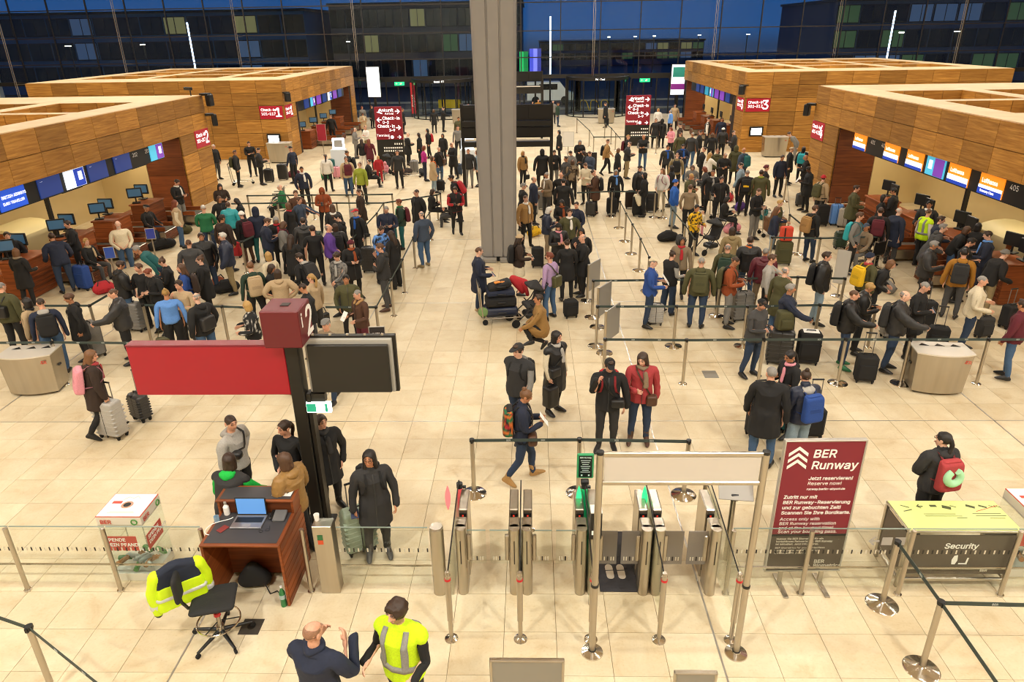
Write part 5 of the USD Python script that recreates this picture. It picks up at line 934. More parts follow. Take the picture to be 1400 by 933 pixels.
v, f = K.done([K.H(K.S((-.0, -.19, 1.03), (.05, .05, .04)), K.S((0, .19, 1.03), (.05, .05, .04)), K.S((.0, 0, 1.10), (.06, .08, .04))), K.H(K.S((0, -.19, 1.03), (.06, .05, .05)), K.S((0, .19, 1.03), (.06, .05, .05)), K.S((-.02, -.2, .84), (.075, .05, .04)), K.S((-.02, .2, .84), (.075, .05, .04)))], it=5, disp=dn); MB().add((v, f)).build('navy_yoke', NAVY, hv, smooth=True)
v, f = K.done([K.H(K.S((-.02, -.2, .86), (.085, .05, .03)), K.S((-.02, .2, .86), (.085, .05, .03)), K.S((-.04, -.22, .56), (.09, .06, .03)), K.S((-.04, .22, .56), (.09, .06, .03)))], it=5, disp=dn); MB().add((v, f)).build('yellow_body', HV, hv, smooth=True)
for s in (-1, 1):
    v, f = K.done(K.limb([(.0, s * .22, 1.02), (-.03, s * .28, .80), (-.05, s * .27, .52)], [.07, .065, .055]), it=5, disp=dn); MB().add((v, f)).build('sleeve', HV, hv, smooth=True)
    v, f = K.done(K.limb([(-.045, s * .275, .64), (-.05, s * .273, .59)], [.070, .068]), it=1); MB().add((v, f)).build('reflective_band', REFL, hv, smooth=True); v, f = K.done(K.limb([(-.05, s * .27, .50), (-.05, s * .27, .485)], [.050, .046]), it=1); MB().add((v, f)).build('cuff', BLACK, hv, smooth=True)
v, f = K.done([K.H(*[K.S((-.035, sy * .215, z), (.104, .068, .02)) for sy in (-1, 1) for z in (.70, .73)])], it=1); MB().add((v, f)).build('reflective_band', REFL, hv, smooth=True)
pl = thing('floor_outlet', 'dark square floor outlet plate beside the stool', 'floor plate', (-3.30, 6.13, 0)); MB().box((0, 0, .003), (.24, .24, .006), bev=.002).build('plate', mat('plate_dark', '#4a443c', .5, .3), pl); MB().bar((.0, 0, .004), (0, 0, .010), .045, 16).build('cover', DARKMETAL, pl)
gp = thing('floor_outlet', 'grey square floor plate in front of the middle barrier', 'floor plate', (3.58, 12.72, 0)); MB().box((0, 0, .003), (.28, .32, .006), bev=.002).build('plate', mat('plate_grey', '#8a857b', .5, .4), gp)
# ---------------------------------------------------------------- donation boxes
PRED = mat('poster_red', '#c04a3c', .6); CLEARP = PANE
def donation(lab, x, y, rz=0):
    t = thing('donation_box', lab, 'donation box', (x, y, 0), rz); w, d, h = .56, .47, 1.0
    MB().box((0, 0, .06), (w, d, .12), bev=.004).build('base', mat('box_white', '#d9d2c4', .5), t)
    for c, s in (((0, -d / 2 + .005, .5), (w, .01, .76)), ((0, d / 2 - .005, .5), (w, .01, .76)), ((-w / 2 + .005, 0, .5), (.01, d, .76)), ((w / 2 - .005, 0, .5), (.01, d, .76))): MB().box(c, s).build('clear_side', CLEARP, t)
    MB().box((0, 0, .93), (w, d, .13), bev=.003).build('lid', MATS['box_white'], t); tp = MB().box((0, 0, .998), (w, d, .006)).build('red_edge', PRED, t); MB().box((0, 0, 1.003), (w - .02, d - .02, .006)).build('top_print', mat('top_white', '#f3efe9', .45), t)
    MB().add(lathe([(.045, 1.008), (.07, 1.009), (.072, 1.006)], 24)).build('hole_rim', mat('hole_tan', '#b98f78', .5), t); MB().add((lambda q: (np.asarray(q.vertices) + [0, 0, 1.0055], np.asarray(q.faces)))(trimesh.creation.cylinder(.046, .003, sections=20))).build('hole', BLACK, t); MB().box((-.15, .05, 1.007), (.12, .05, .002)).build('red_print', PRED, t); MB().path([(-.1, .1, 1.008), (-.05, .16, 1.008), (.02, .13, 1.008), (.05, .18, 1.008), (.1, .13, 1.008)], .003, 5).build('line_drawing', mat('pale_line', '#cbb9b0', .6), t); MB().box((0, -.14, 1.007), (.3, .008, .002)).box((0, -.165, 1.007), (.34, .006, .002)).build('small_print', mat('pink_print', '#e0b0a8', .6), t)
    for rot in (0, PI / 2):
        cx = w if rot == 0 else d; y0 = -(d if rot == 0 else w) / 2; c, s = math.cos(rot), math.sin(rot); T = lambda v: np.stack([v[..., 0] * c - v[..., 1] * s, v[..., 0] * s + v[..., 1] * c, v[..., 2]], -1)
        def put(nm, m, mt): v, f = m; MB().add((T(np.asarray(v)), f)).build(nm, mt, t)
        put('poster', tbox((-.05, y0 - .004, .60), (cx * .75, .004, .22)), PRED); put('lettering', place_text('SPENDE', .048, (-cx * .42, y0 - .008, .635), (1, 0, 0), (0, 0, 1), True), WHITE); put('lettering', place_text('DEIN PFAND!', .048, (-cx * .42, y0 - .008, .56), (1, 0, 0), (0, 0, 1), True), WHITE)
        put('brand_lettering', place_text('BER', .055, (-cx * .42, y0 - .006, .90), (1, 0, 0), (0, 0, 1), True), PRED)
        an = np.linspace(0, 2 * PI, 25); put('green_ring', tube_path([(cx * .34 + .035 * math.cos(q), y0 - .006, .925 + .035 * math.sin(q)) for q in an], .008, 6), mat('ring_green', '#4b8b3b', .5))
    rnd = random.Random(5)
    for k in range(12):
        x_, y_ = rnd.uniform(-.2, .2), rnd.uniform(-.16, .16); z_ = .16 + rnd.random() * .12; a = rnd.uniform(0, 6); q = np.array([math.cos(a), math.sin(a), rnd.uniform(-.2, .2)]) * .08
        MB().bar(np.array([x_, y_, z_]) - q, np.array([x_, y_, z_]) + q, .032, 10).bar(np.array([x_, y_, z_]) + q, np.array([x_, y_, z_]) + q * 1.4, .014, 8).build('deposit_bottle', mat('dep' + str(k % 3), ('#4f8a4a', '#b9bdb4', '#a06a38')[k % 3], .25), t)
donation('white and red bottle donation box behind the left barrier', -5.06, 7.11); donation('white and red donation box at the right picture edge', 6.22, 7.25)
# ---------------------------------------------------------------- red sign board with white lettering
rs = thing('sign_board', 'tall dark red sign board with white headline and arrow chevrons', 'sign board', (3.32, 6.90, 0), .02); X, Z = (1, 0, 0), (0, 0, 1); F = -.022
MB().box((0, 0, 1.40), (.90, .04, 1.32)).build('red_face', mat('board_red', '#7d1a2b', .5), rs); MB().box((0, 0, .48), (.90, .04, .53)).build('grey_face', mat('board_grey', '#55493e', .5), rs); MB().box((0, -.0005, .755), (.90, .041, .03)).build('black_band', BLACK, rs); MB().box((-.455, .0, 1.14), (.02, .06, 1.86), bev=.004).box((.455, .0, 1.14), (.02, .06, 1.86), bev=.004).box((0, 0, 2.075), (.93, .06, .02), bev=.004).box((0, 0, .21), (.93, .06, .02), bev=.004).build('frame', mat('frame_alu', '#b9b4ac', .35, .6), rs)
q = MB()
for k in range(3): z = 1.70 + k * .085; q.add(flat_poly([(-.40, z), (-.29, z + .09), (-.18, z), (-.18, z + .045), (-.29, z + .135), (-.40, z + .045)], (0, F, 0), X, Z))
q.build('chevrons', WHITE, rs)
L = [('BER', .104, 1.855, -.13, True), ('Runway', .104, 1.70, -.13, True), ('Jetzt reservieren!', .045, 1.55, -.13, True), ('Reserve now!', .045, 1.48, -.13, False), ('runway.berlin-airport.de', .028, 1.41, -.13, True), ('Zutritt nur mit', .045, 1.29, -.38, True), ('BER Runway-Reservierung', .045, 1.215, -.38, True), ('und zur gebuchten Zeit!', .045, 1.14, -.38, True), ('Scannen Sie Ihre Bordkarte.', .045, 1.065, -.38, True), ('Access only with', .043, .975, -.38, False), ('BER Runway reservation', .043, .91, -.38, False), ('and at the booked time!', .043, .845, -.38, False), ('Scan your boarding pass.', .043, .79, -.38, False)]
q = MB(); [q.add(place_text(s, h, (x, F, z), X, Z, b, slant=(.10 if h > .1 else .08))) for s, h, z, x, b in L]; q.build('lettering', WHITE, rs)
L = [('Nutzen Sie BER Biometrics für ein', .026, .69), ('kontaktloses Reiseerlebnis. BER Runway', .026, .65), ('ist inkludiert. Jetzt informieren.', .026, .61), ('BER Biometrics for your contactless', .026, .555), ('travel experience. BER Runway', .026, .515), ('is included. Find out more.', .026, .475)]
q = MB(); [q.add(place_text(s, h, (-.38, F, z), X, Z, k < 3)) for k, (s, h, z) in enumerate(L)]; q.add(place_text('BER', .05, (.12, F, .33), X, Z, True)).add(place_text('Biometrics', .05, (.12, F, .265), X, Z, True)); q.add(flat_poly([(.04, .27), (.10, .27), (.07, .31)], (0, F, 0), X, Z)).build('small_lettering', mat('pale_print', '#cfc7ba', .6), rs)
for x in (-.25, .25): MB().box((x, -.06, .012), (.06, .42, .02), bev=.004).box((x, 0, .11), (.05, .03, .2)).build('foot', STEEL, rs)
# ---------------------------------------------------------------- security table
st_ = thing('security_table', 'table with yellow-green top and grey panels reading Security', 'table', (5.13, 7.12, 0)); w, d, h = 1.34, .60, .86
MB().box((0, 0, h - .012), (w, d, .03), bev=.005).build('top_frame', STEEL, st_); MB().box((0, 0, h + .006), (w - .03, d - .03, .006)).build('green_top', mat('lime_top', '#d3dc8c', .45), st_)
for x in (-1, 1):
    for y in (-1, 1): MB().box((x * (w / 2 - .025), y * (d / 2 - .025), (h - .03) / 2), (.045, .045, h - .03), bev=.006).build('leg', STEEL, st_)
for y in (-1, 1): MB().box((0, y * (d / 2 - .025), .12), (w - .06, .035, .04), bev=.005).build('stretcher', STEEL, st_)
for x in (-1, 1): MB().box((x * (w / 2 - .025), 0, .12), (.035, d - .06, .04), bev=.005).build('stretcher', STEEL, st_)
PG = MATS['board_grey']; MB().box((0, -d / 2 + .02, .50), (w - .12, .012, .58)).build('front_panel', PG, st_); MB().box((-w / 2 + .02, 0, .50), (.012, d - .12, .58)).build('side_panel', PG, st_); MB().box((w / 2 - .02, 0, .50), (.012, d - .12, .58)).build('side_panel', PG, st_)
F = -d / 2 + .012; MB().add(place_text('Security', .075, (.0, F, .60), X, Z, True, 'c', .1)).add(place_text('BER', .035, (.30, F, .25), X, Z, True)).add(flat_poly([(-.06, .36), (-.02, .36), (.0, .42), (-.01, .50), (-.05, .49), (-.07, .43)], (0, F, 0), X, Z)).add(flat_poly([(.02, .36), (.12, .36), (.13, .46), (.11, .46), (.10, .38), (.02, .38)], (0, F, 0), X, Z)).build('lettering', WHITE, st_)
q = MB(); zt = h + .0095; XY = ((1, 0, 0), (0, 1, 0)); OL = mat('olive_print', '#4b5230', .6)
for (x, y, a, l, t_) in ((-.50, .17, -.5, .10, .014), (-.50, .09, .3, .12, .014), (-.15, .18, 0, .08, .04), (.0, .15, -.4, .10, .06), (.09, .17, -.5, .07, .012), (.45, .17, -.5, .09, .03), (.57, .17, -.5, .08, .01), (.63, .17, -.5, .08, .01), (.30, .17, -.5, .1, .045)): q.box((x, y, zt), (l, t_, .002), a)
for k, (x, y, l) in enumerate(((-.15, .02, .38), (-.12, -.02, .44), (.42, .03, .34), (.45, -.01, .36), (.08, -.055, .12), (.5, -.06, .18))): q.box((x, y, zt), (l, .008, .002))
q.add(arrow((-.36, .13, zt), (1, 0, 0), (0, 1, 0), .08, False)).build('pictograms', OL, st_); MB().box((.48, .13, zt + .001), (.34, .008, .002), .35).build('red_line', PRED, st_)
tb2 = thing('glass_marking', 'grey arrow and square markings on the right glass barrier', 'marking', (4.02, 6.74, .78)); MB().box((.16, 0, 0), (.12, .004, .11)).box((.31, 0, 0), (.12, .004, .11)).add(arrow((-.06, -.002, -.06), X, Z, .13, False)).build('decal', GREYP, tb2)
# ---------------------------------------------------------------- boards seen from behind at the bottom edge
for lab, x, y, w in (('grey back of a large notice board at the bottom edge', -.055, 4.70, .66), ('grey back of a small notice board at the bottom edge', 1.45, 4.58, .36)):
    t = thing('notice_board', lab, 'notice board', (x, y, 0)); MB().box((0, 0, .66), (w, .03, .88), bev=.004).build('panel', mat('board_back', '#8b877d', .55), t); MB().box((0, 0, 1.10), (w + .02, .045, .025), bev=.008).box((-w / 2, 0, .66), (.025, .045, .9), bev=.006).box((w / 2, 0, .66), (.025, .045, .9), bev=.006).build('frame', STEEL, t)
    for s in (-1, 1): MB().box((s * w * .4, 0, .11), (.04, .03, .22)).box((s * w * .4, 0, .012), (.06, .4, .02), bev=.004).build('leg', STEEL, t)
# ---------------------------------------------------------------- steel recycling bins
def steel_bin(lab, x, y, rz, w=.98, h=.84, d=.52):
    t = thing('recycling_bin', lab, 'bin', (x, y, 0), rz); n = 13; xs = np.linspace(-w / 2, w / 2, n); arc = [(a, -d / 2 - .12 * (1 - (2 * a / w) ** 2)) for a in xs]; poly = arc + [(w / 2 * .96, d / 2), (-w / 2 * .96, d / 2)]
    m = trimesh.creation.extrude_polygon(Polygon(poly), h - .06); v = np.asarray(m.vertices).copy(); k = .90 + .10 * (v[:, 2:] + .05) / h; v[:, :2] *= k; MB().add((v + [0, 0, .05], np.asarray(m.faces))).build('body', STEEL, t); m = trimesh.creation.extrude_polygon(Polygon(poly).buffer(.012), .025); MB().add((np.asarray(m.vertices) + [0, 0, h - .02], np.asarray(m.faces))).build('lid', mat('lid_steel', '#d9d4ca', .35, .35), t)
    MB().box((0, .02, .03), (w * .8, d * .8, .06)).build('plinth', BLACK, t)
    for k in (-1, 0, 1): MB().add(flat_poly([(-.09, 0), (.09, 0), (0, .11)], (k * w * .28, .06, h + .007), (1, 0, 0), (0, 1, 0), .003)).build('slot', BLACK, t)
    MB().add(place_text('BER', .06, (w * .28, -d / 2 - .06, h * .80), X, Z, True)).build('lettering', PRED, t); s = -1 if x > 0 else 1; MB().box((s * w * .487, .0, h * .62), (.02, .10, .035), bev=.006).build('side_grip', BLACK, t)
steel_bin('steel recycling bin at the front left barrier', -9.72, 12.18, .12); steel_bin('steel recycling bin at the front right barrier', 7.62, 12.12, -.12)
for lab, x, y in (('steel bin at the front wall of the back left island', -13.6, 38.9), ('steel bin at the front wall of the back right island', 13.0, 38.9), ('steel bin beside the left revolving door', -5.3, 55.6), ('steel bin beside the right totem', 5.6, 54.6)): steel_bin(lab, x, y, 0, 1.25, 1.05, .6)
PEOPLE = """
-1.92 4.53 0.009 2.76|sweater:navy|slim:char|bald:shave|gs|1.68 0 1.23 -6|scarf:navy|person in navy fleece seen from behind, hands raised, foreground
-1.22 4.84 0.008 -0.44|sweater:blk|slim:char|curly:hdbr|tk|1.65 0 1.10 -10|vest:hivis beard:|person in black jumper and hi-vis vest holding hands out, foreground
-4.10 8.20 0.008 1.32|sweater:lgrey|slim:blk|crop:hdbr|hp|1.66 0 1.16 -24|hood:|person in grey hoodie with hand on hip behind the wooden desk
-3.87 7.33 -0.068 2.96|sweater:brightgreen|slim:blk|bob:hdbr|lk|1.60 0 1.05 26|vest:char hood: glasses:|person in green hoodie and dark vest leaning on the desk
-3.32 8.14 0.010 -0.32|sweater:blk|slim:blk|ponytail:hdbr|cl|1.61 0 1.05 -20||person in black top beside the dark sign post, looking down
-3.06 7.34 0.007 -2.04|puffer:camel|slim:blk|bob:hbr|ho|1.60 0 1.05 7|hood:|person in tan padded jacket standing behind the wooden desk
-2.89 8.31 0.012 0.58|coat:blk|slim:blk|short:hdbr|pk|1.59 0 1.05 15|scarf:char boot:blk|person in long black coat and scarf under the exit sign
-2.01 7.36 0.015 0.31|coat:char|slim:blk|longhair:hblk|hl|1.62 0 1.05 -20|glasses: boot:dgrey hood:|person in dark grey coat with the green suitcase
-7.39 10.41 0.025 2.18|coat:dbrown|slim:blk|longhair:hlbr|w2|1.60 0 1.05 -23|scarf:brick hood:|person in dark coat with rust scarf pushing two suitcases
-0.21 10.30 0.034 -0.52|sweater:grey|slim:ddenim|short:hdbr|wk|1.74 0 1.10 -10|vest:char hood:grey hat:cap:char|person in grey hooded jacket and grey cap, walking left
0.42 11.17 0.008 0.75|sweater:cream|slim:blk|bob:hblk|hr|1.61 0 1.05 15|vest:blk longvest: scarf:lgrey hood:blk|person in black sleeveless coat with cream sleeves carrying a black bag
-0.14 9.02 0.029 1.60|jacket:navy|slim:ddenim|bun:hlbr|wp|1.58 0 1.05 3|boot:tan|person in navy top, jeans and tan boots, holding a white paper
1.22 9.94 0.009 -0.11|jacket:blk|slim:char|short:hdbr|fc|1.67 0 1.10 10|hat:cap:blk hood:|person in black cap and dark jacket with hand on face
1.78 10.19 0.011 -0.06|jacket:brick|slim:ddenim|longhair:hdbr|p1|1.66 0 1.05 -25|scarf:taupe boot:brown|person in red jacket, patterned scarf and jeans, looking aside
3.58 9.49 0.008 2.84|coat:blk|slim:denim|crop:hgrey|hl|1.72 0 1.10 19||person in black wool coat and jeans seen from behind
4.22 10.43 0.006 -1.28|jacket:blk|slim:blk|ponytail:hblk|ph|1.57 0 1.05 3|hood: scarf:pink|person in black hooded jacket facing the pair at front right
4.14 9.55 0.011 -2.85|puffer:navy|wide:ldenim|bun:hdbr|ph|1.61 0 1.05 -24|hood:lgrey|person in navy padded jacket with a blue backpack and bun
5.27 7.84 0.012 -2.83|jacket:char|slim:blk|ponytail:hblk|ch|1.58 0 1.16 15|glasses: hood:|person in black jacket with neck pillow on the backpack
-8.49 13.34 0.011 -1.17|puffer:char|slim:blk|crop:hbr|rl|1.68 1 1.10 11||person in charcoal quilted jacket reaching left to the grey case
-9.45 13.35 0.010 -0.94|coat:blk|slim:blk|fringe:hbr|st|1.58 1 1.05 6|hood:|person in black hooded coat with brown hair, left barrier
-9.72 12.85 0.012 3.69|sweater:navy|slim:denim|crop:hdbr|st|1.66 1 1.16 22|hood:lgrey|person in navy jumper with black rucksack near the left steel bin
-10.17 13.09 0.011 -1.69|coat:beige|slim:brown|bob:hblk|st|1.58 1 1.05 11|scarf:blk|person in beige coat next to the navy jumper, far left
-11.20 13.80 0.011 3.07|jacket:olive|slim:blk|crop:hgrey|st|1.67 1 1.21 -7||person in dark olive jacket at the left picture edge
-7.62 13.65 0.012 3.65|sweater:sky|wide:blk|bun:hblond|st|1.55 1 1.21 -6||person in sky blue jumper and black trousers, from behind
-7.42 13.91 0.014 -0.14|sweater:beige|slim:dgrey|short:hdbr|ch|1.66 1 1.10 -4||person in oatmeal jumper with hand at chin
-6.68 13.08 0.005 -2.02|jacket:blk|slim:denim|bald:hgrey|pk|1.67 1 1.21 -7|hood:|bald person in black hooded jacket with a flat shoulder bag
-5.62 12.96 0.007 -1.19|jacket:blk|slim:ddenim|bob:hblond|ho|1.53 1 1.16 -33|pat:dots,white|blond-haired person in black dress coat with white dots
-9.47 15.23 0.009 2.41|puffer:blk|slim:denim|short:hdbr|ph|1.68 1 1.10 1|hood:|person in shiny black puffer looking at phone, left queue
-8.96 15.20 0.005 -0.20|sweater:blk|slim:blk|short:hbr|cl|1.64 1 1.10 -22||person in black jumper behind the black puffer, left queue
-8.59 15.00 0.010 -0.37|jacket:blk|slim:blk|short:hred|ph|1.60 1 1.05 -19|hood:|person in black hoodie with reddish hair looking down
-8.66 15.78 0.008 -1.11|jacket:blk|slim:blk|bun:hbr|ph|1.59 1 1.05 -21||person in black jacket with brown bun, facing left
-10.05 17.88 -0.196 -1.15|sweater:teal|slim:ddenim|short:hgrey|be|1.69 1 1.19 11||person in teal jumper bending over luggage
-8.02 15.29 0.008 -1.16|jacket:blue|slim:blk|longhair:hbr|cl|1.59 1 1.05 15||person in blue jacket with dark camouflage backpack
-7.83 15.87 0.009 -1.32|coat:blk|slim:blk|bun:hbr|hl|1.60 1 1.05 3||person in long black coat pulling a case leftward
-8.68 17.13 0.011 3.48|jacket:dgrey|slim:blk|crop:hbr|st|1.65 1 1.21 1||person in grey-brown jacket, back turned, left queue
-8.56 17.61 0.013 0.50|puffer:blk|slim:ddenim|short:hdbr|pk|1.70 1 1.10 -0||person in black puffer facing forward, left queue
-7.99 17.64 0.008 -1.17|puffer:navy|slim:khaki|short:hwhite|hl|1.69 1 1.16 10||white-haired person in navy puffer and khaki trousers
-6.34 15.08 0.012 3.71|sweater:dgreen|slim:blk|short:hlbr|st|1.68 1 1.10 -19|hood:|person in dark green hoodie with beige backpack
-6.33 16.23 0.013 -2.06|sweater:cream|slim:blk|bob:hblond|st|1.57 1 1.05 -9||blond-haired person in cream jumper, left queue centre
-6.02 15.35 0.009 1.78|jacket:blk|slim:blk|bob:hdbr|p1|1.55 1 1.05 -8||person in black jacket with dark hair near beige hoodie
-5.66 14.86 0.012 3.47|jacket:beige|slim:blk|bob:hdbr|hq|1.57 1 1.16 -18|hood:|person in beige hooded jacket, elbows out, behind the red cube
-5.32 15.88 0.011 -2.18|jacket:blk|slim:blk|short:hdbr|le|1.65 1 1.10 22|hood:lgrey|person in black jacket with pale hood lining, stooping
-4.82 14.57 0.009 -2.04|jacket:beige|slim:dgrey|ponytail:hblond|st|1.56 1 1.05 21||blond ponytailed person in beige coat with black shoulder bag
-4.66 13.63 0.013 -1.27|jacket:blk|slim:blk|crop:hdbr|ph|1.67 1 1.10 -27||person in black blazer looking down beside the red cube
-3.68 11.61 0.025 -0.47|jacket:taupe|slim:ddenim|crop:hgrey|wk|1.66 1 1.10 17|hat:flatcap:grey|person in grey flat cap and stone jacket above the sign
-4.69 12.08 0.010 1.13|jacket:blk|slim:blk|short:hdbr|st|1.67 1 1.10 -7|shoe:brown|person in dark clothes and brown shoes hidden behind the red cube
-3.54 13.53 0.009 -0.79|jacket:brown|slim:maroon|crop:hgrey|ho|1.56 1 1.05 2|fur:tan|person in brown parka with tan fur collar reading a paper
-4.02 14.45 0.007 0.23|jacket:olive|slim:blk|short:hblk|pk|1.58 1 1.05 -1||dark-haired person in olive parka with pale bag strap
-4.58 15.95 0.009 -0.50|jacket:grey|slim:dgrey|fringe:hdbr|rl|1.65 1 1.10 8|pat:plaid,dgrey scarf:lgrey|person in grey wool coat with checked scarf, head bowed
-4.58 17.24 0.008 0.54|coat:blk|slim:blk|bob:hblk|ph|1.59 1 1.05 -10|hat:beanie:maroon scarf:rust|person in maroon beanie and rust scarf
-3.62 16.41 0.008 -1.44|jacket:char|slim:dgrey|short:hbr|ch|1.72 1 1.10 -1|hood: shoe:brown|person in dark grey jacket and grey trousers with hand at mouth
-3.67 18.03 0.009 -2.10|coat:blk|wide:blk|longhair:hdbr|st|1.59 1 1.05 11||long-haired person in black with wide trousers by the tape
-4.05 18.48 0.001 0.86|jacket:sky|slim:blk|short:hdbr|ph|1.64 1 1.10 -14|pat:blotch,blk|person in blue and black jacket by the tape
-3.14 19.93 0.009 -2.30|jacket:slate|slim:denim|bald:hgrey|pk|1.66 1 1.21 -1|shoe:khaki|bald person in slate jacket and jeans beside the barrier posts
-4.29 20.55 0.007 0.29|jacket:navy|slim:blk|crop:hgrey|ph|1.71 1 1.16 5||person in navy jacket holding a phone, right of left queue
-4.10 21.81 0.010 -1.36|jacket:dgreen|slim:teal|short:hred|cl|1.61 1 1.05 -5|scarf:green|person in dark green coat and green scarf with teal legs
-3.71 22.88 0.007 -0.68|coat:blk|slim:blk|crop:hdbr|pk|1.69 1 1.10 -17|glasses:|person in long black coat facing the left queue
-3.60 25.38 -0.387 1.58|jacket:blk|slim:blk|bob:hdbr|sp|1.59 1 1.05 1||person in black jacket crouched on luggage near posts
-2.80 24.71 -0.439 -1.49|jacket:blk|slim:dgrey|bob:hbr|sp|1.59 1 1.05 -12|scarf:white|person with white bag sitting on the floor near posts
-2.62 25.29 0.010 -1.64|jacket:blk|slim:blk|short:hblk|le|1.73 1 1.10 4||person in black with red rucksack strap, stooping
-2.51 23.43 0.026 0.20|jacket:red|slim:blk|short:hdbr|wp|1.67 1 1.10 -14|vest:blk shoe:blk|person in red jacket and black trousers walking forward
-5.14 20.34 0.009 -0.65|jacket:blk|slim:blk|crop:hgrey|st|1.65 1 1.10 5|hat:cap:red scarf:royal|person in red cap and bright blue collar
-5.71 23.37 0.007 -1.17|coat:dbrown|slim:blk|ponytail:hbr|hl|1.63 1 1.05 15||person in dark brown leather coat with brown hair
-7.10 23.82 0.011 0.32|jacket:rust|slim:blk|hoodup:hred|ph|1.60 1 1.05 -4||person in rust-red hooded coat looking at phone
-6.07 21.23 0.015 3.46|jacket:char|slim:blk|longhair:hbr|st|1.59 1 1.05 11|hood:white|person with long brown hair and pale collar, from behind
-5.42 19.55 0.008 -1.51|jacket:blk|slim:blk|short:hblk|ph|1.71 1 1.10 8|hood:|person in black hooded coat looking down, upper left queue
-5.42 18.30 0.012 1.87|jacket:purple|slim:blk|bald:hgrey|cl|1.72 1 1.10 7||bald person in purple-blue jacket, left queue
-5.39 18.90 0.007 3.57|puffer:blk|slim:blk|bob:hdbr|st|1.58 1 1.05 11||person in black puffer with black rucksack, left queue
-5.81 18.19 0.012 3.54|tee:blk|slim:blk|short:hdbr|st|1.71 1 1.10 -4||person in black T-shirt with bare arms, from behind
-6.38 19.24 0.010 3.42|puffer:char|slim:blk|short:hdbr|st|1.67 1 1.10 7|hood:|person in charcoal hooded puffer near green case
-6.25 17.66 0.012 2.89|coat:blk|slim:blk|longhair:hdbr|st|1.61 1 1.05 -2||person in black with long dark brown hair, mid left queue
-6.99 19.21 0.009 1.83|jacket:grey|slim:blk|bob:hbr|ph|1.58 1 1.05 22|scarf:maroon|person in grey jacket with maroon striped scarf
-7.31 21.90 0.012 1.17|jacket:slate|slim:blk|short:hbr|rl|1.69 1 1.10 1||tall person in slate blue jacket leaning over the queue
-7.76 23.05 0.010 0.46|jacket:brown|slim:blk|short:hbr|st|1.67 1 1.10 -9||person in brown behind the tall slate blue jacket
-7.50 21.45 0.006 -1.99|coat:blk|slim:blk|bob:hlbr|st|1.61 1 1.05 -1|scarf:red|person in black coat with red collar, seen from behind
-7.34 19.78 0.007 0.26|coat:blk|slim:blk|bob:hgrey|ph|1.60 1 1.05 8|scarf:red|person in black coat with long red scarf
-7.43 19.15 0.010 2.09|jacket:navy|slim:navy|short:hbr|ph|1.70 1 1.10 2||person in navy suit looking down next to the red scarf
-8.19 20.51 0.009 3.46|jacket:navy|slim:teal|hoodup:hdbr|st|1.68 1 1.10 5||person with navy hood up, upper left queue
-8.52 20.30 0.008 -2.10|coat:blk|slim:brown|crop:hgrey|st|1.62 1 1.05 -15|hat:beanie:white|person in white woolly hat and black coat
-8.84 19.63 0.010 2.78|jacket:dbrown|slim:ddenim|short:hdbr|st|1.68 1 1.10 -7|hat:cap:dbrown|person in brown cap and brown jacket
-9.92 20.89 0.013 3.49|sweater:green|slim:ddenim|crop:hwhite|cx|1.69 1 1.21 -6||white-haired person in green jumper seen from behind
-9.47 21.66 0.010 3.43|puffer:turq|slim:blk|short:hbr|st|1.60 1 1.05 -9||person in turquoise puffer jacket seen from behind
-9.42 22.38 0.009 -1.34|jacket:blk|slim:blk|bob:hblk|ph|1.58 1 1.05 -15||black-haired person in black next to the turquoise puffer
-10.17 22.67 0.009 0.62|coat:blk|slim:blk|bob:hbr|pk|1.58 1 1.05 14||brown-haired person in black coat by the front left island corner
-10.97 24.66 0.006 0.54|jacket:dbrown|slim:blk|longhair:hblk|ph|1.62 1 1.05 3||person in dark patterned jacket holding phone by the front left island
-11.41 22.14 0.010 2.06|sweater:cream|slim:denim|longhair:hred|pk|1.58 1 1.05 13|vest:beige|person in beige waistcoat with cream sleeves, profile
-12.71 25.03 0.012 1.36|jacket:blk|slim:grey|short:hdbr|ph|1.71 1 1.10 3|scarf:white|person in black suit leaning on the wooden pillar, the front left island
-12.61 17.83 0.010 3.94|jacket:navy|slim:ddenim|short:hdbr|le|1.67 1 1.26 -3||heavy person in navy jacket at the front left island desk
-13.01 19.16 0.010 -0.96|jacket:blk|slim:blk|short:hdbr|ho|1.68 1 1.10 23||person in black suit working at the front left island desk
-12.48 18.90 -0.380 1.40|jacket:blk|slim:dgrey|short:hblond|si|1.62 1 1.05 -16|scarf:beige|blond person in black sitting on the baggage belt edge
-12.17 20.09 -0.252 0.67|sweater:cream|slim:denim|bald:hwhite|cl|1.69 1 1.21 -10|beard: skn:skinp|bald bearded person in cream jumper, hands clasped
-12.88 23.03 -0.428 1.23|jacket:blk|slim:ddenim|crop:hgrey|si|1.67 1 1.10 14|hat:flatcap:blk|person in black cap sitting by the baggage belt
-13.88 17.86 0.014 0.79|jacket:blk|slim:blk|short:hdbr|pk|1.70 1 1.10 -5|scarf:lgrey|person in black behind the counter, far left edge
-12.89 16.70 0.007 3.04|coat:blk|slim:blk|bob:hlbr|ho|1.58 1 1.05 17|fur:taupe|person in black coat with tan collar leaning on the counter
-15.04 33.90 0.010 1.28|jacket:blk|slim:dgrey|crop:hwhite|st|1.68 2 1.10 0||white-haired person in black jacket at the front left island far corner
-13.32 32.08 0.008 1.94|jacket:char|slim:blk|short:hbr|st|1.66 2 1.10 10||person in dark jacket with olive pack near the back left island
-13.62 34.67 0.008 0.37|sweater:blk|slim:blk|short:hdbr|cx|1.69 2 1.10 13|hood:|person in black printed hoodie against the back left island wall
-12.42 32.54 0.010 2.10|jacket:char|slim:blk|short:hdbr|tk|1.68 2 1.10 7||person in dark grey jacket beside the teal luggage cart
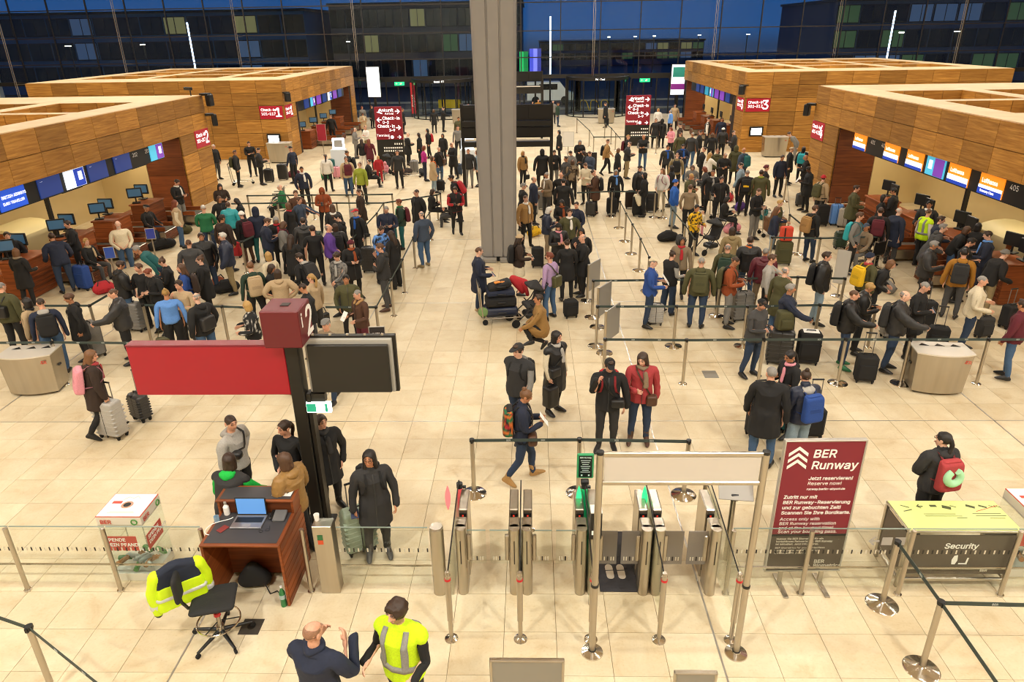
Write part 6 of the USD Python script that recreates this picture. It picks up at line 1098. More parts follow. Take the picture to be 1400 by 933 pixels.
-10.98 32.82 0.008 -1.95|sweater:navy|slim:blk|short:hdbr|hl|1.69 2 1.10 4|hat:cap:blk|person in black cap and navy jumper with two cases
-8.91 27.56 0.012 0.44|jacket:navy|slim:blk|short:hdbr|pk|1.67 2 1.10 -11|scarf:white|person in navy suit with lanyard in the open aisle
-8.87 30.87 0.009 3.29|jacket:white|slim:blk|ponytail:hblk|hr|1.61 2 1.05 6||person in white jacket with green and pink cases
-9.46 26.49 -0.492 -1.29|jacket:green|slim:blk|crop:hwhite|si|1.69 2 1.10 -5||white-haired person sitting in the wheelchair
-12.60 46.04 0.009 3.16|jacket:blk|slim:blk|short:hdbr|st|1.72 2 1.10 -7||person in black at the back left island counters
-7.96 31.16 0.007 -1.45|jacket:blk|slim:blk|short:hdbr|st|1.72 2 1.10 -9||person in black with black rucksack near the kiosk
-7.72 29.82 0.013 3.51|jacket:beige|slim:denim|short:hdbr|st|1.67 2 1.10 -4||person in beige jacket with maroon backpack, back turned
-6.78 28.20 0.008 2.87|jacket:lime|slim:blk|short:hbr|st|1.70 2 1.10 2||person in lime green jacket, back turned
-12.16 53.02 0.008 0.46|jacket:grey|slim:blk|bob:hred|st|1.58 2 1.05 22||person in grey coat far back beside the back left island
-11.09 48.40 0.012 0.39|coat:beige|slim:blk|bob:hbr|ph|1.61 2 1.05 -1|scarf:cream|person in pale coat far back beside the back left island
-11.51 53.26 0.008 1.02|coat:blk|slim:blk|bob:hbr|st|1.60 2 1.05 -19||person in black coat left of the left red totem
-9.67 39.80 0.005 1.64|jacket:grey|slim:grey|crop:hgrey|ph|1.67 2 1.10 -18||grey-haired person in grey jacket at the lit kiosk
-9.21 40.58 0.009 -0.74|sweater:white|slim:khaki|crop:hbr|cx|1.67 2 1.10 -4||person in white shirt with folded arms left of the totem
-8.44 35.99 0.011 3.44|jacket:blk|wide:white|longhair:hdbr|st|1.57 2 1.05 -7||person in black top and white trousers
-8.08 36.01 0.008 3.23|coat:maroon|slim:blk|longhair:hred|st|1.56 2 1.05 -0||person in dark red coat with long red hair
-7.24 31.72 -0.417 1.94|jacket:blk|slim:blk|short:hblk|sp|1.67 2 1.10 -17||person in black sitting on a suitcase below the totem
-6.97 32.68 0.009 0.09|jacket:red|slim:red|bob:hblond|st|1.25 2 1.05 3||child in red suit with blond hair
-6.88 33.76 -0.278 -0.55|jacket:pink|slim:grey|hoodup:hbr|sp|1.10 2 1.05 22||child in pink jacket in a pushchair
-5.83 31.33 0.011 3.30|jacket:char|slim:blk|short:hblk|st|1.69 2 1.10 -4||person in charcoal jacket in front of the totem's black base
-6.35 37.22 0.011 1.89|coat:blk|slim:blk|crop:hdbr|ph|1.68 2 1.10 24|scarf:white|person in black suit looking down right of the totem
-5.84 37.97 0.010 -1.58|coat:blk|slim:blk|bob:hdbr|st|1.57 2 1.05 -8||person in black coat right of the left totem, facing left
-4.92 33.03 0.011 1.80|sweater:magenta|slim:navy|bob:hred|cx|1.62 2 1.05 -11||person in magenta jumper with folded arms
-4.18 30.43 0.009 1.82|coat:beige|slim:ldenim|bob:hbr|hr|1.56 2 1.05 -8|scarf:orange|person in beige coat with orange scarf
-4.13 32.35 0.012 0.95|jacket:blk|slim:denim|crop:hgrey|pk|1.67 2 1.10 -6||grey-haired person in black jacket with brown bag
-3.61 33.43 0.009 -0.77|coat:blk|slim:blk|crop:hdbr|ph|1.70 2 1.10 -3||person in black coat reading, left of the display frame
-4.53 37.40 0.008 -0.53|jacket:blk|slim:blk|bob:hdbr|st|1.59 2 1.05 11||person in black behind the grey-haired one with brown bag
-6.60 50.15 0.007 3.16|coat:blk|slim:blk|bob:hbr|st|1.59 2 1.05 -9||person in black coat far back before the yellow barrier
-6.04 50.73 0.011 1.61|jacket:blk|slim:blk|short:hdbr|rr|1.67 2 1.10 -1||person in black bending by the steel desk at the doors
-2.71 31.41 0.010 -0.11|jacket:char|slim:grey|crop:hbr|st|1.71 2 1.10 -15|shoe:brown|person in dark jacket and grey trousers by the frame post
-4.32 44.08 0.011 -0.10|jacket:olive|slim:blk|short:hdbr|st|1.70 2 1.10 21||person in olive jacket far back near the left door
-3.94 39.59 0.008 0.03|sweater:grey|slim:blk|short:hdbr|st|1.73 2 1.10 9||person in grey hoodie at the second kiosk
-2.35 31.63 0.008 -1.50|jacket:ldenim|slim:blk|bob:hbr|st|1.60 2 1.05 7||person in pale denim half hidden by the column
-5.59 39.53 0.012 -1.42|jacket:blk|slim:blk|bob:hblk|st|1.59 2 1.05 8||person in black with bright red rucksack, far back
-8.72 49.95 0.013 1.68|coat:blk|slim:blk|short:hbr|st|1.68 2 1.10 -3||person in black behind the left red totem
-4.42 52.60 0.008 -1.47|jacket:blk|slim:blk|short:hred|st|1.67 2 1.10 36||person in black far back between doors and frame
-1.26 16.12 0.010 1.71|coat:navy|slim:ddenim|crop:hbr|ho|1.68 1 1.10 13|glasses: shoe:beige|person in long navy coat left of the column
-0.31 17.45 0.015 1.76|jacket:dbrown|skirt:cream|longhair:hdbr|ho|1.62 1 1.05 16|hat:beanie:beige|person in dark patterned jacket and cream skirt at the column
0.21 13.79 -0.256 -1.53|coat:camel|slim:blk|short:hdbr|cr|1.60 1 1.05 8||person in camel coat crouching before the pushchair
0.44 15.76 0.007 -2.18|sweater:lilac|slim:denim|short:hred|st|1.65 1 1.10 13||person in lilac jumper and jeans seen from behind
0.90 16.99 0.009 3.12|coat:blk|slim:blk|bun:hdbr|cl|1.60 1 1.05 19||person in black coat and tights, from behind
1.31 17.29 0.014 -1.50|coat:blk|slim:blk|bald:hgrey|ch|1.66 1 1.21 6||bald person in black leather jacket facing left
1.33 18.07 0.012 0.05|jacket:blk|slim:blk|bob:hblk|cl|1.61 1 1.05 -27||person in black behind the bald leather jacket
0.75 18.76 0.013 0.19|puffer:blk|slim:blk|bob:hdbr|ph|1.58 1 1.05 -28|hat:beanie:blk scarf:pink|person in black beanie with pink scarf
1.11 19.97 0.008 0.08|jacket:olive|slim:blk|short:hdbr|pk|1.69 1 1.10 -2|scarf:white|person in dark jacket over white shirt, right of column
1.39 21.04 0.010 -0.71|jacket:navy|slim:blk|crop:hdbr|cl|1.65 1 1.10 17||person in navy jumper behind the white shirt
0.98 21.84 0.008 -0.01|coat:blk|slim:blk|longhair:hblk|ph|1.56 1 1.05 -23|scarf:rust|person with long black curls and rust scarf
0.48 20.72 0.009 1.65|puffer:navy|slim:taupe|bob:hwhite|ph|1.57 1 1.05 0||white-haired person in navy puffer right of column
-0.17 21.90 0.010 0.59|jacket:tan|slim:blk|crop:hbr|st|1.67 1 1.10 9|scarf:white|person in tan waistcoat half behind the column
0.10 24.88 0.006 1.77|jacket:navy|slim:blk|bald:hgrey|hl|1.69 1 1.10 3||bald person in navy jacket with silver cases
0.59 25.72 0.012 -0.88|jacket:taupe|slim:dgrey|crop:hgrey|ho|1.68 1 1.10 -6|scarf:white|person in taupe jacket holding brown bag
-0.26 23.77 0.012 1.81|coat:blk|slim:blk|short:hgrey|st|1.68 1 1.10 -11||person in black coat immediately right of the column
1.13 24.41 0.007 3.00|coat:blk|slim:blk|short:hblk|st|1.69 1 1.21 19||person in black coat, back turned, frame's right leg
1.10 25.85 0.005 -0.10|coat:blk|slim:blk|bald:hwhite|pk|1.65 1 1.10 28||white-haired person in black behind the black coat back
-0.34 31.47 0.010 0.69|jacket:tan|slim:blk|bob:hblond|st|1.57 2 1.05 -6|scarf:blk|person in tan shearling jacket under the display frame
0.51 31.16 0.011 3.33|coat:blk|slim:blk|hoodup:hdbr|st|1.67 2 1.32 3||big person in hooded black coat behind the frame
1.03 31.08 0.015 0.05|jacket:blk|slim:grey|short:hdbr|p1|1.67 2 1.10 -3||person in black photographing, right of the frame leg
1.75 30.77 0.011 -0.74|jacket:grey|slim:blk|short:hdbr|ph|1.68 2 1.10 -2||person in grey hooded jacket right of the frame
1.45 29.05 0.012 -1.12|jacket:dgrey|slim:blk|short:hdbr|cl|1.70 2 1.10 -4||person in dark grey jacket behind checked coat
1.69 28.86 0.004 3.12|jacket:taupe|slim:blk|bob:hbr|st|1.61 2 1.05 -11|pat:blotch,dbrown|person in mottled brown coat, back turned
2.16 27.65 0.012 -0.60|jacket:cream|slim:blk|short:hbr|ph|1.69 2 1.10 -13||person in cream jacket near the brown coat
2.38 26.11 0.009 -1.71|coat:brown|slim:blk|short:hdbr|ph|1.69 2 1.10 -13||person in long brown coat with black rucksack
2.37 31.16 0.008 -1.64|jacket:blk|slim:blk|bob:hdbr|ph|1.60 2 1.05 0||person in black next to the navy jacket, centre
2.33 34.29 0.011 -0.06|coat:blk|slim:blk|bob:hgrey|ph|1.63 2 1.05 6||grey-haired person in black coat, centre aisle
2.54 30.55 0.014 -0.80|jacket:slate|slim:blk|short:hbr|ph|1.67 2 1.10 4||person in slate jacket, centre aisle
3.59 34.00 0.028 1.48|jacket:tan|slim:blk|short:hbr|wk|1.65 2 1.10 16||person in tan coat with rucksack walking right
3.17 26.55 0.007 -0.11|coat:blk|slim:blk|bob:hgrey|hl|1.61 2 1.05 9|scarf:sky|grey-haired person in black coat with black case
3.88 32.03 0.007 1.54|coat:blk|slim:blk|bob:hlbr|st|1.56 2 1.05 24||person in black coat with light hair near right totem
4.44 33.08 0.007 1.61|jacket:char|slim:khaki|short:hbr|ph|1.68 2 1.10 12||person in dark jacket and khaki trousers before right totem
4.73 35.45 0.006 1.39|jacket:blk|slim:blk|crop:hbr|st|1.67 2 1.10 11|hat:cap:tan|person in tan cap with maroon pack before right totem
5.47 35.19 0.008 -0.20|sweater:grey|slim:denim|bald:hred|ph|1.71 2 1.10 -12|vest:blk|bald person in black waistcoat and grey sleeves before right totem
4.07 26.79 0.011 0.84|puffer:blk|slim:blk|short:hdbr|st|1.69 2 1.10 -2|hat:cap:blk|person in black puffer and cap with tall black cases
4.13 25.80 0.007 -1.79|jacket:blk|slim:blk|bob:hblk|cl|1.62 1 1.05 -2||person in black beside the tall black cases
4.93 26.71 0.006 -0.80|jacket:white|slim:cream|longhair:hlbr|pk|1.61 2 1.05 -8||person in white jacket with pink backpack
6.05 31.98 0.008 -0.27|jacket:char|slim:blk|short:hdbr|st|1.68 2 1.10 21|scarf:royal|person in charcoal jacket with blue front, right queue
4.91 24.16 0.009 1.56|jacket:royal|slim:ldenim|short:hdbr|pk|1.67 1 1.10 -16|hat:beanie:royal|person in bright blue jacket and blue beanie
1.52 38.39 0.008 -1.59|coat:blk|slim:blk|bob:hblk|st|1.57 2 1.05 19||person in black at the white notice stand
5.30 51.98 0.008 -1.75|coat:blk|slim:blk|short:hdbr|st|1.70 2 1.10 7||person in black standing before the right revolving door
1.96 52.77 0.016 1.40|jacket:dgreen|slim:ddenim|short:hdbr|st|1.67 2 1.10 -10||person in dark green left of the right revolving door
0.60 55.95 0.013 0.03|jacket:ochre|slim:blk|short:hdbr|st|1.66 2 1.10 17||person in yellow-orange jacket behind the frame
0.14 55.17 0.012 0.71|coat:blk|slim:blk|bob:hblk|st|1.58 2 1.05 -7||person in black beside the yellow-orange jacket
1.68 54.51 0.010 -0.12|jacket:grey|slim:blk|crop:hgrey|st|1.67 2 1.10 -27||person in grey jacket far back right of the frame
8.37 48.44 0.009 -0.21|jacket:white|slim:blk|bob:hblond|st|1.61 2 1.05 -1||person in white coat far right of right totem
9.01 47.46 0.010 -1.26|jacket:sky|slim:blk|bob:hgrey|st|1.60 2 1.05 -20|scarf:white|person in pale blue coat far back by the back right island
9.79 50.25 0.009 -0.22|coat:beige|slim:blk|short:hdbr|st|1.70 2 1.10 22||person in beige coat far back by the back right island
7.18 42.05 0.012 2.86|coat:blk|slim:blk|short:hblk|st|1.69 2 1.10 5||person in black coat just right of right totem
7.57 42.19 0.008 2.77|coat:blk|slim:blk|hoodup:hblond|st|1.63 2 1.05 -23||person in hooded black coat near right totem
7.49 38.87 0.011 -0.88|jacket:pink|slim:blk|bob:hred|ph|1.61 2 1.05 -6||person in pale pink jacket near right totem
8.08 39.57 0.014 -1.85|jacket:dbrown|slim:blk|short:hdbr|st|1.68 2 1.10 -3||person in dark brown jacket by the back right island pillar
7.43 36.20 0.011 -2.80|coat:olive|slim:blk|short:hdbr|st|1.67 2 1.26 6||person in long olive coat, back turned, the back right island
7.90 35.68 0.008 2.35|jacket:char|slim:denim|short:hgrey|st|1.70 2 1.26 4||large person in charcoal jacket and jeans, right queue
8.53 36.82 0.012 1.34|jacket:blk|slim:blk|short:hdbr|st|1.65 2 1.10 -9||person in black between charcoal jacket and the back right island
10.12 41.98 0.011 1.39|jacket:white|slim:blk|short:hdbr|st|1.70 2 1.10 8|vest:char|person in white sleeves with dark bib at the back right island
9.01 36.20 0.012 2.87|jacket:blk|slim:blk|bob:hbr|st|1.61 2 1.05 29||brown-haired person in black by the back right island opening
10.91 42.03 0.009 2.88|jacket:navy|slim:ddenim|short:hblk|st|1.68 2 1.10 2||person in navy jacket at the back right island opening
10.08 38.35 0.011 3.13|puffer:blk|slim:blk|bob:hblk|st|1.58 2 1.05 -23|hat:beanie:white|person in white hat and black puffer at the back right island
10.20 36.58 0.010 -1.94|jacket:char|slim:blk|short:hdbr|ph|1.67 2 1.10 -20||person in charcoal jacket at the back right island pillar
8.93 31.54 0.012 2.84|coat:olive|slim:blk|hoodup:hbr|st|1.67 2 1.10 -12||person in long olive coat with hood up
9.06 30.79 0.010 -2.67|jacket:slate|slim:blk|crop:hgrey|st|1.69 2 1.10 -5||person in slate jacket with teal backpack
7.43 31.31 0.012 1.49|jacket:blk|slim:blk|short:hdbr|ph|1.67 2 1.10 17||person in black leaning over luggage, right queue back
7.54 30.47 0.011 2.06|jacket:white|slim:blk|longhair:hblond|rr|1.57 2 1.05 -24||person in white coat with long blond hair
8.02 31.12 0.012 2.80|jacket:olive|slim:blk|short:hlbr|st|1.61 2 1.05 3|hood:|person in olive jacket beside the white coat
7.97 29.70 0.011 -0.11|jacket:blk|slim:blk|crop:hwhite|ph|1.68 2 1.10 27||white-haired person in black facing forward, right queue
6.77 32.23 -0.002 -0.15|jacket:navy|slim:denim|short:hblk|ph|1.70 2 1.10 2|scarf:royal|person in navy jacket with blue front and jeans
6.03 29.74 0.011 2.94|jacket:khaki|slim:blk|short:hlbr|st|1.67 2 1.10 -11||person in khaki jacket with black pack, right queue
5.38 27.30 0.012 -1.99|jacket:blk|slim:blk|bob:hblk|st|1.60 2 1.05 -19||black-haired person in black behind the blue beanie
5.62 25.23 0.012 1.06|jacket:olive|slim:blk|crop:hblond|ph|1.68 1 1.10 -8||fair-haired person in olive jacket, middle right queue
5.24 23.30 0.010 2.81|sweater:taupe|slim:blk|short:hbr|pk|1.66 1 1.10 -5||person in taupe jumper and dark trousers, back turned
6.24 27.63 0.008 -0.23|jacket:grey|slim:blk|bob:hbr|ph|1.57 2 1.05 -4||person in grey behind the olive jacket
6.57 26.86 0.007 -1.68|jacket:dgrey|slim:blk|bob:hred|ph|1.63 2 1.05 -11||red-haired person in dark grey, middle right queue
6.60 25.91 0.008 -0.28|coat:blk|slim:blk|crop:hbr|pk|1.66 1 1.21 -7|scarf:lgrey|person in black suit with grey shirt facing forward
6.59 24.64 0.011 -0.22|jacket:blk|slim:blk|short:hdbr|ho|1.68 1 1.10 9||person in black pushing the luggage cart, right queue
7.92 27.04 0.010 -2.04|jacket:ldenim|slim:blk|short:hdbr|hl|1.71 2 1.10 3||person in light denim jacket, right queue
7.82 25.86 0.008 2.77|jacket:blk|slim:blk|crop:hgrey|st|1.65 1 1.21 13||person in black with yellow-strapped rucksack
8.24 25.61 0.010 2.97|coat:olive|slim:blk|short:hdbr|st|1.69 1 1.26 -2|fur:lime|person in olive parka with yellowish fur collar
8.71 26.61 0.012 1.26|jacket:blk|slim:blk|short:hdbr|st|1.69 2 1.10 9|hat:beanie:maroon|person in maroon beanie, right queue
7.19 22.49 0.012 0.61|jacket:blk|slim:grey|crop:hbr|ph|1.70 1 1.10 -9||person in black jacket and grey trousers looking at phone
6.48 23.48 -0.339 1.25|jacket:blk|slim:blk|bob:hblk|sp|1.59 1 1.05 14||person in black sitting beside the purple bag
4.90 20.80 0.009 0.56|jacket:yellow|slim:blk|short:hblk|ho|1.58 1 1.05 -7|pat:blotch,blk|person in black and yellow jacket holding a baby
5.35 21.65 0.400 -1.81|sweater:cream|slim:pink|bald:hblond|ph|0.80 1 1.05 7||baby in cream hood held by the yellow jacket
7.58 21.52 0.009 0.99|jacket:olive|slim:olive|short:hblond|st|1.53 1 1.05 7|hood:|person in olive jacket with fair headscarf
7.13 20.44 0.006 1.41|jacket:navy|slim:ldenim|longhair:hlbr|rl|1.57 1 1.05 -7||long-haired person in navy jacket with a red pack case
10.02 28.88 0.011 0.29|jacket:navy|slim:blk|short:hdbr|st|1.69 2 1.10 3||person in navy by the back right island waste bin
11.22 31.32 0.007 1.30|coat:blk|slim:blk|short:hgrey|st|1.62 2 1.05 -22|hat:beanie:beige|person in pale fur hat and black coat
13.63 37.46 -0.110 -1.75|sweater:grey|slim:grey|short:hdbr|be|1.71 2 1.10 10||person in grey hoodie bending at the back right island wall
11.89 31.69 0.011 2.60|jacket:blk|slim:blk|bob:hblk|st|1.58 2 1.05 5||person with turquoise backpack by the front right island corner
11.00 28.82 0.012 -1.96|jacket:blk|slim:blk|crop:hgrey|ph|1.69 2 1.10 15||grey-haired person in black by the front right island corner
10.23 26.33 0.008 -1.67|coat:blk|slim:blk|short:hblk|ph|1.69 2 1.10 19|skn:skind|person in long black coat holding papers beside the front right island
10.10 24.74 0.010 2.04|jacket:beige|slim:char|short:hdbr|st|1.65 1 1.10 33|hat:beanie:red|person in red beanie with olive rucksack
10.45 22.94 0.009 1.18|coat:olive|slim:blk|short:hdbr|ho|1.66 1 1.21 -1||person in long olive parka at the front right island counter
11.76 23.02 -0.160 -2.25|jacket:blk|slim:blk|short:hblk|ho|1.71 1 1.10 -3||staff person in black seated at the front right island desk
10.83 21.82 0.011 1.00|coat:blk|slim:blk|bob:hblk|st|1.59 1 1.05 -7||person in black coat at the front right island desk
8.07 20.05 0.011 1.94|jacket:blk|slim:ddenim|short:hbr|hl|1.69 1 1.10 1|hood:|brown-haired person in black jacket with tan pack by the front right island
8.87 19.00 0.008 1.11|sweater:grey|slim:blk|short:hbr|pk|1.74 1 1.10 11||person in grey jumper with turquoise backpack
9.41 19.56 -0.415 -1.13|jacket:taupe|slim:grey|crop:hgrey|si|1.71 1 1.10 10|hat:cap:slate|person in blue cap sitting in a wheelchair
9.78 19.70 0.009 2.68|jacket:blk|slim:blk|short:hdbr|st|1.69 1 1.10 13||person with maroon backpack at the front right island
10.29 19.74 0.012 1.83|coat:navy|slim:dgrey|bald:hwhite|rl|1.68 1 1.21 2||white-haired person in navy coat at the front right island
11.04 19.60 0.014 1.76|sweater:white|slim:blk|crop:hbr|st|1.66 1 1.10 26|vest:hivis|person in yellow hi-vis vest at the front right island
11.54 20.52 0.008 -0.63|jacket:char|slim:blk|short:hblk|ho|1.69 1 1.10 4|scarf:white|staff person in dark uniform behind the front right island counter
10.94 18.80 0.012 1.20|jacket:navy|slim:blk|short:hdbr|ho|1.66 1 1.10 -10||person in navy leaning over the front right island counter
10.45 18.12 0.011 1.17|coat:dgrey|slim:blk|short:hgrey|le|1.68 1 1.10 -12|hood:|grey-haired person in grey coat at the counter, right
12.58 19.90 -0.064 -2.16|jacket:blk|slim:blk|bob:hblk|be|1.59 1 1.05 -7||person in black bending behind the front right island counter
11.12 18.21 0.010 1.08|jacket:blk|slim:denim|bob:hbr|le|1.59 1 1.05 10||brown-haired person in black and jeans leaning on counter
10.49 16.67 0.010 1.04|jacket:blk|slim:blk|short:hblk|ph|1.67 1 1.10 -4||person in black holding phone at the front right island, right
11.24 17.09 0.011 -2.19|jacket:navy|slim:navy|short:hdbr|ho|1.70 1 1.10 20|scarf:sky|person in navy suit and pale blue shirt, the front right island
11.61 18.20 0.008 2.44|jacket:blk|slim:blk|bob:hblk|st|1.62 1 1.05 -14||person in black behind the navy suit, the front right island
9.44 16.33 0.012 1.08|puffer:char|slim:blk|short:hgrey|rp|1.69 1 1.16 12||person in charcoal puffer with brown bag, the front right island queue
9.81 15.63 0.016 2.55|jacket:ochre|slim:dgrey|short:hblk|st|1.69 1 1.10 11|hood:|person in ochre coat with dark backpack
10.61 15.75 0.010 1.70|jacket:blk|slim:khaki|crop:hgrey|le|1.66 1 1.21 -2|hat:beanie:grey|person in grey beanie and khaki trousers at far right counter
9.13 13.78 0.005 1.07|jacket:cream|slim:ddenim|crop:hgrey|ho|1.68 1 1.16 -5||person in cream jacket and jeans near the right bin
9.19 12.51 0.014 -2.33|jacket:maroon|slim:denim|short:hdbr|hl|1.62 1 1.05 -25||person in maroon at the right picture edge
7.80 13.47 0.014 0.79|coat:blk|slim:blk|crop:hgrey|p1|1.67 1 1.10 5||person in black coat holding a lit phone, right
7.13 12.86 0.009 1.01|puffer:char|slim:ddenim|bald:hgrey|rr|1.70 1 1.16 2||bald person in dark puffer with rucksack pulling a case
6.25 13.03 0.009 1.09|puffer:blk|slim:ddenim|crop:hbr|rr|1.66 1 1.10 10|shoe:green hood:|person in black puffer with green shoes pulling a case
6.80 13.68 0.012 1.08|puffer:blk|slim:blk|fringe:hblond|ph|1.59 1 1.05 14||blond person in black puffer with pale backpack
7.85 15.35 0.010 1.07|jacket:blk|slim:blk|bob:hlbr|le|1.60 1 1.05 0||brown-haired person in black coat leaning forward, right queue
7.62 15.45 0.009 1.93|jacket:olive|slim:blk|crop:hbr|st|1.67 1 1.10 -10|hat:beanie:navy scarf:brick|person in navy beanie with yellow backpack
6.59 15.31 0.013 1.10|puffer:blk|slim:ldenim|short:hdbr|pk|1.74 1 1.10 8|hood:|person in black puffer, pale jeans and black rucksack
5.18 13.46 0.013 1.32|coat:navy|slim:blk|short:hgrey|rr|1.64 1 1.21 -6||grey curly-haired person in long navy coat
4.33 12.62 0.006 0.60|sweater:dgrey|slim:ddenim|short:hdbr|ph|1.66 1 1.10 -7|hat:cap:blk vest:dgrey beard:|person in black cap and grey vest, right queue front
5.42 14.48 0.007 2.00|coat:olive|slim:denim|bald:hgrey|st|1.67 1 1.21 3||bald person in olive-brown coat, right queue
5.41 15.41 0.007 1.24|sweater:lgrey|slim:blk|short:hbr|rl|1.67 1 1.10 4||person in light grey jumper leaning on a case
5.49 16.04 0.009 2.84|puffer:maroon|slim:taupe|crop:hgrey|st|1.63 1 1.10 -3|hood:|person in maroon padded coat seen from behind
5.35 16.82 0.010 3.03|puffer:blk|slim:denim|short:hdbr|st|1.69 1 1.10 -10|scarf:orange|person in black puffer with bright orange collar
4.49 15.18 0.009 1.24|jacket:rust|slim:grey|crop:hdbr|ph|1.70 1 1.10 -1|hood:blk skn:skint|person in rust leather jacket and grey trousers
4.66 16.25 0.008 2.79|jacket:olive|slim:blk|bald:hgrey|st|1.68 1 1.10 5|hood:|bald person in olive jacket with green rucksack
5.25 18.08 0.012 3.08|jacket:khaki|slim:blk|bob:hdbr|st|1.59 1 1.05 14|hood:|person in khaki hooded jacket seen from behind
3.81 15.20 0.005 2.86|jacket:olive|slim:ddenim|crop:hgrey|st|1.67 1 1.23 3|hood:|grey-haired person in olive parka with large olive rucksack
2.71 15.20 0.010 1.38|jacket:blue|slim:ddenim|crop:hgrey|ho|1.67 1 1.10 -14|hat:cap:cream|person in cream cap and blue jacket reading papers
3.30 15.97 0.014 2.14|sweater:lgrey|wide:ddenim|bun:hdbr|ho|1.59 1 1.05 1|vest:blk|person in black waistcoat and grey sleeves holding a child
3.77 17.15 0.012 -0.27|jacket:taupe|slim:blk|bob:hblk|st|1.60 1 1.05 16|scarf:red|dark-haired person in pale shawl facing forward
"""
PACKS = [(7, 'blk', 'black backpack on person in dark grey coat with the green suitcase'),
(8, 'pink', 'pink backpack on person in dark coat with rust scarf pushing two suitcases'),
(9, 'blk', 'black backpack on person in grey hooded jacket and grey cap, walking left'),
(11, 'blk:pattern', 'black backpack on person in navy top, jeans and tan boots, holding a white paper'),
(12, 'red', 'red backpack on person in black cap and dark jacket with hand on face'),
(16, 'blue', 'blue backpack on person in navy padded jacket with a blue backpack and bun'),
(17, 'brick', 'dark red backpack on person in black jacket with neck pillow on the backpack'),
(20, 'blk', 'black backpack on person in navy jumper with black rucksack near the left steel bin'),
(32, 'dbrown', 'dark camouflage backpack on person in blue jacket with dark camouflage backpack'),
(37, 'beige', 'beige backpack on person in dark green hoodie with beige backpack'),
(41, 'char', 'dark backpack on person in black jacket with pale hood lining, stooping'),
(55, 'maroon', 'maroon backpack on person in dark green coat and green scarf with teal legs'),
(59, 'red', 'red backpack on person in black with red rucksack strap, stooping'),
(67, 'blk', 'black backpack on person in black puffer with black rucksack, left queue'),
(78, 'maroon', 'maroon backpack on person in white woolly hat and black coat'),
(95, 'olive', 'olive green backpack on person in dark jacket with olive pack near the back left island'),
(103, 'blk', 'black backpack on person in black with black rucksack near the kiosk'),
(104, 'maroon', 'maroon backpack on person in beige jacket with maroon backpack, back turned'),
(130, 'red', 'red backpack on person in black with bright red rucksack, far back'),
(134, 'blk', 'black backpack on person in dark patterned jacket and cream skirt at the column'),
(158, 'blk', 'black backpack on person in long brown coat with black rucksack'),
(162, 'blk', 'black backpack on person in tan coat with rucksack walking right'),
(166, 'maroon', 'maroon backpack on person in tan cap with maroon pack before right totem'),
(170, 'pink', 'pink backpack on person in white jacket with pink backpack'),
(171, 'olive', 'olive green backpack on person in charcoal jacket with blue front, right queue'),
(195, 'teal', 'teal backpack on person in slate jacket with teal backpack'),
(201, 'blk', 'black backpack on person in khaki jacket with black pack, right queue'),
(210, 'blk:yellow', 'black backpack on person in black with yellow-strapped rucksack'),
(222, 'turq', 'turquoise backpack on person with turquoise backpack by the front right island corner'),
(225, 'olive', 'olive green backpack on person in red beanie with olive rucksack'),
(229, 'tan', 'tan backpack on brown-haired person in black jacket with tan pack by the front right island'),
(230, 'turq', 'turquoise backpack on person in grey jumper with turquoise backpack'),
(232, 'maroon', 'maroon backpack on person with maroon backpack at the front right island'),
(244, 'char', 'dark backpack on person in ochre coat with dark backpack'),
(249, 'char', 'dark backpack on bald person in dark puffer with rucksack pulling a case'),
(250, 'blk', 'black backpack on person in black puffer with green shoes pulling a case'),
(251, 'cream', 'pale backpack on blond person in black puffer with pale backpack'),
(253, 'yellow', 'bright yellow backpack on person in navy beanie with yellow backpack'),
(254, 'blk', 'black backpack on person in black puffer, pale jeans and black rucksack'),
(261, 'olive', 'olive green backpack on person in rust leather jacket and grey trousers'),
(262, 'dgreen', 'green backpack on bald person in olive jacket with green rucksack'),
(264, 'olive', 'olive green backpack on grey-haired person in olive parka with large olive rucksack')]
FIG = [person(r, i) for i, r in enumerate(PEOPLE.strip().split('\n'))]
for i, spec, lab in PACKS:
    s = spec.split(':'); r = PEOPLE.strip().split('\n')[i]; top = r.split('|')[1].split(':')[0]
    worn_pack(FIG[i], s[0], lab, off={'puffer': .03, 'sweater': -.02}.get(top, .015), accent=s[1] if len(s) > 1 else None, near=r.split('|')[5].split()[1] == '0')
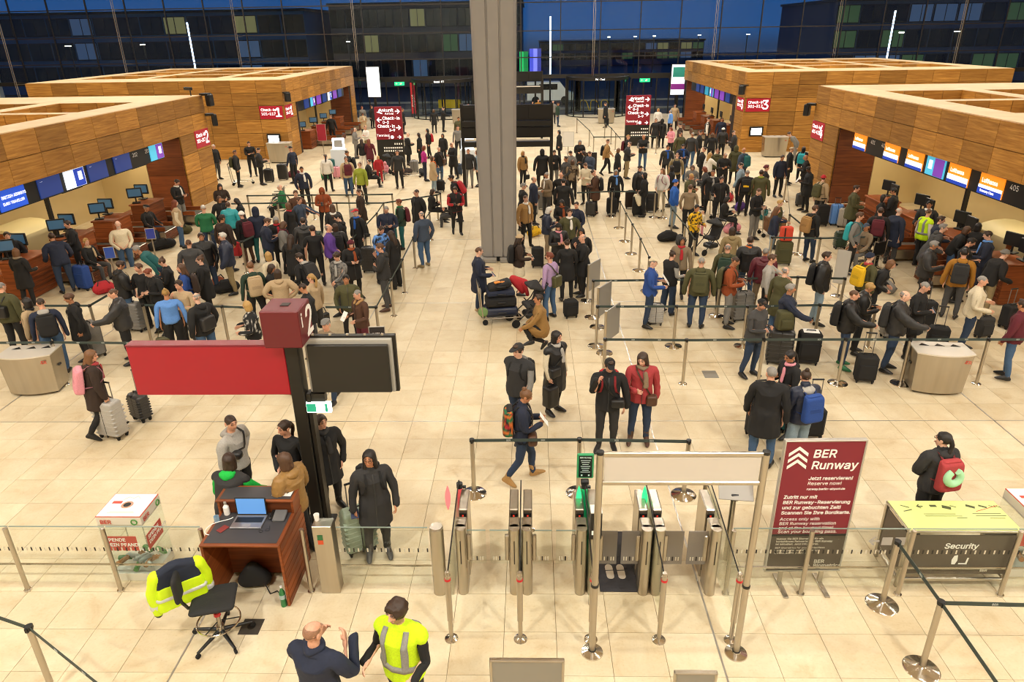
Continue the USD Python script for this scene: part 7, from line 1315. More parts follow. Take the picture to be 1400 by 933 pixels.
CASES = """
-7.26 10.38 -15 lgrey .46 .28 .66 .30 h|large ribbed silver suitcase pushed by the person in dark coat
-7.06 10.96 -30 char .36 .23 .48 .42 h|small dark hard suitcase at the arm's end of the person in dark coat
-2.30 7.48 30 sage .42 .27 .62 .35 h|pale green hard suitcase beside the dark grey coat
3.80 10.39 10 blk .36 .24 .56 .40 s|black trolley with black briefcase on top, front right
4.43 10.48 -30 teal .36 .24 .54 .40 s|dark teal trolley between the pair at front right
4.70 10.34 0 blk .36 .24 .52 .48 s|black trolley in front of the blue backpack
-9.50 13.76 -40 grey .44 .30 .72 .0 s|tall grey soft suitcase held by the charcoal quilted jacket
-12.30 18.10 -20 blue .42 .26 .64 .10 s|dark blue suitcase by the front left island counter
-9.35 15.15 -10 grey .50 .28 .66 .0 h|large grey suitcase behind the red sign panel
6.46 12.39 -12 blk .38 .26 .52 .42 s|black soft trolley with raised handle, front right queue
5.07 13.22 -15 char .50 .30 .70 .0 h|big dark suitcase with stickers, front of right queue
5.65 13.22 -10 blk .44 .28 .66 .0 s|black suitcase with paper on top beside the navy coat
4.95 15.59 10 grey .48 .30 .66 .35 h|dark grey suitcase pulled by the rust leather jacket
2.91 15.35 -10 lgrey .34 .22 .46 .0 h|small silver case behind the blue jacket reader
7.32 19.88 -5 olive .44 .28 .66 .0 s|olive case with green strap below a red pack
10.07 24.25 0 blk .40 .26 .68 .20 s|tall black suitcase by the front right island pillar
10.58 24.33 -10 sky .40 .26 .68 .20 h|light blue suitcase by the front right island pillar
10.74 24.03 -25 lgrey .40 .26 .60 .20 h|silver suitcase by the front right island pillar
0.09 26.36 0 lgrey .38 .24 .56 .40 h|silver suitcase right of the column
0.49 27.18 0 grey .44 .26 .64 .0 h|grey suitcase behind the silver one, right of column
2.21 25.93 0 char .36 .24 .50 .45 h|dark cabin case of the long brown coat
3.03 26.24 0 blk .38 .26 .56 .35 s|black case held by the grey-haired black coat
3.84 27.16 0 dbrown .38 .26 .62 .0 s|dark brown tall case by the black cap
3.98 25.97 0 blk .42 .28 .70 .0 s|tall black case draped with a pale jumper
4.56 26.53 0 char .42 .28 .68 .0 s|tall charcoal case right of the draped one
0.19 19.77 0 blk .36 .24 .56 .0 s|black case right of the column under the yellow bag
0.95 15.84 15 blk .34 .24 .40 .0 s|black box bag with white piping by the grey placards
-4.69 19.47 0 char .40 .26 .70 .35 h|charcoal ribbed suitcase in the left queue
-3.99 19.06 0 blk .40 .26 .60 .0 s|black case by the dark grey jacket, left queue
-9.40 19.58 20 blk .40 .26 .56 .0 s|black soft case below the black puffer, left queue
-6.79 21.37 0 dgreen .46 .28 .66 .0 h|dark green suitcase in the left queue
-9.22 21.04 0 red .36 .24 .46 .0 s|red case between white hat and navy puffer
-12.35 33.27 0 char .42 .26 .56 .25 h|dark case beside the dark grey jacket, the back left island
-11.85 33.78 0 char .46 .28 .70 .0 h|stacked dark cases of the black cap at the back left island
-9.77 33.66 0 green .40 .26 .56 .0 h|dark green suitcase of the white jacket
-9.32 34.00 0 pink .36 .24 .50 .0 h|pinkish suitcase of the white jacket
-9.98 35.58 0 teal .36 .24 .60 .0 h|teal case behind the green one
-5.77 35.32 0 grey .40 .26 .54 .0 h|grey case at the end of the bag pile
-7.70 35.64 0 red .34 .22 .44 .0 s|red case beside the child in red
-3.92 30.68 0 blk .34 .22 .44 .30 s|black cabin bag near posts, centre aisle
-3.49 34.41 0 slate .38 .24 .50 .0 s|blue-grey case at the second kiosk
8.63 13.92 -20 blk .40 .26 .46 .42 s|black trolley with tall handle behind the right bin
7.93 14.51 0 grey .38 .26 .62 .0 h|grey hard case between the two black rucksacks
8.83 14.92 0 blk .42 .28 .66 .30 s|tall black suitcase in the front right island crowd
10.85 15.06 15 blk .40 .28 .50 .35 s|dark case with white cap on top at the right edge
9.94 14.49 10 char .34 .22 .44 .0 s|dark bag leaning behind the cream jacket
9.60 21.47 0 dgreen .36 .24 .50 .0 h|dark green case of the brown-haired black jacket
-13.31 18.81 10 blk .40 .26 .44 .0 s|black case at the front left island rail
10.39 27.25 0 dgrey .34 .24 .44 .0 s|grey bag of the long black coat by the front right island
5.50 53.10 0 blk .34 .22 .48 .0 s|black case at the right revolving door
"""
BAGS = """
4.45 22.47 blk .60|large black rucksack lying by the bright blue jacket
4.79 22.03 char .50|dark rucksack standing behind the blue jacket
-12.06 22.02 blk .90|black holdall on a cart before the teal jumper
-13.73 26.09 ochre .55|ochre yellow rucksack by the green jumper
-12.26 23.93 olive .55|olive bag beside the ochre rucksack
-11.61 17.79 red .40|bright red bag behind the black puffer
-8.24 17.79 blk .60|black backpack pile on the floor, left queue
-8.57 18.09 rust .35|small brown bag by the black backpack pile
-15.54 27.35 orange .40|orange bag on the baggage belt, the front left island
6.80 23.49 pink .60|pink holdall in the right queue
7.92 26.63 purple .55|purple bag with orange stripe in the right queue
7.95 28.26 red .45|bright red bag on the cart, right queue
0.10 23.24 yellow .45|yellow bag right of the column
-6.08 34.56 dbrown .90|pile of dark bags under the left totem
-5.29 34.51 blk .70|black bags on a cart under the left totem
-11.58 34.50 maroon .60|dark maroon bags piled near the back left island
8.46 25.25 teal .45|teal rucksack by the long-haired navy jacket
9.21 17.51 grey .50|grey bag under the leaning black coat
4.83 17.54 dgreen .5|green bag between olive jackets
"""
CARTS = """
-0.73 15.67 10|luggage cart loaded with bags left of the crouching person
-13.44 32.80 15|luggage cart with teal cover near the back left island
-5.74 33.98 0|luggage cart with dark bags under the left totem
8.07 23.07 0|luggage cart with brown box and white toys, right queue
7.01 25.30 20|luggage cart with red and pink bags, right queue
-12.53 45.57 0|empty luggage cart beside the back left island
"""
CHAIRS = """
-10.00 27.50 -80|wheelchair with large wheel at the upper left queue
9.60 19.41 200|wheelchair with seated person near the turquoise backpack
"""
PRAMS = """
-0.08 15.53 -70|dark pushchair with small child left of crouching person
5.48 21.19 -60|black pushchair beside the yellow jacket, right queue
-7.10 34.62 -60|pushchair with child in pink under the left totem
"""
ROWS = """
row before the access gates:-0.87,8.74,d 0.69,8.76,d 2.25,8.71,d
front row of the left queue:-11.26,12.34,s -9.36,12.35,s -7.24,12.29,s -5.18,12.34,s
front row of the right queue:1.41,12.37,s 2.95,12.32,s 4.41,12.33,s 5.94,12.32,d 7.13,12.30,d 8.57,12.29,s 9.74,12.27,s
second row of the right queue:1.42,14.13,d 3.10,14.11,d 4.59,14.08,d 6.13,14.14,d 7.24,13.99,s
third row of the right queue:1.47,15.83,d 4.46,15.87,d 6.31,15.99,d 7.35,15.86,d
diagonal row right of the column:3.08,24.20,d 3.07,22.49,d 3.09,21.08,d 3.10,19.43,d 3.07,17.67,d
upper lateral row of the right queue:1.69,25.71,n 2.99,25.91,d 4.53,25.70,d
inner diagonal row of the right queue:4.82,25.56,d 4.63,22.84,d 4.65,20.94,d 4.61,19.38,d
slanted row by the front right island:10.03,28.04,d 8.16,22.09,d 8.11,20.90,d
short row before the front right island:6.79,19.47,d 8.09,19.35,d 9.75,19.45,s
upper row of the left queue:-10.50,25.80,s -8.10,25.81,s -6.72,25.75,s -5.11,25.79,s
second upper row of the left queue:-10.58,24.47,n -8.95,24.52,s -6.82,24.42,s -5.15,24.35,s -5.08,22.83,s -5.12,21.11,s -5.18,19.69,s
pair of posts at the aisle:-5.15,24.35,n -3.43,25.59,s -3.33,25.84,s
aisle-side row of the left queue:-3.34,22.86,s -3.41,19.80,s -3.37,17.65,s -3.37,15.99,s -3.36,14.17,s -4.47,14.19,n
rear row at the left edge:-10.82,14.38,n -10.27,14.37,n -9.79,14.37,s -9.76,15.03,n
middle row of the left queue:-8.60,14.39,s -6.78,14.27,s -6.06,14.17,n
inner row of the left queue:-9.69,20.49,s -8.32,19.48,s -8.19,20.11,n
row before the right totem:3.13,49.31,s 3.49,43.17,s 3.51,40.33,s 6.98,40.31,s
row before the right revolving door:4.74,46.66,s 4.88,44.06,s 4.88,41.73,s 4.89,39.34,n
corner row at bottom left:-5.73,5.42,n -5.07,5.20,s -3.96,4.53,n
corner row at bottom right:4.18,6.54,d 4.18,5.61,d 5.28,5.58,n
outer row at bottom right:4.18,5.61,n 4.16,4.54,n
"""
# ---------------------------------------------------------------- belt stanchions
BELT = mat('belt_fabric', '#39443f', .75); LP = lambda s: [l for l in s.strip().split('\n')]
NTH = ['first', 'second', 'third', 'fourth', 'fifth', 'sixth', 'seventh', 'eighth']
protos = {}
def stanchion(kind, x, y, lab, row):
    if kind in protos: return copy_of(protos[kind], (x, y, 0), 0, lab, 'belt posts, ' + row)
    t = thing('belt_post', lab, 'barrier post', (x, y, 0), 0, 'belt posts, ' + row)
    MB().bar((0, 0, .01), (0, 0, .91), .032, 16).build('tube', STEEL, t); MB().bar((0, 0, .91), (0, 0, .955), .037, 16).box((0, 0, .925), (.03, .09, .05)).build('belt_head', BLACK, t)
    prof = [(.034, .06), (.06, .045), (.17, .018), (.185, .006), (.185, 0), (0, 0)] if kind == 'd' else [(.034, .03), (.075, .012), (.085, 0), (0, 0)]
    MB().add(lathe(prof, 32)).build('base', CHROME, t); protos[kind] = t; return t
for ln in LP(ROWS):
    row, ps = ln.split(':'); P = [(float(a), float(b), k) for a, b, k in (p.split(',') for p in ps.split())]; n = 0
    for x, y, k in P:
        if k == 'n': continue
        stanchion(k, x, y, f'{NTH[n]} belt post in the {row}', row); n += 1
    t = thing('barrier_belt', f'dark belt strung along the {row}', 'barrier belt', (0, 0, 0))
    for (a, b, _), (c, d, _) in zip(P[:-1], P[1:]):
        L = math.hypot(c - a, d - b); ang = math.atan2(d - b, c - a)
        bm = MB().box(((a + c) / 2, (b + d) / 2, .928), (L, .006, .05), ang).build('belt', BELT, t)
        if min(b, d) < 16 and L > .8:
            q = MB(); dx, dy = (c - a) / L, (d - b) / L
            if dx < 0: dx, dy, (a, b) = -dx, -dy, (c, d)
            for k in range(1, int(L / .55) + 1):
                if k * .55 < L - .1: q.add(place_text('BER', .024, (a + dx * k * .5 + dy * .0045, b + dy * k * .5 - dx * .0045, .918), (dx, dy, 0), (0, 0, 1), True))
            q.build('lettering', mat('belt_print', '#aeb3ac', .6), bm)
# grey placards beside the posts
for k, (x, y, a) in enumerate(((1.62, 17.25, 1.0), (1.72, 15.5, 1.0), (1.75, 14.05, 1.0))):
    t = thing('placard', f'grey placard standing on a round foot, {("farthest", "middle one", "nearest")[k]} of three in the centre', 'placard', (x, y, 0), a)
    MB().box((0, 0, .60), (.62, .03, .72), bev=.006).build('board', mat('placard_grey', '#8f8c86', .45, .2), t); MB().bar((-.34, 0, 0), (-.34, 0, .97), .03, 12).build('post', STEEL, t); m = lathe([(.03, .05), (.17, .015), (.18, 0), (0, 0)], 28); MB().add((m[0] + [-.34, 0, 0], m[1])).build('foot', CHROME, t)
def stand(name, lab, x, y, z0, w, h, col, rz=0, frame='#b9b4ac', text_=None):
    t = thing(name, lab, 'sign', (x, y, 0), rz); MB().bar((0, .02, 0), (0, .02, z0 + h * .4), .022, 10).build('post', STEEL, t); MB().add(lathe([(.022, .03), (.15, .012), (.16, 0), (0, 0)], 24)).build('foot', CHROME, t)
    MB().box((0, 0, z0 + h / 2), (w + .03, .025, h + .03), bev=.004).build('frame', mat('frame' + frame[1:], frame, .4, .5), t); MB().box((0, -.014, z0 + h / 2), (w, .008, h)).build('face', mat('face' + col[1:], col, .5), t)
    if text_: MB().add(place_text(text_, h * .16, (0, -.019, z0 + h * .55), (1, 0, 0), (0, 0, 1), True, 'c')).box((0, -.019, z0 + h * .35), (w * .6, .002, h * .05)).build('lettering', WHITE, t)
stand('white_board', 'tall pale board on a post by the turquoise backpack', 7.85, 17.2, .35, .30, .85, '#b8b3aa', -.7); stand('poster_stand', 'small black poster with white writing before the brown parka', -3.1, 12.95, .55, .30, .42, '#231f22', .1, text_='NEU'); stand('info_stand', 'red information stand at the right picture edge', 10.35, 12.55, .95, .6, .9, '#8e1730', -.3)
stand('blue_sign', 'small blue sign on a stand by the cream jumper, left one', -11.7, 18.6, .75, .24, .30, '#2f4fa8', .3); stand('blue_sign', 'small blue sign on a stand by the cream jumper, right one', -11.55, 20.6, .75, .24, .30, '#2f3fa0', .3); stand('red_stand', 'small red info stand beside the back left island', -11.9, 41.2, .8, .5, .9, '#9c1a30'); stand('white_notice', 'white notice on a stand right of the display frame', 1.9, 36.5, 1.0, .55, .7, '#e6e2da'); stand('dark_stand', 'dark notice stand near the white notice', 2.8, 33.2, .4, .5, .8, '#1d1a18'); stand('grey_board', 'grey board on a post in the upper left queue', -5.9, 23.2, .3, .35, .7, '#a39e94', .4)
for lab, x, y in (('white self-service kiosk with lit front, left', -9.8, 36.6), ('white self-service kiosk with lit front left of the frame', -3.15, 36.0)):
    t = thing('kiosk', lab, 'kiosk', (x, y, 0)); MB().box((0, 0, .5), (.75, .5, 1.0), bev=.02).build('cabinet', mat('kiosk_white', '#cfd3d6', .35, emit=.12), t); MB().box((0, .1, 1.25), (.62, .08, .55), bev=.01).build('screen_frame', LITW, t); MB().box((0, .055, 1.25), (.42, .01, .34)).build('display', GREYP, t)
# ---------------------------------------------------------------- luggage
HANDLE = mat('handle_alu', '#8d8a86', .35, .7)
def suitcase(ln):
    a, lab = ln.split('|'); x, y, rz_, col, w, d, h, ext, kind = a.split(); w, d, h, ext = map(float, (w, d, h, ext)); c = LINPAL[col]
    t = thing('suitcase', lab, 'suitcase', (float(x), float(y), 0), math.radians(float(rz_))); far = float(y) > 22
    b = MB().box((0, 0, .055 + h / 2), (w, d, h), bev=.045)
    if kind == 'h' and not far:
        for k in range(7): b.box((0, 0, .12 + (h - .15) * k / 6.5), (w + .006, d + .006, .030), bev=.01)
    b.build('shell', SHELLM if kind == 'h' else CLOTH, t, smooth=45, col=c)
    if kind == 's': MB().box((0, -d / 2 - .008, .055 + h * .40), (w * .78, .03, h * .55), bev=.015).build('front_pocket', CLOTH, t, col=c * .85)
    else: MB().box((0, 0, .055 + h / 2), (.012, d + .008, h + .004), bev=.003).build('zip_seam', BLACK, t)
    for sx in (-1, 1):
        for sy in (-1, 1): MB().bar((sx * (w / 2 - .05) - .012, sy * (d / 2 - .05), .028), (sx * (w / 2 - .05) + .012, sy * (d / 2 - .05), .028), .028, 10).box((sx * (w / 2 - .05), sy * (d / 2 - .05), .055), (.05, .05, .02)).build('wheel', RUBBER, t)
    MB().path([(-.09, 0, .05 + h), (-.08, 0, .085 + h), (.08, 0, .085 + h), (.09, 0, .05 + h)], .011, 6).build('carry_handle', BLACK, t)
    if ext > 0:
        for sx in (-1, 1): MB().bar((sx * .085, d / 2 - .05, .05 + h), (sx * .085, d / 2 - .05, .05 + h + ext), .009, 8).build('handle_tube', HANDLE, t)
        MB().box((0, d / 2 - .05, .055 + h + ext), (.20, .03, .03), bev=.01).build('grip', BLACK, t)
    return t
for ln in LP(CASES): suitcase(ln)
KB, KBL = Kit(9, .07), {}
def blob(parts, it=3): return KB.done(parts, it=it, disp=folds(.010, 17))
def soft_bag(ln):
    a, lab = ln.split('|'); x, y, col, L = a.split(); x, y, L = map(float, (x, y, L)); c = LINPAL[col]; t = thing('bag', lab, 'bag', (x, y, 0), (hash(lab[:9] + 'q') % 1) + (x * 7 + y * 3) % 2.4)
    S, H = KB.S, KB.H; v, f = blob([H(S((-L * .36, 0, .14), .14), S((L * .36, 0, .15), .15), S((0, .03, .26), (.2, .12, .09)))]); v[:, 2] -= v[:, 2].min()
    put_col(usdkit.mesh(stage, pname(path_of(t), 'bag_body'), (v, f), CLOTH, smooth=True), c); MB().path([(-.16, -.1, .26), (-.1, -.06, .38), (.1, -.06, .38), (.16, -.1, .26)], .014, 6).build('handles', BLACK, t); v, f = ribbon([(-.2, -.155, .10), (0, -.17, .14), (.2, -.155, .10)], .10, .02); MB().add((v, f)).build('pocket', CLOTH, t, col=c * .8)
for ln in LP(BAGS): soft_bag(ln)
def cart(x, y, rz, lab):
    t = thing('luggage_cart', lab, 'luggage cart', (x, y, 0), rz)
    for sy in (-1, 1): MB().path([(-.45, sy * .26, .16), (.5, sy * .22, .14)], .016, 8).path([(-.45, sy * .26, .16), (-.52, sy * .26, .98)], .016, 8).build('frame_tube', STEEL, t)
    for k in range(5): MB().bar((-.42 + k * .21, -.25, .15), (-.42 + k * .21, .25, .15), .010, 6).build('deck_bar', STEEL, t)
    MB().bar((-.52, -.30, .98), (-.52, .30, .98), .020, 10).build('push_handle', BLACK, t); MB().box((-.49, 0, .80), (.03, .46, .16), bev=.01).build('front_panel', GREYP, t)
    for px, py in ((-.40, -.24), (-.40, .24), (.44, 0)): MB().bar((px, py - .02, .065), (px, py + .02, .065), .065, 14).bar((px, py, .06), (px, py, .15), .014, 6).build('wheel', RUBBER, t)
    return t
for ln in LP(CARTS): a, lab = ln.split('|'); x, y, r = map(float, a.split()); cart(x, y, math.radians(r), lab)
CX, CY, CR = [float(q) for q in LP(CARTS)[0].split('|')[0].split()]; CR = math.radians(CR)
def on_cart(name, lab, cat, z, d, col, off=(0, 0), tilt=0.0, m=None, bev=.05):
    o = (CX + off[0] * math.cos(CR) - off[1] * math.sin(CR), CY + off[0] * math.sin(CR) + off[1] * math.cos(CR), z); t = thing(name, lab, cat, o, CR)
    v, f = tbox((0, 0, d[2] / 2), d, bev=bev); MB().add(moved((v, f), rx=0.0) if not tilt else (v @ ry(tilt).T, f)).build('shell', m or CLOTH, t, smooth=45, col=LINPAL[col]); MB().path([(-.1, -d[1] / 2 - .01, d[2] * .55), (-.08, -d[1] / 2 - .04, d[2] * .6), (.08, -d[1] / 2 - .04, d[2] * .6), (.1, -d[1] / 2 - .01, d[2] * .55)], .012, 6).build('handle', BLACK, t)
    MB().box((0, -d[1] / 2 - .006, d[2] * .3), (d[0] * .8, .012, d[2] * .05)).build('zip', BLACK, t); return t
on_cart('suitcase', 'navy hard suitcase lying lowest on the loaded cart', 'suitcase', .17, (.78, .50, .22), 'navy', m=SHELLM); on_cart('suitcase', 'black suitcase lying in the middle of the loaded cart', 'suitcase', .40, (.72, .46, .24), 'blk'); on_cart('holdall', 'dark blue flat bag lying on the black suitcase', 'bag', .65, (.66, .40, .15), 'navy', bev=.04)
u = on_cart('travel_bag', 'open black travel bag with orange things, topmost on the cart', 'bag', .81, (.56, .34, .17), 'blk', tilt=-.25); MB().box((-.08, -.10, .19), (.16, .08, .05), .3, .02).box((.06, -.09, .18), (.12, .07, .04), -.2, .015).build('orange_things', mat('orange_things', '#d98a3a', .6), u)
t = thing('neck_pillow', 'round green pillow hanging at the cart', 'pillow', (CX - .40, CY - .30, .33)); v, f = blob([KB.S((0, 0, .0), (.13, .05, .14))], 1); MB().add((v, f)).build('cushion', mat('pillow_green', '#6d8a55', .8), t)
rj = thing('red_jacket', 'bright red jacket thrown over the pushchair', 'jacket', (CX + .42, CY + .35, .78)); v, f = blob([KB.H(KB.S((-.12, 0, .14), .10), KB.S((.14, .02, .02), .12), KB.S((.10, -.05, -.12), .09))], 2); MB().add((v, f)).build('cloth', CLOTH, rj, col=LINPAL['red']); v, f = blob(KB.limb([(.1, -.05, .05), (.2, -.1, -.1), (.22, -.1, -.22)], [.06, .05, .045]), 2); MB().add((v, f)).build('sleeve', CLOTH, rj, col=LINPAL['red'] * .9)
dj = thing('draped_jumper', 'pale jumper draped over a tall black case', 'jumper', (6.72 * 0 + [float(q.split()[0]) for q in LP(CASES) if 'draped with' in q][0], [float(q.split()[1]) for q in LP(CASES) if 'draped with' in q][0] - .05, .62)); v, f = blob([KB.H(KB.S((-.12, 0, .12), .09), KB.S((.12, 0, .12), .09)), KB.H(KB.S((-.1, -.13, .1), .07), KB.S((.1, -.13, .1), .07), KB.S((0, -.16, -.14), .08))], 2); MB().add((v, f)).build('cloth', CLOTH, dj, col=LINPAL['cream']); MB().add(blob(KB.limb([(.1, -.14, .1), (.12, -.17, -.2)], [.05, .04]), 2)).build('sleeve', CLOTH, dj, col=LINPAL['cream'] * .95)
def wheelchair(ln):
    a, lab = ln.split('|'); x, y, r = map(float, a.split()); t = thing('wheelchair', lab, 'wheelchair', (x, y, 0), math.radians(r)); an = np.linspace(0, 2 * PI, 25)
    for s in (-1, 1):
        MB().path([(s * .28, .30 * math.cos(q) + .1, .30 + .30 * math.sin(q)) for q in an], .018, 6).build('large_wheel', RUBBER, t); MB().path([(s * .31, .26 * math.cos(q) + .1, .30 + .26 * math.sin(q)) for q in an], .008, 6).build('push_rim', CHROME, t)
        q = MB(); [q.bar((s * .28, .1, .30), (s * .28, .1 + .29 * math.cos(k * PI / 5), .30 + .29 * math.sin(k * PI / 5)), .004, 4) for k in range(10)]; q.build('spokes', CHROME, t)
        MB().path([(s * .22, .28, .90), (s * .22, .25, .50), (s * .22, -.22, .47), (s * .20, -.34, .16)], .014, 8).path([(s * .22, .28, .90), (s * .22, .40, .90)], .016, 8).build('side_frame', STEEL, t); MB().bar((s * .2 - .015, -.28, .08), (s * .2 + .015, -.28, .08), .08, 12).build('front_wheel', RUBBER, t)
        MB().box((s * .25, .02, .68), (.05, .34, .03), bev=.01).build('armrest', BLACK, t)
    MB().box((0, .02, .47), (.42, .42, .05), bev=.02).build('seat', BLACK, t); MB().box((0, .25, .68), (.42, .04, .38), bev=.015).build('backrest', BLACK, t); MB().box((0, -.36, .13), (.36, .14, .02)).build('footrest', BLACK, t)
for ln in LP(CHAIRS): wheelchair(ln)
def pram(ln, col='char', child=None):
    a, lab = ln.split('|'); x, y, r = map(float, a.split()); t = thing('pushchair', lab, 'pushchair', (x, y, 0), math.radians(r))
    for s in (-1, 1): MB().path([(s * .22, -.38, .10), (s * .22, .15, .55), (s * .22, .42, .98)], .014, 8).path([(s * .22, .34, .12), (s * .22, -.02, .55)], .014, 8).build('frame', BLACK, t)
    for px, py in ((-.24, -.38), (.24, -.38), (-.24, .34), (.24, .34)): MB().bar((px - .015, py, .10), (px + .015, py, .10), .10, 14).build('wheel', RUBBER, t)
    MB().bar((-.22, .42, .98), (.22, .42, .98), .018, 8).build('push_bar', BLACK, t); v, f = blob([KB.H(KB.S((-.16, -.05, .45), .05), KB.S((.16, -.05, .45), .05), KB.S((-.16, .18, .45), .05), KB.S((.16, .18, .45), .05)), KB.H(KB.S((-.16, .20, .46), .05), KB.S((.16, .20, .46), .05), KB.S((-.15, .30, .82), .05), KB.S((.15, .30, .82), .05))], 2); MB().add((v, f)).build('seat', CLOTH, t, col=LINPAL[col])
    v, f = blob([KB.H(KB.S((-.19, .26, .86), .05), KB.S((.19, .26, .86), .05), KB.S((-.18, .02, .93), .04), KB.S((.18, .02, .93), .04), KB.S((0, .2, .99), .06))], 2); MB().add((v, f)).build('canopy', CLOTH, t, col=LINPAL[col] * .9); MB().box((0, .08, .22), (.36, .36, .14), bev=.04).build('basket', BLACK, t); return x, y, math.radians(r)
P3 = [pram(ln) for ln in LP(PRAMS)]
# things held in hands or worn, placed at the figures' own hands
IDX = {r.split('|')[-1]: i for i, r in enumerate(PEOPLE.strip().split('\n'))}
def fig(s): return FIG[next(i for l, i in IDX.items() if s in l)]
def at_hand(name, lab, cat, who, sd, parts, dz=0.0, dxy=(0, 0)):
    p = fig(who); h = p['hand'](sd); t = thing(name, lab, cat, (h[0] + dxy[0], h[1] + dxy[1], h[2] + dz), p['face'])
    for nm, m, mt, col in parts: MB().add(m).build(nm, mt, t, smooth=40, col=col)
    return t
SHEET = mat('paper_white', '#f1efea', .6); GLOW = mat('phone_glow', '#bcd6f2', .4, emit=.8)
def sheet(lab, who, sd='R', w=.15, h=.21, tilt=-.6): at_hand('paper', lab, 'paper', who, sd, [('sheet', moved(tbox((0, 0, 0), (w, .003, h)), rx=tilt), SHEET, None)], dz=.04)
def phone(lab, who, sd='R'): at_hand('phone', lab, 'phone', who, sd, [('body', moved(tbox((0, 0, 0), (.075, .010, .15), bev=.004), rx=-.7), BLACK, None), ('display', moved(tbox((0, .0065, 0), (.066, .003, .135)), rx=-.7), GLOW, None)], dz=.03)
sheet('white paper held by the person in navy top and tan boots', 'navy top, jeans'); sheet('white papers held by the person in cream cap', 'cream cap', 'L', .2, .28); sheet('white paper held by the person in brown parka', 'brown parka'); sheet('white notice held at the column', 'cream skirt', 'L', .24, .3); sheet('papers held by the person in long black coat beside the front right island', 'holding papers')
for who, lab in (('holding a lit phone', 'lit phone of the black coat at right'), ('black cap and grey vest', 'phone of the black cap and grey vest'), ('red jacket and black trousers', 'phone of the walking red jacket'), ('shiny black puffer', 'phone of the shiny black puffer'), ('rust-red hooded coat', 'phone of the rust-red hooded coat'), ('rust leather', 'phone of the rust leather jacket'), ('left of the column', 'phone of the long navy coat by the column'), ('holding a phone, right of left', 'phone of the navy jacket beside left queue')): phone(lab, who)
bkl = at_hand('passport', 'dark blue passport in the hand of the dark grey coat', 'passport', 'dark grey coat with the green', 'R', [('cover', moved(tbox((0, 0, 0), (.10, .012, .13), bev=.002), rx=-1.1), mat('passport_blue', '#1d2a4a', .5), None)], dz=.03)
def handbag(lab, who, sd, col, w=.28, h=.22, d=.12, drop=.22, strap=True):
    v, f = blob([KB.H(*[KB.S((sx * (w / 2 - .05), sy * (d / 2 - .04), z), .045) for sx in (-1, 1) for sy in (-1, 1) for z in (-drop, -drop - h + .09)])], 2)
    at_hand('handbag', lab, 'bag', who, sd, [('bag_body', (v, f), LEATH, LINPAL[col]), ('strap', tube_path([(-w / 2 + .05, 0, -drop + .02), (-.06, 0, -.03), (.06, 0, -.03), (w / 2 - .05, 0, -drop + .02)], .010, 6), LEATH, LINPAL[col] * .7)])
handbag('black rucksack carried in hand by the cream-sleeved person', 'cream sleeves carrying', 'R', 'blk', .26, .40, .20, .10); handbag('black handbag of the blond ponytailed person', 'blond ponytailed', 'R', 'blk', .36, .30); handbag('black handbag of the sky blue jumper', 'sky blue', 'L', 'olive', .32, .30)
handbag('black handbag below the tan shearling jacket', 'tan shearling', 'L', 'blk'); handbag('brown bag of the charcoal puffer, the front right island', 'charcoal puffer with brown bag', 'L', 'dbrown', .36, .28); handbag('teal cloth bag of the person in green scarf', 'green scarf', 'R', 'teal', .3, .34); handbag('brown bag held by the taupe jacket', 'taupe jacket holding', 'R', 'brown', .28, .18)
def crossbag(lab, who, col, side=1, w=.26, h=.20, z=1.0, back=False):
    p = fig(who); t = xthing('shoulder_bag', lab, 'bag', p['chest']); y = .19 if back else -.16; v, f = blob([KB.H(*[KB.S((side * (.16 if not back else .03) + sx * (w / 2 - .05), y + sy * .03, z + dz), .045) for sx in (-1, 1) for sy in (-1, 1) for dz in (0, h - .09)])], 2)
    put_col(usdkit.mesh(stage, pname(path_of(t), 'bag_body'), (v, f), LEATH, smooth=True), LINPAL[col]); s = side
    pts = [(s * .14, y * .9, z + h - .06), (0, -.18, 1.25), (-s * .10, -.12, 1.44), (-s * .11, .0, 1.49), (-s * .09, .14, 1.42), (0, .19, 1.25), (s * .18, .13, z + h - .05)]
    v, f = ribbon(pts, .028, .010); put_col(usdkit.mesh(stage, pname(path_of(t), 'strap'), (v, f), LEATH, smooth=30), LINPAL[col] * .7)
crossbag('brown leather crossbody bag over the navy top', 'navy top, jeans', 'brown', -1, z=.88); crossbag('brown crossbody bag of the red jacket', 'red jacket, patterned', 'brown', 1, .2, .2, .86); crossbag('black belt bag on the black cap person', 'black cap and dark jacket', 'blk', 1, .24, .16, .98); crossbag('black flat bag on the bald hooded jacket', 'flat shoulder bag', 'char', 1, .36, .30, 1.0, True); crossbag('dark olive bag on the left edge person', 'dark olive jacket at the left', 'blk', 1, .34, .28, 1.02, True); crossbag('olive shoulder bag of the lilac jumper', 'lilac', 'olive', -1, .3, .3, .92, True); crossbag('black bag at the cream-sleeved person', 'cream sleeves carrying', 'blk', -1, .26, .2, .95); crossbag('brown bag of the grey-haired black jacket, far aisle', 'black jacket with brown bag', 'brown', 1, .26, .22, 1.0); crossbag('black strap pouch across the grey hoodie', 'grey hoodie with hand on hip', 'blk', -1, .14, .12, 1.2)
pk = fig('neck pillow'); np_ = xthing('neck_pillow', 'mint green neck pillow hanging on the dark red backpack', 'pillow', pk['chest']); an = np.linspace(.5, 2 * PI - .5, 17); pts = [(.02 + .10 * math.sin(a), .33, 1.22 - .10 * math.cos(a) * -1) for a in an]; MB().add(loft(pts, [.045 + .012 * math.sin(k / 16 * PI) for k in range(17)], 12)).build('cushion', mat('mint', '#a9dcb2', .8), np_)
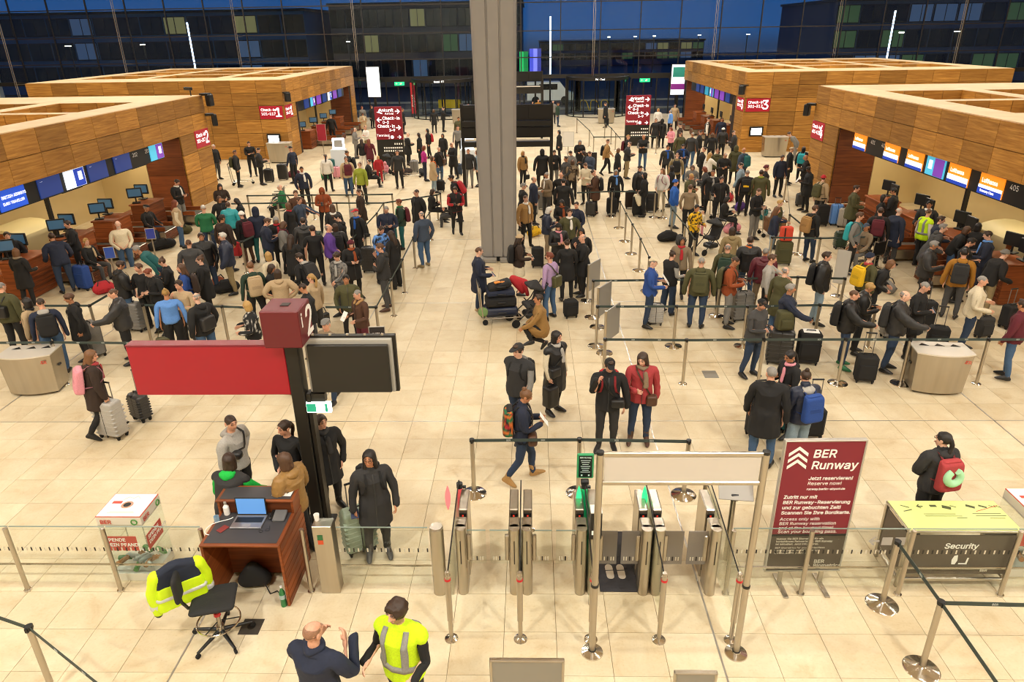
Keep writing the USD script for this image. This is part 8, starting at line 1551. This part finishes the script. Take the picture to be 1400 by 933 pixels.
brief = LP(CASES)[3].split('|')[0].split(); t = thing('briefcase', 'black briefcase strapped on the black trolley, front right', 'briefcase', (float(brief[0]), float(brief[1]) - .02, .62), .17); MB().box((0, 0, .13), (.36, .14, .25), bev=.03).build('case_body', CLOTH, t, col=LINPAL['blk']); MB().path([(-.08, 0, .25), (-.06, 0, .31), (.06, 0, .31), (.08, 0, .25)], .012, 6).build('handle', BLACK, t)
q = [c for c in LP(CASES) if 'stickers' in c][0].split(); t = thing('rucksack', 'olive rucksack standing on the big dark suitcase with stickers', 'backpack', (float(q[0]) + .02, float(q[1]), .76)); v, f = blob([KB.H(*[KB.S((sx * .11, sy * .07, z), r) for sx in (-1, 1) for sy in (-1, 1) for z, r in ((.07, .06), (.36, .05))])], 2); MB().add((v, f)).build('pack_body', CLOTH, t, col=LINPAL['olive']); v, f = blob([KB.H(*[KB.S((sx * .08, -.13, z), .04) for sx in (-1, 1) for z in (.1, .22)])], 2); MB().add((v, f)).build('front_pocket', CLOTH, t, col=LINPAL['olive'] * .85)
q = [c for c in LP(CASES) if 'paper on top' in c][0].split(); tag(MB().box((float(q[0]), float(q[1]), .725), (.30, .21, .006), -.2).build('paper', SHEET, None, 'white paper lying on the black suitcase, right queue', cat='paper'))
q = [c for c in LP(CASES) if 'below a red pack' in c][0].split(); t = thing('rucksack', 'red-orange rucksack standing on the olive case', 'backpack', (float(q[0]), float(q[1]), .72)); v, f = blob([KB.H(*[KB.S((sx * .11, sy * .06, z), .06) for sx in (-1, 1) for sy in (-1, 1) for z in (.06, .36)])], 2); MB().add((v, f)).build('pack_body', CLOTH, t, col=np.array(lin('#c8452e'))); v, f = ribbon([(-.08, -.13, .05), (-.08, -.14, .2), (-.08, -.12, .4)], .03, .01); MB().add((v, f)).build('strap', BLACK, t)
rb_ = fig('jumper') ; tc = LP(CARTS)[3].split('|')[0].split(); t = thing('cardboard_box', 'brown box on the cart with white toys', 'box', (float(tc[0]), float(tc[1]), .17)); MB().box((0, 0, .22), (.6, .44, .44), bev=.006).build('carton', mat('carton', '#7a5232', .8), t)
for k in range(4): t = thing('plush_toy', f'{NTH[k]} small white plush toy from the left on the brown box', 'toy', (float(tc[0]) - .24 + k * .15, float(tc[1]) - .05 + .06 * (k % 2), .615)); v, f = blob([KB.S((0, 0, .07), .075), KB.S((0, -.02, .17), .055), KB.S((-.04, -.02, .215), .022), KB.S((.04, -.02, .215), .022)], 1); v[:, 2] -= v[:, 2].min(); MB().add((v, f)).build('plush', CLOTH, t, col=LINPAL['white'])
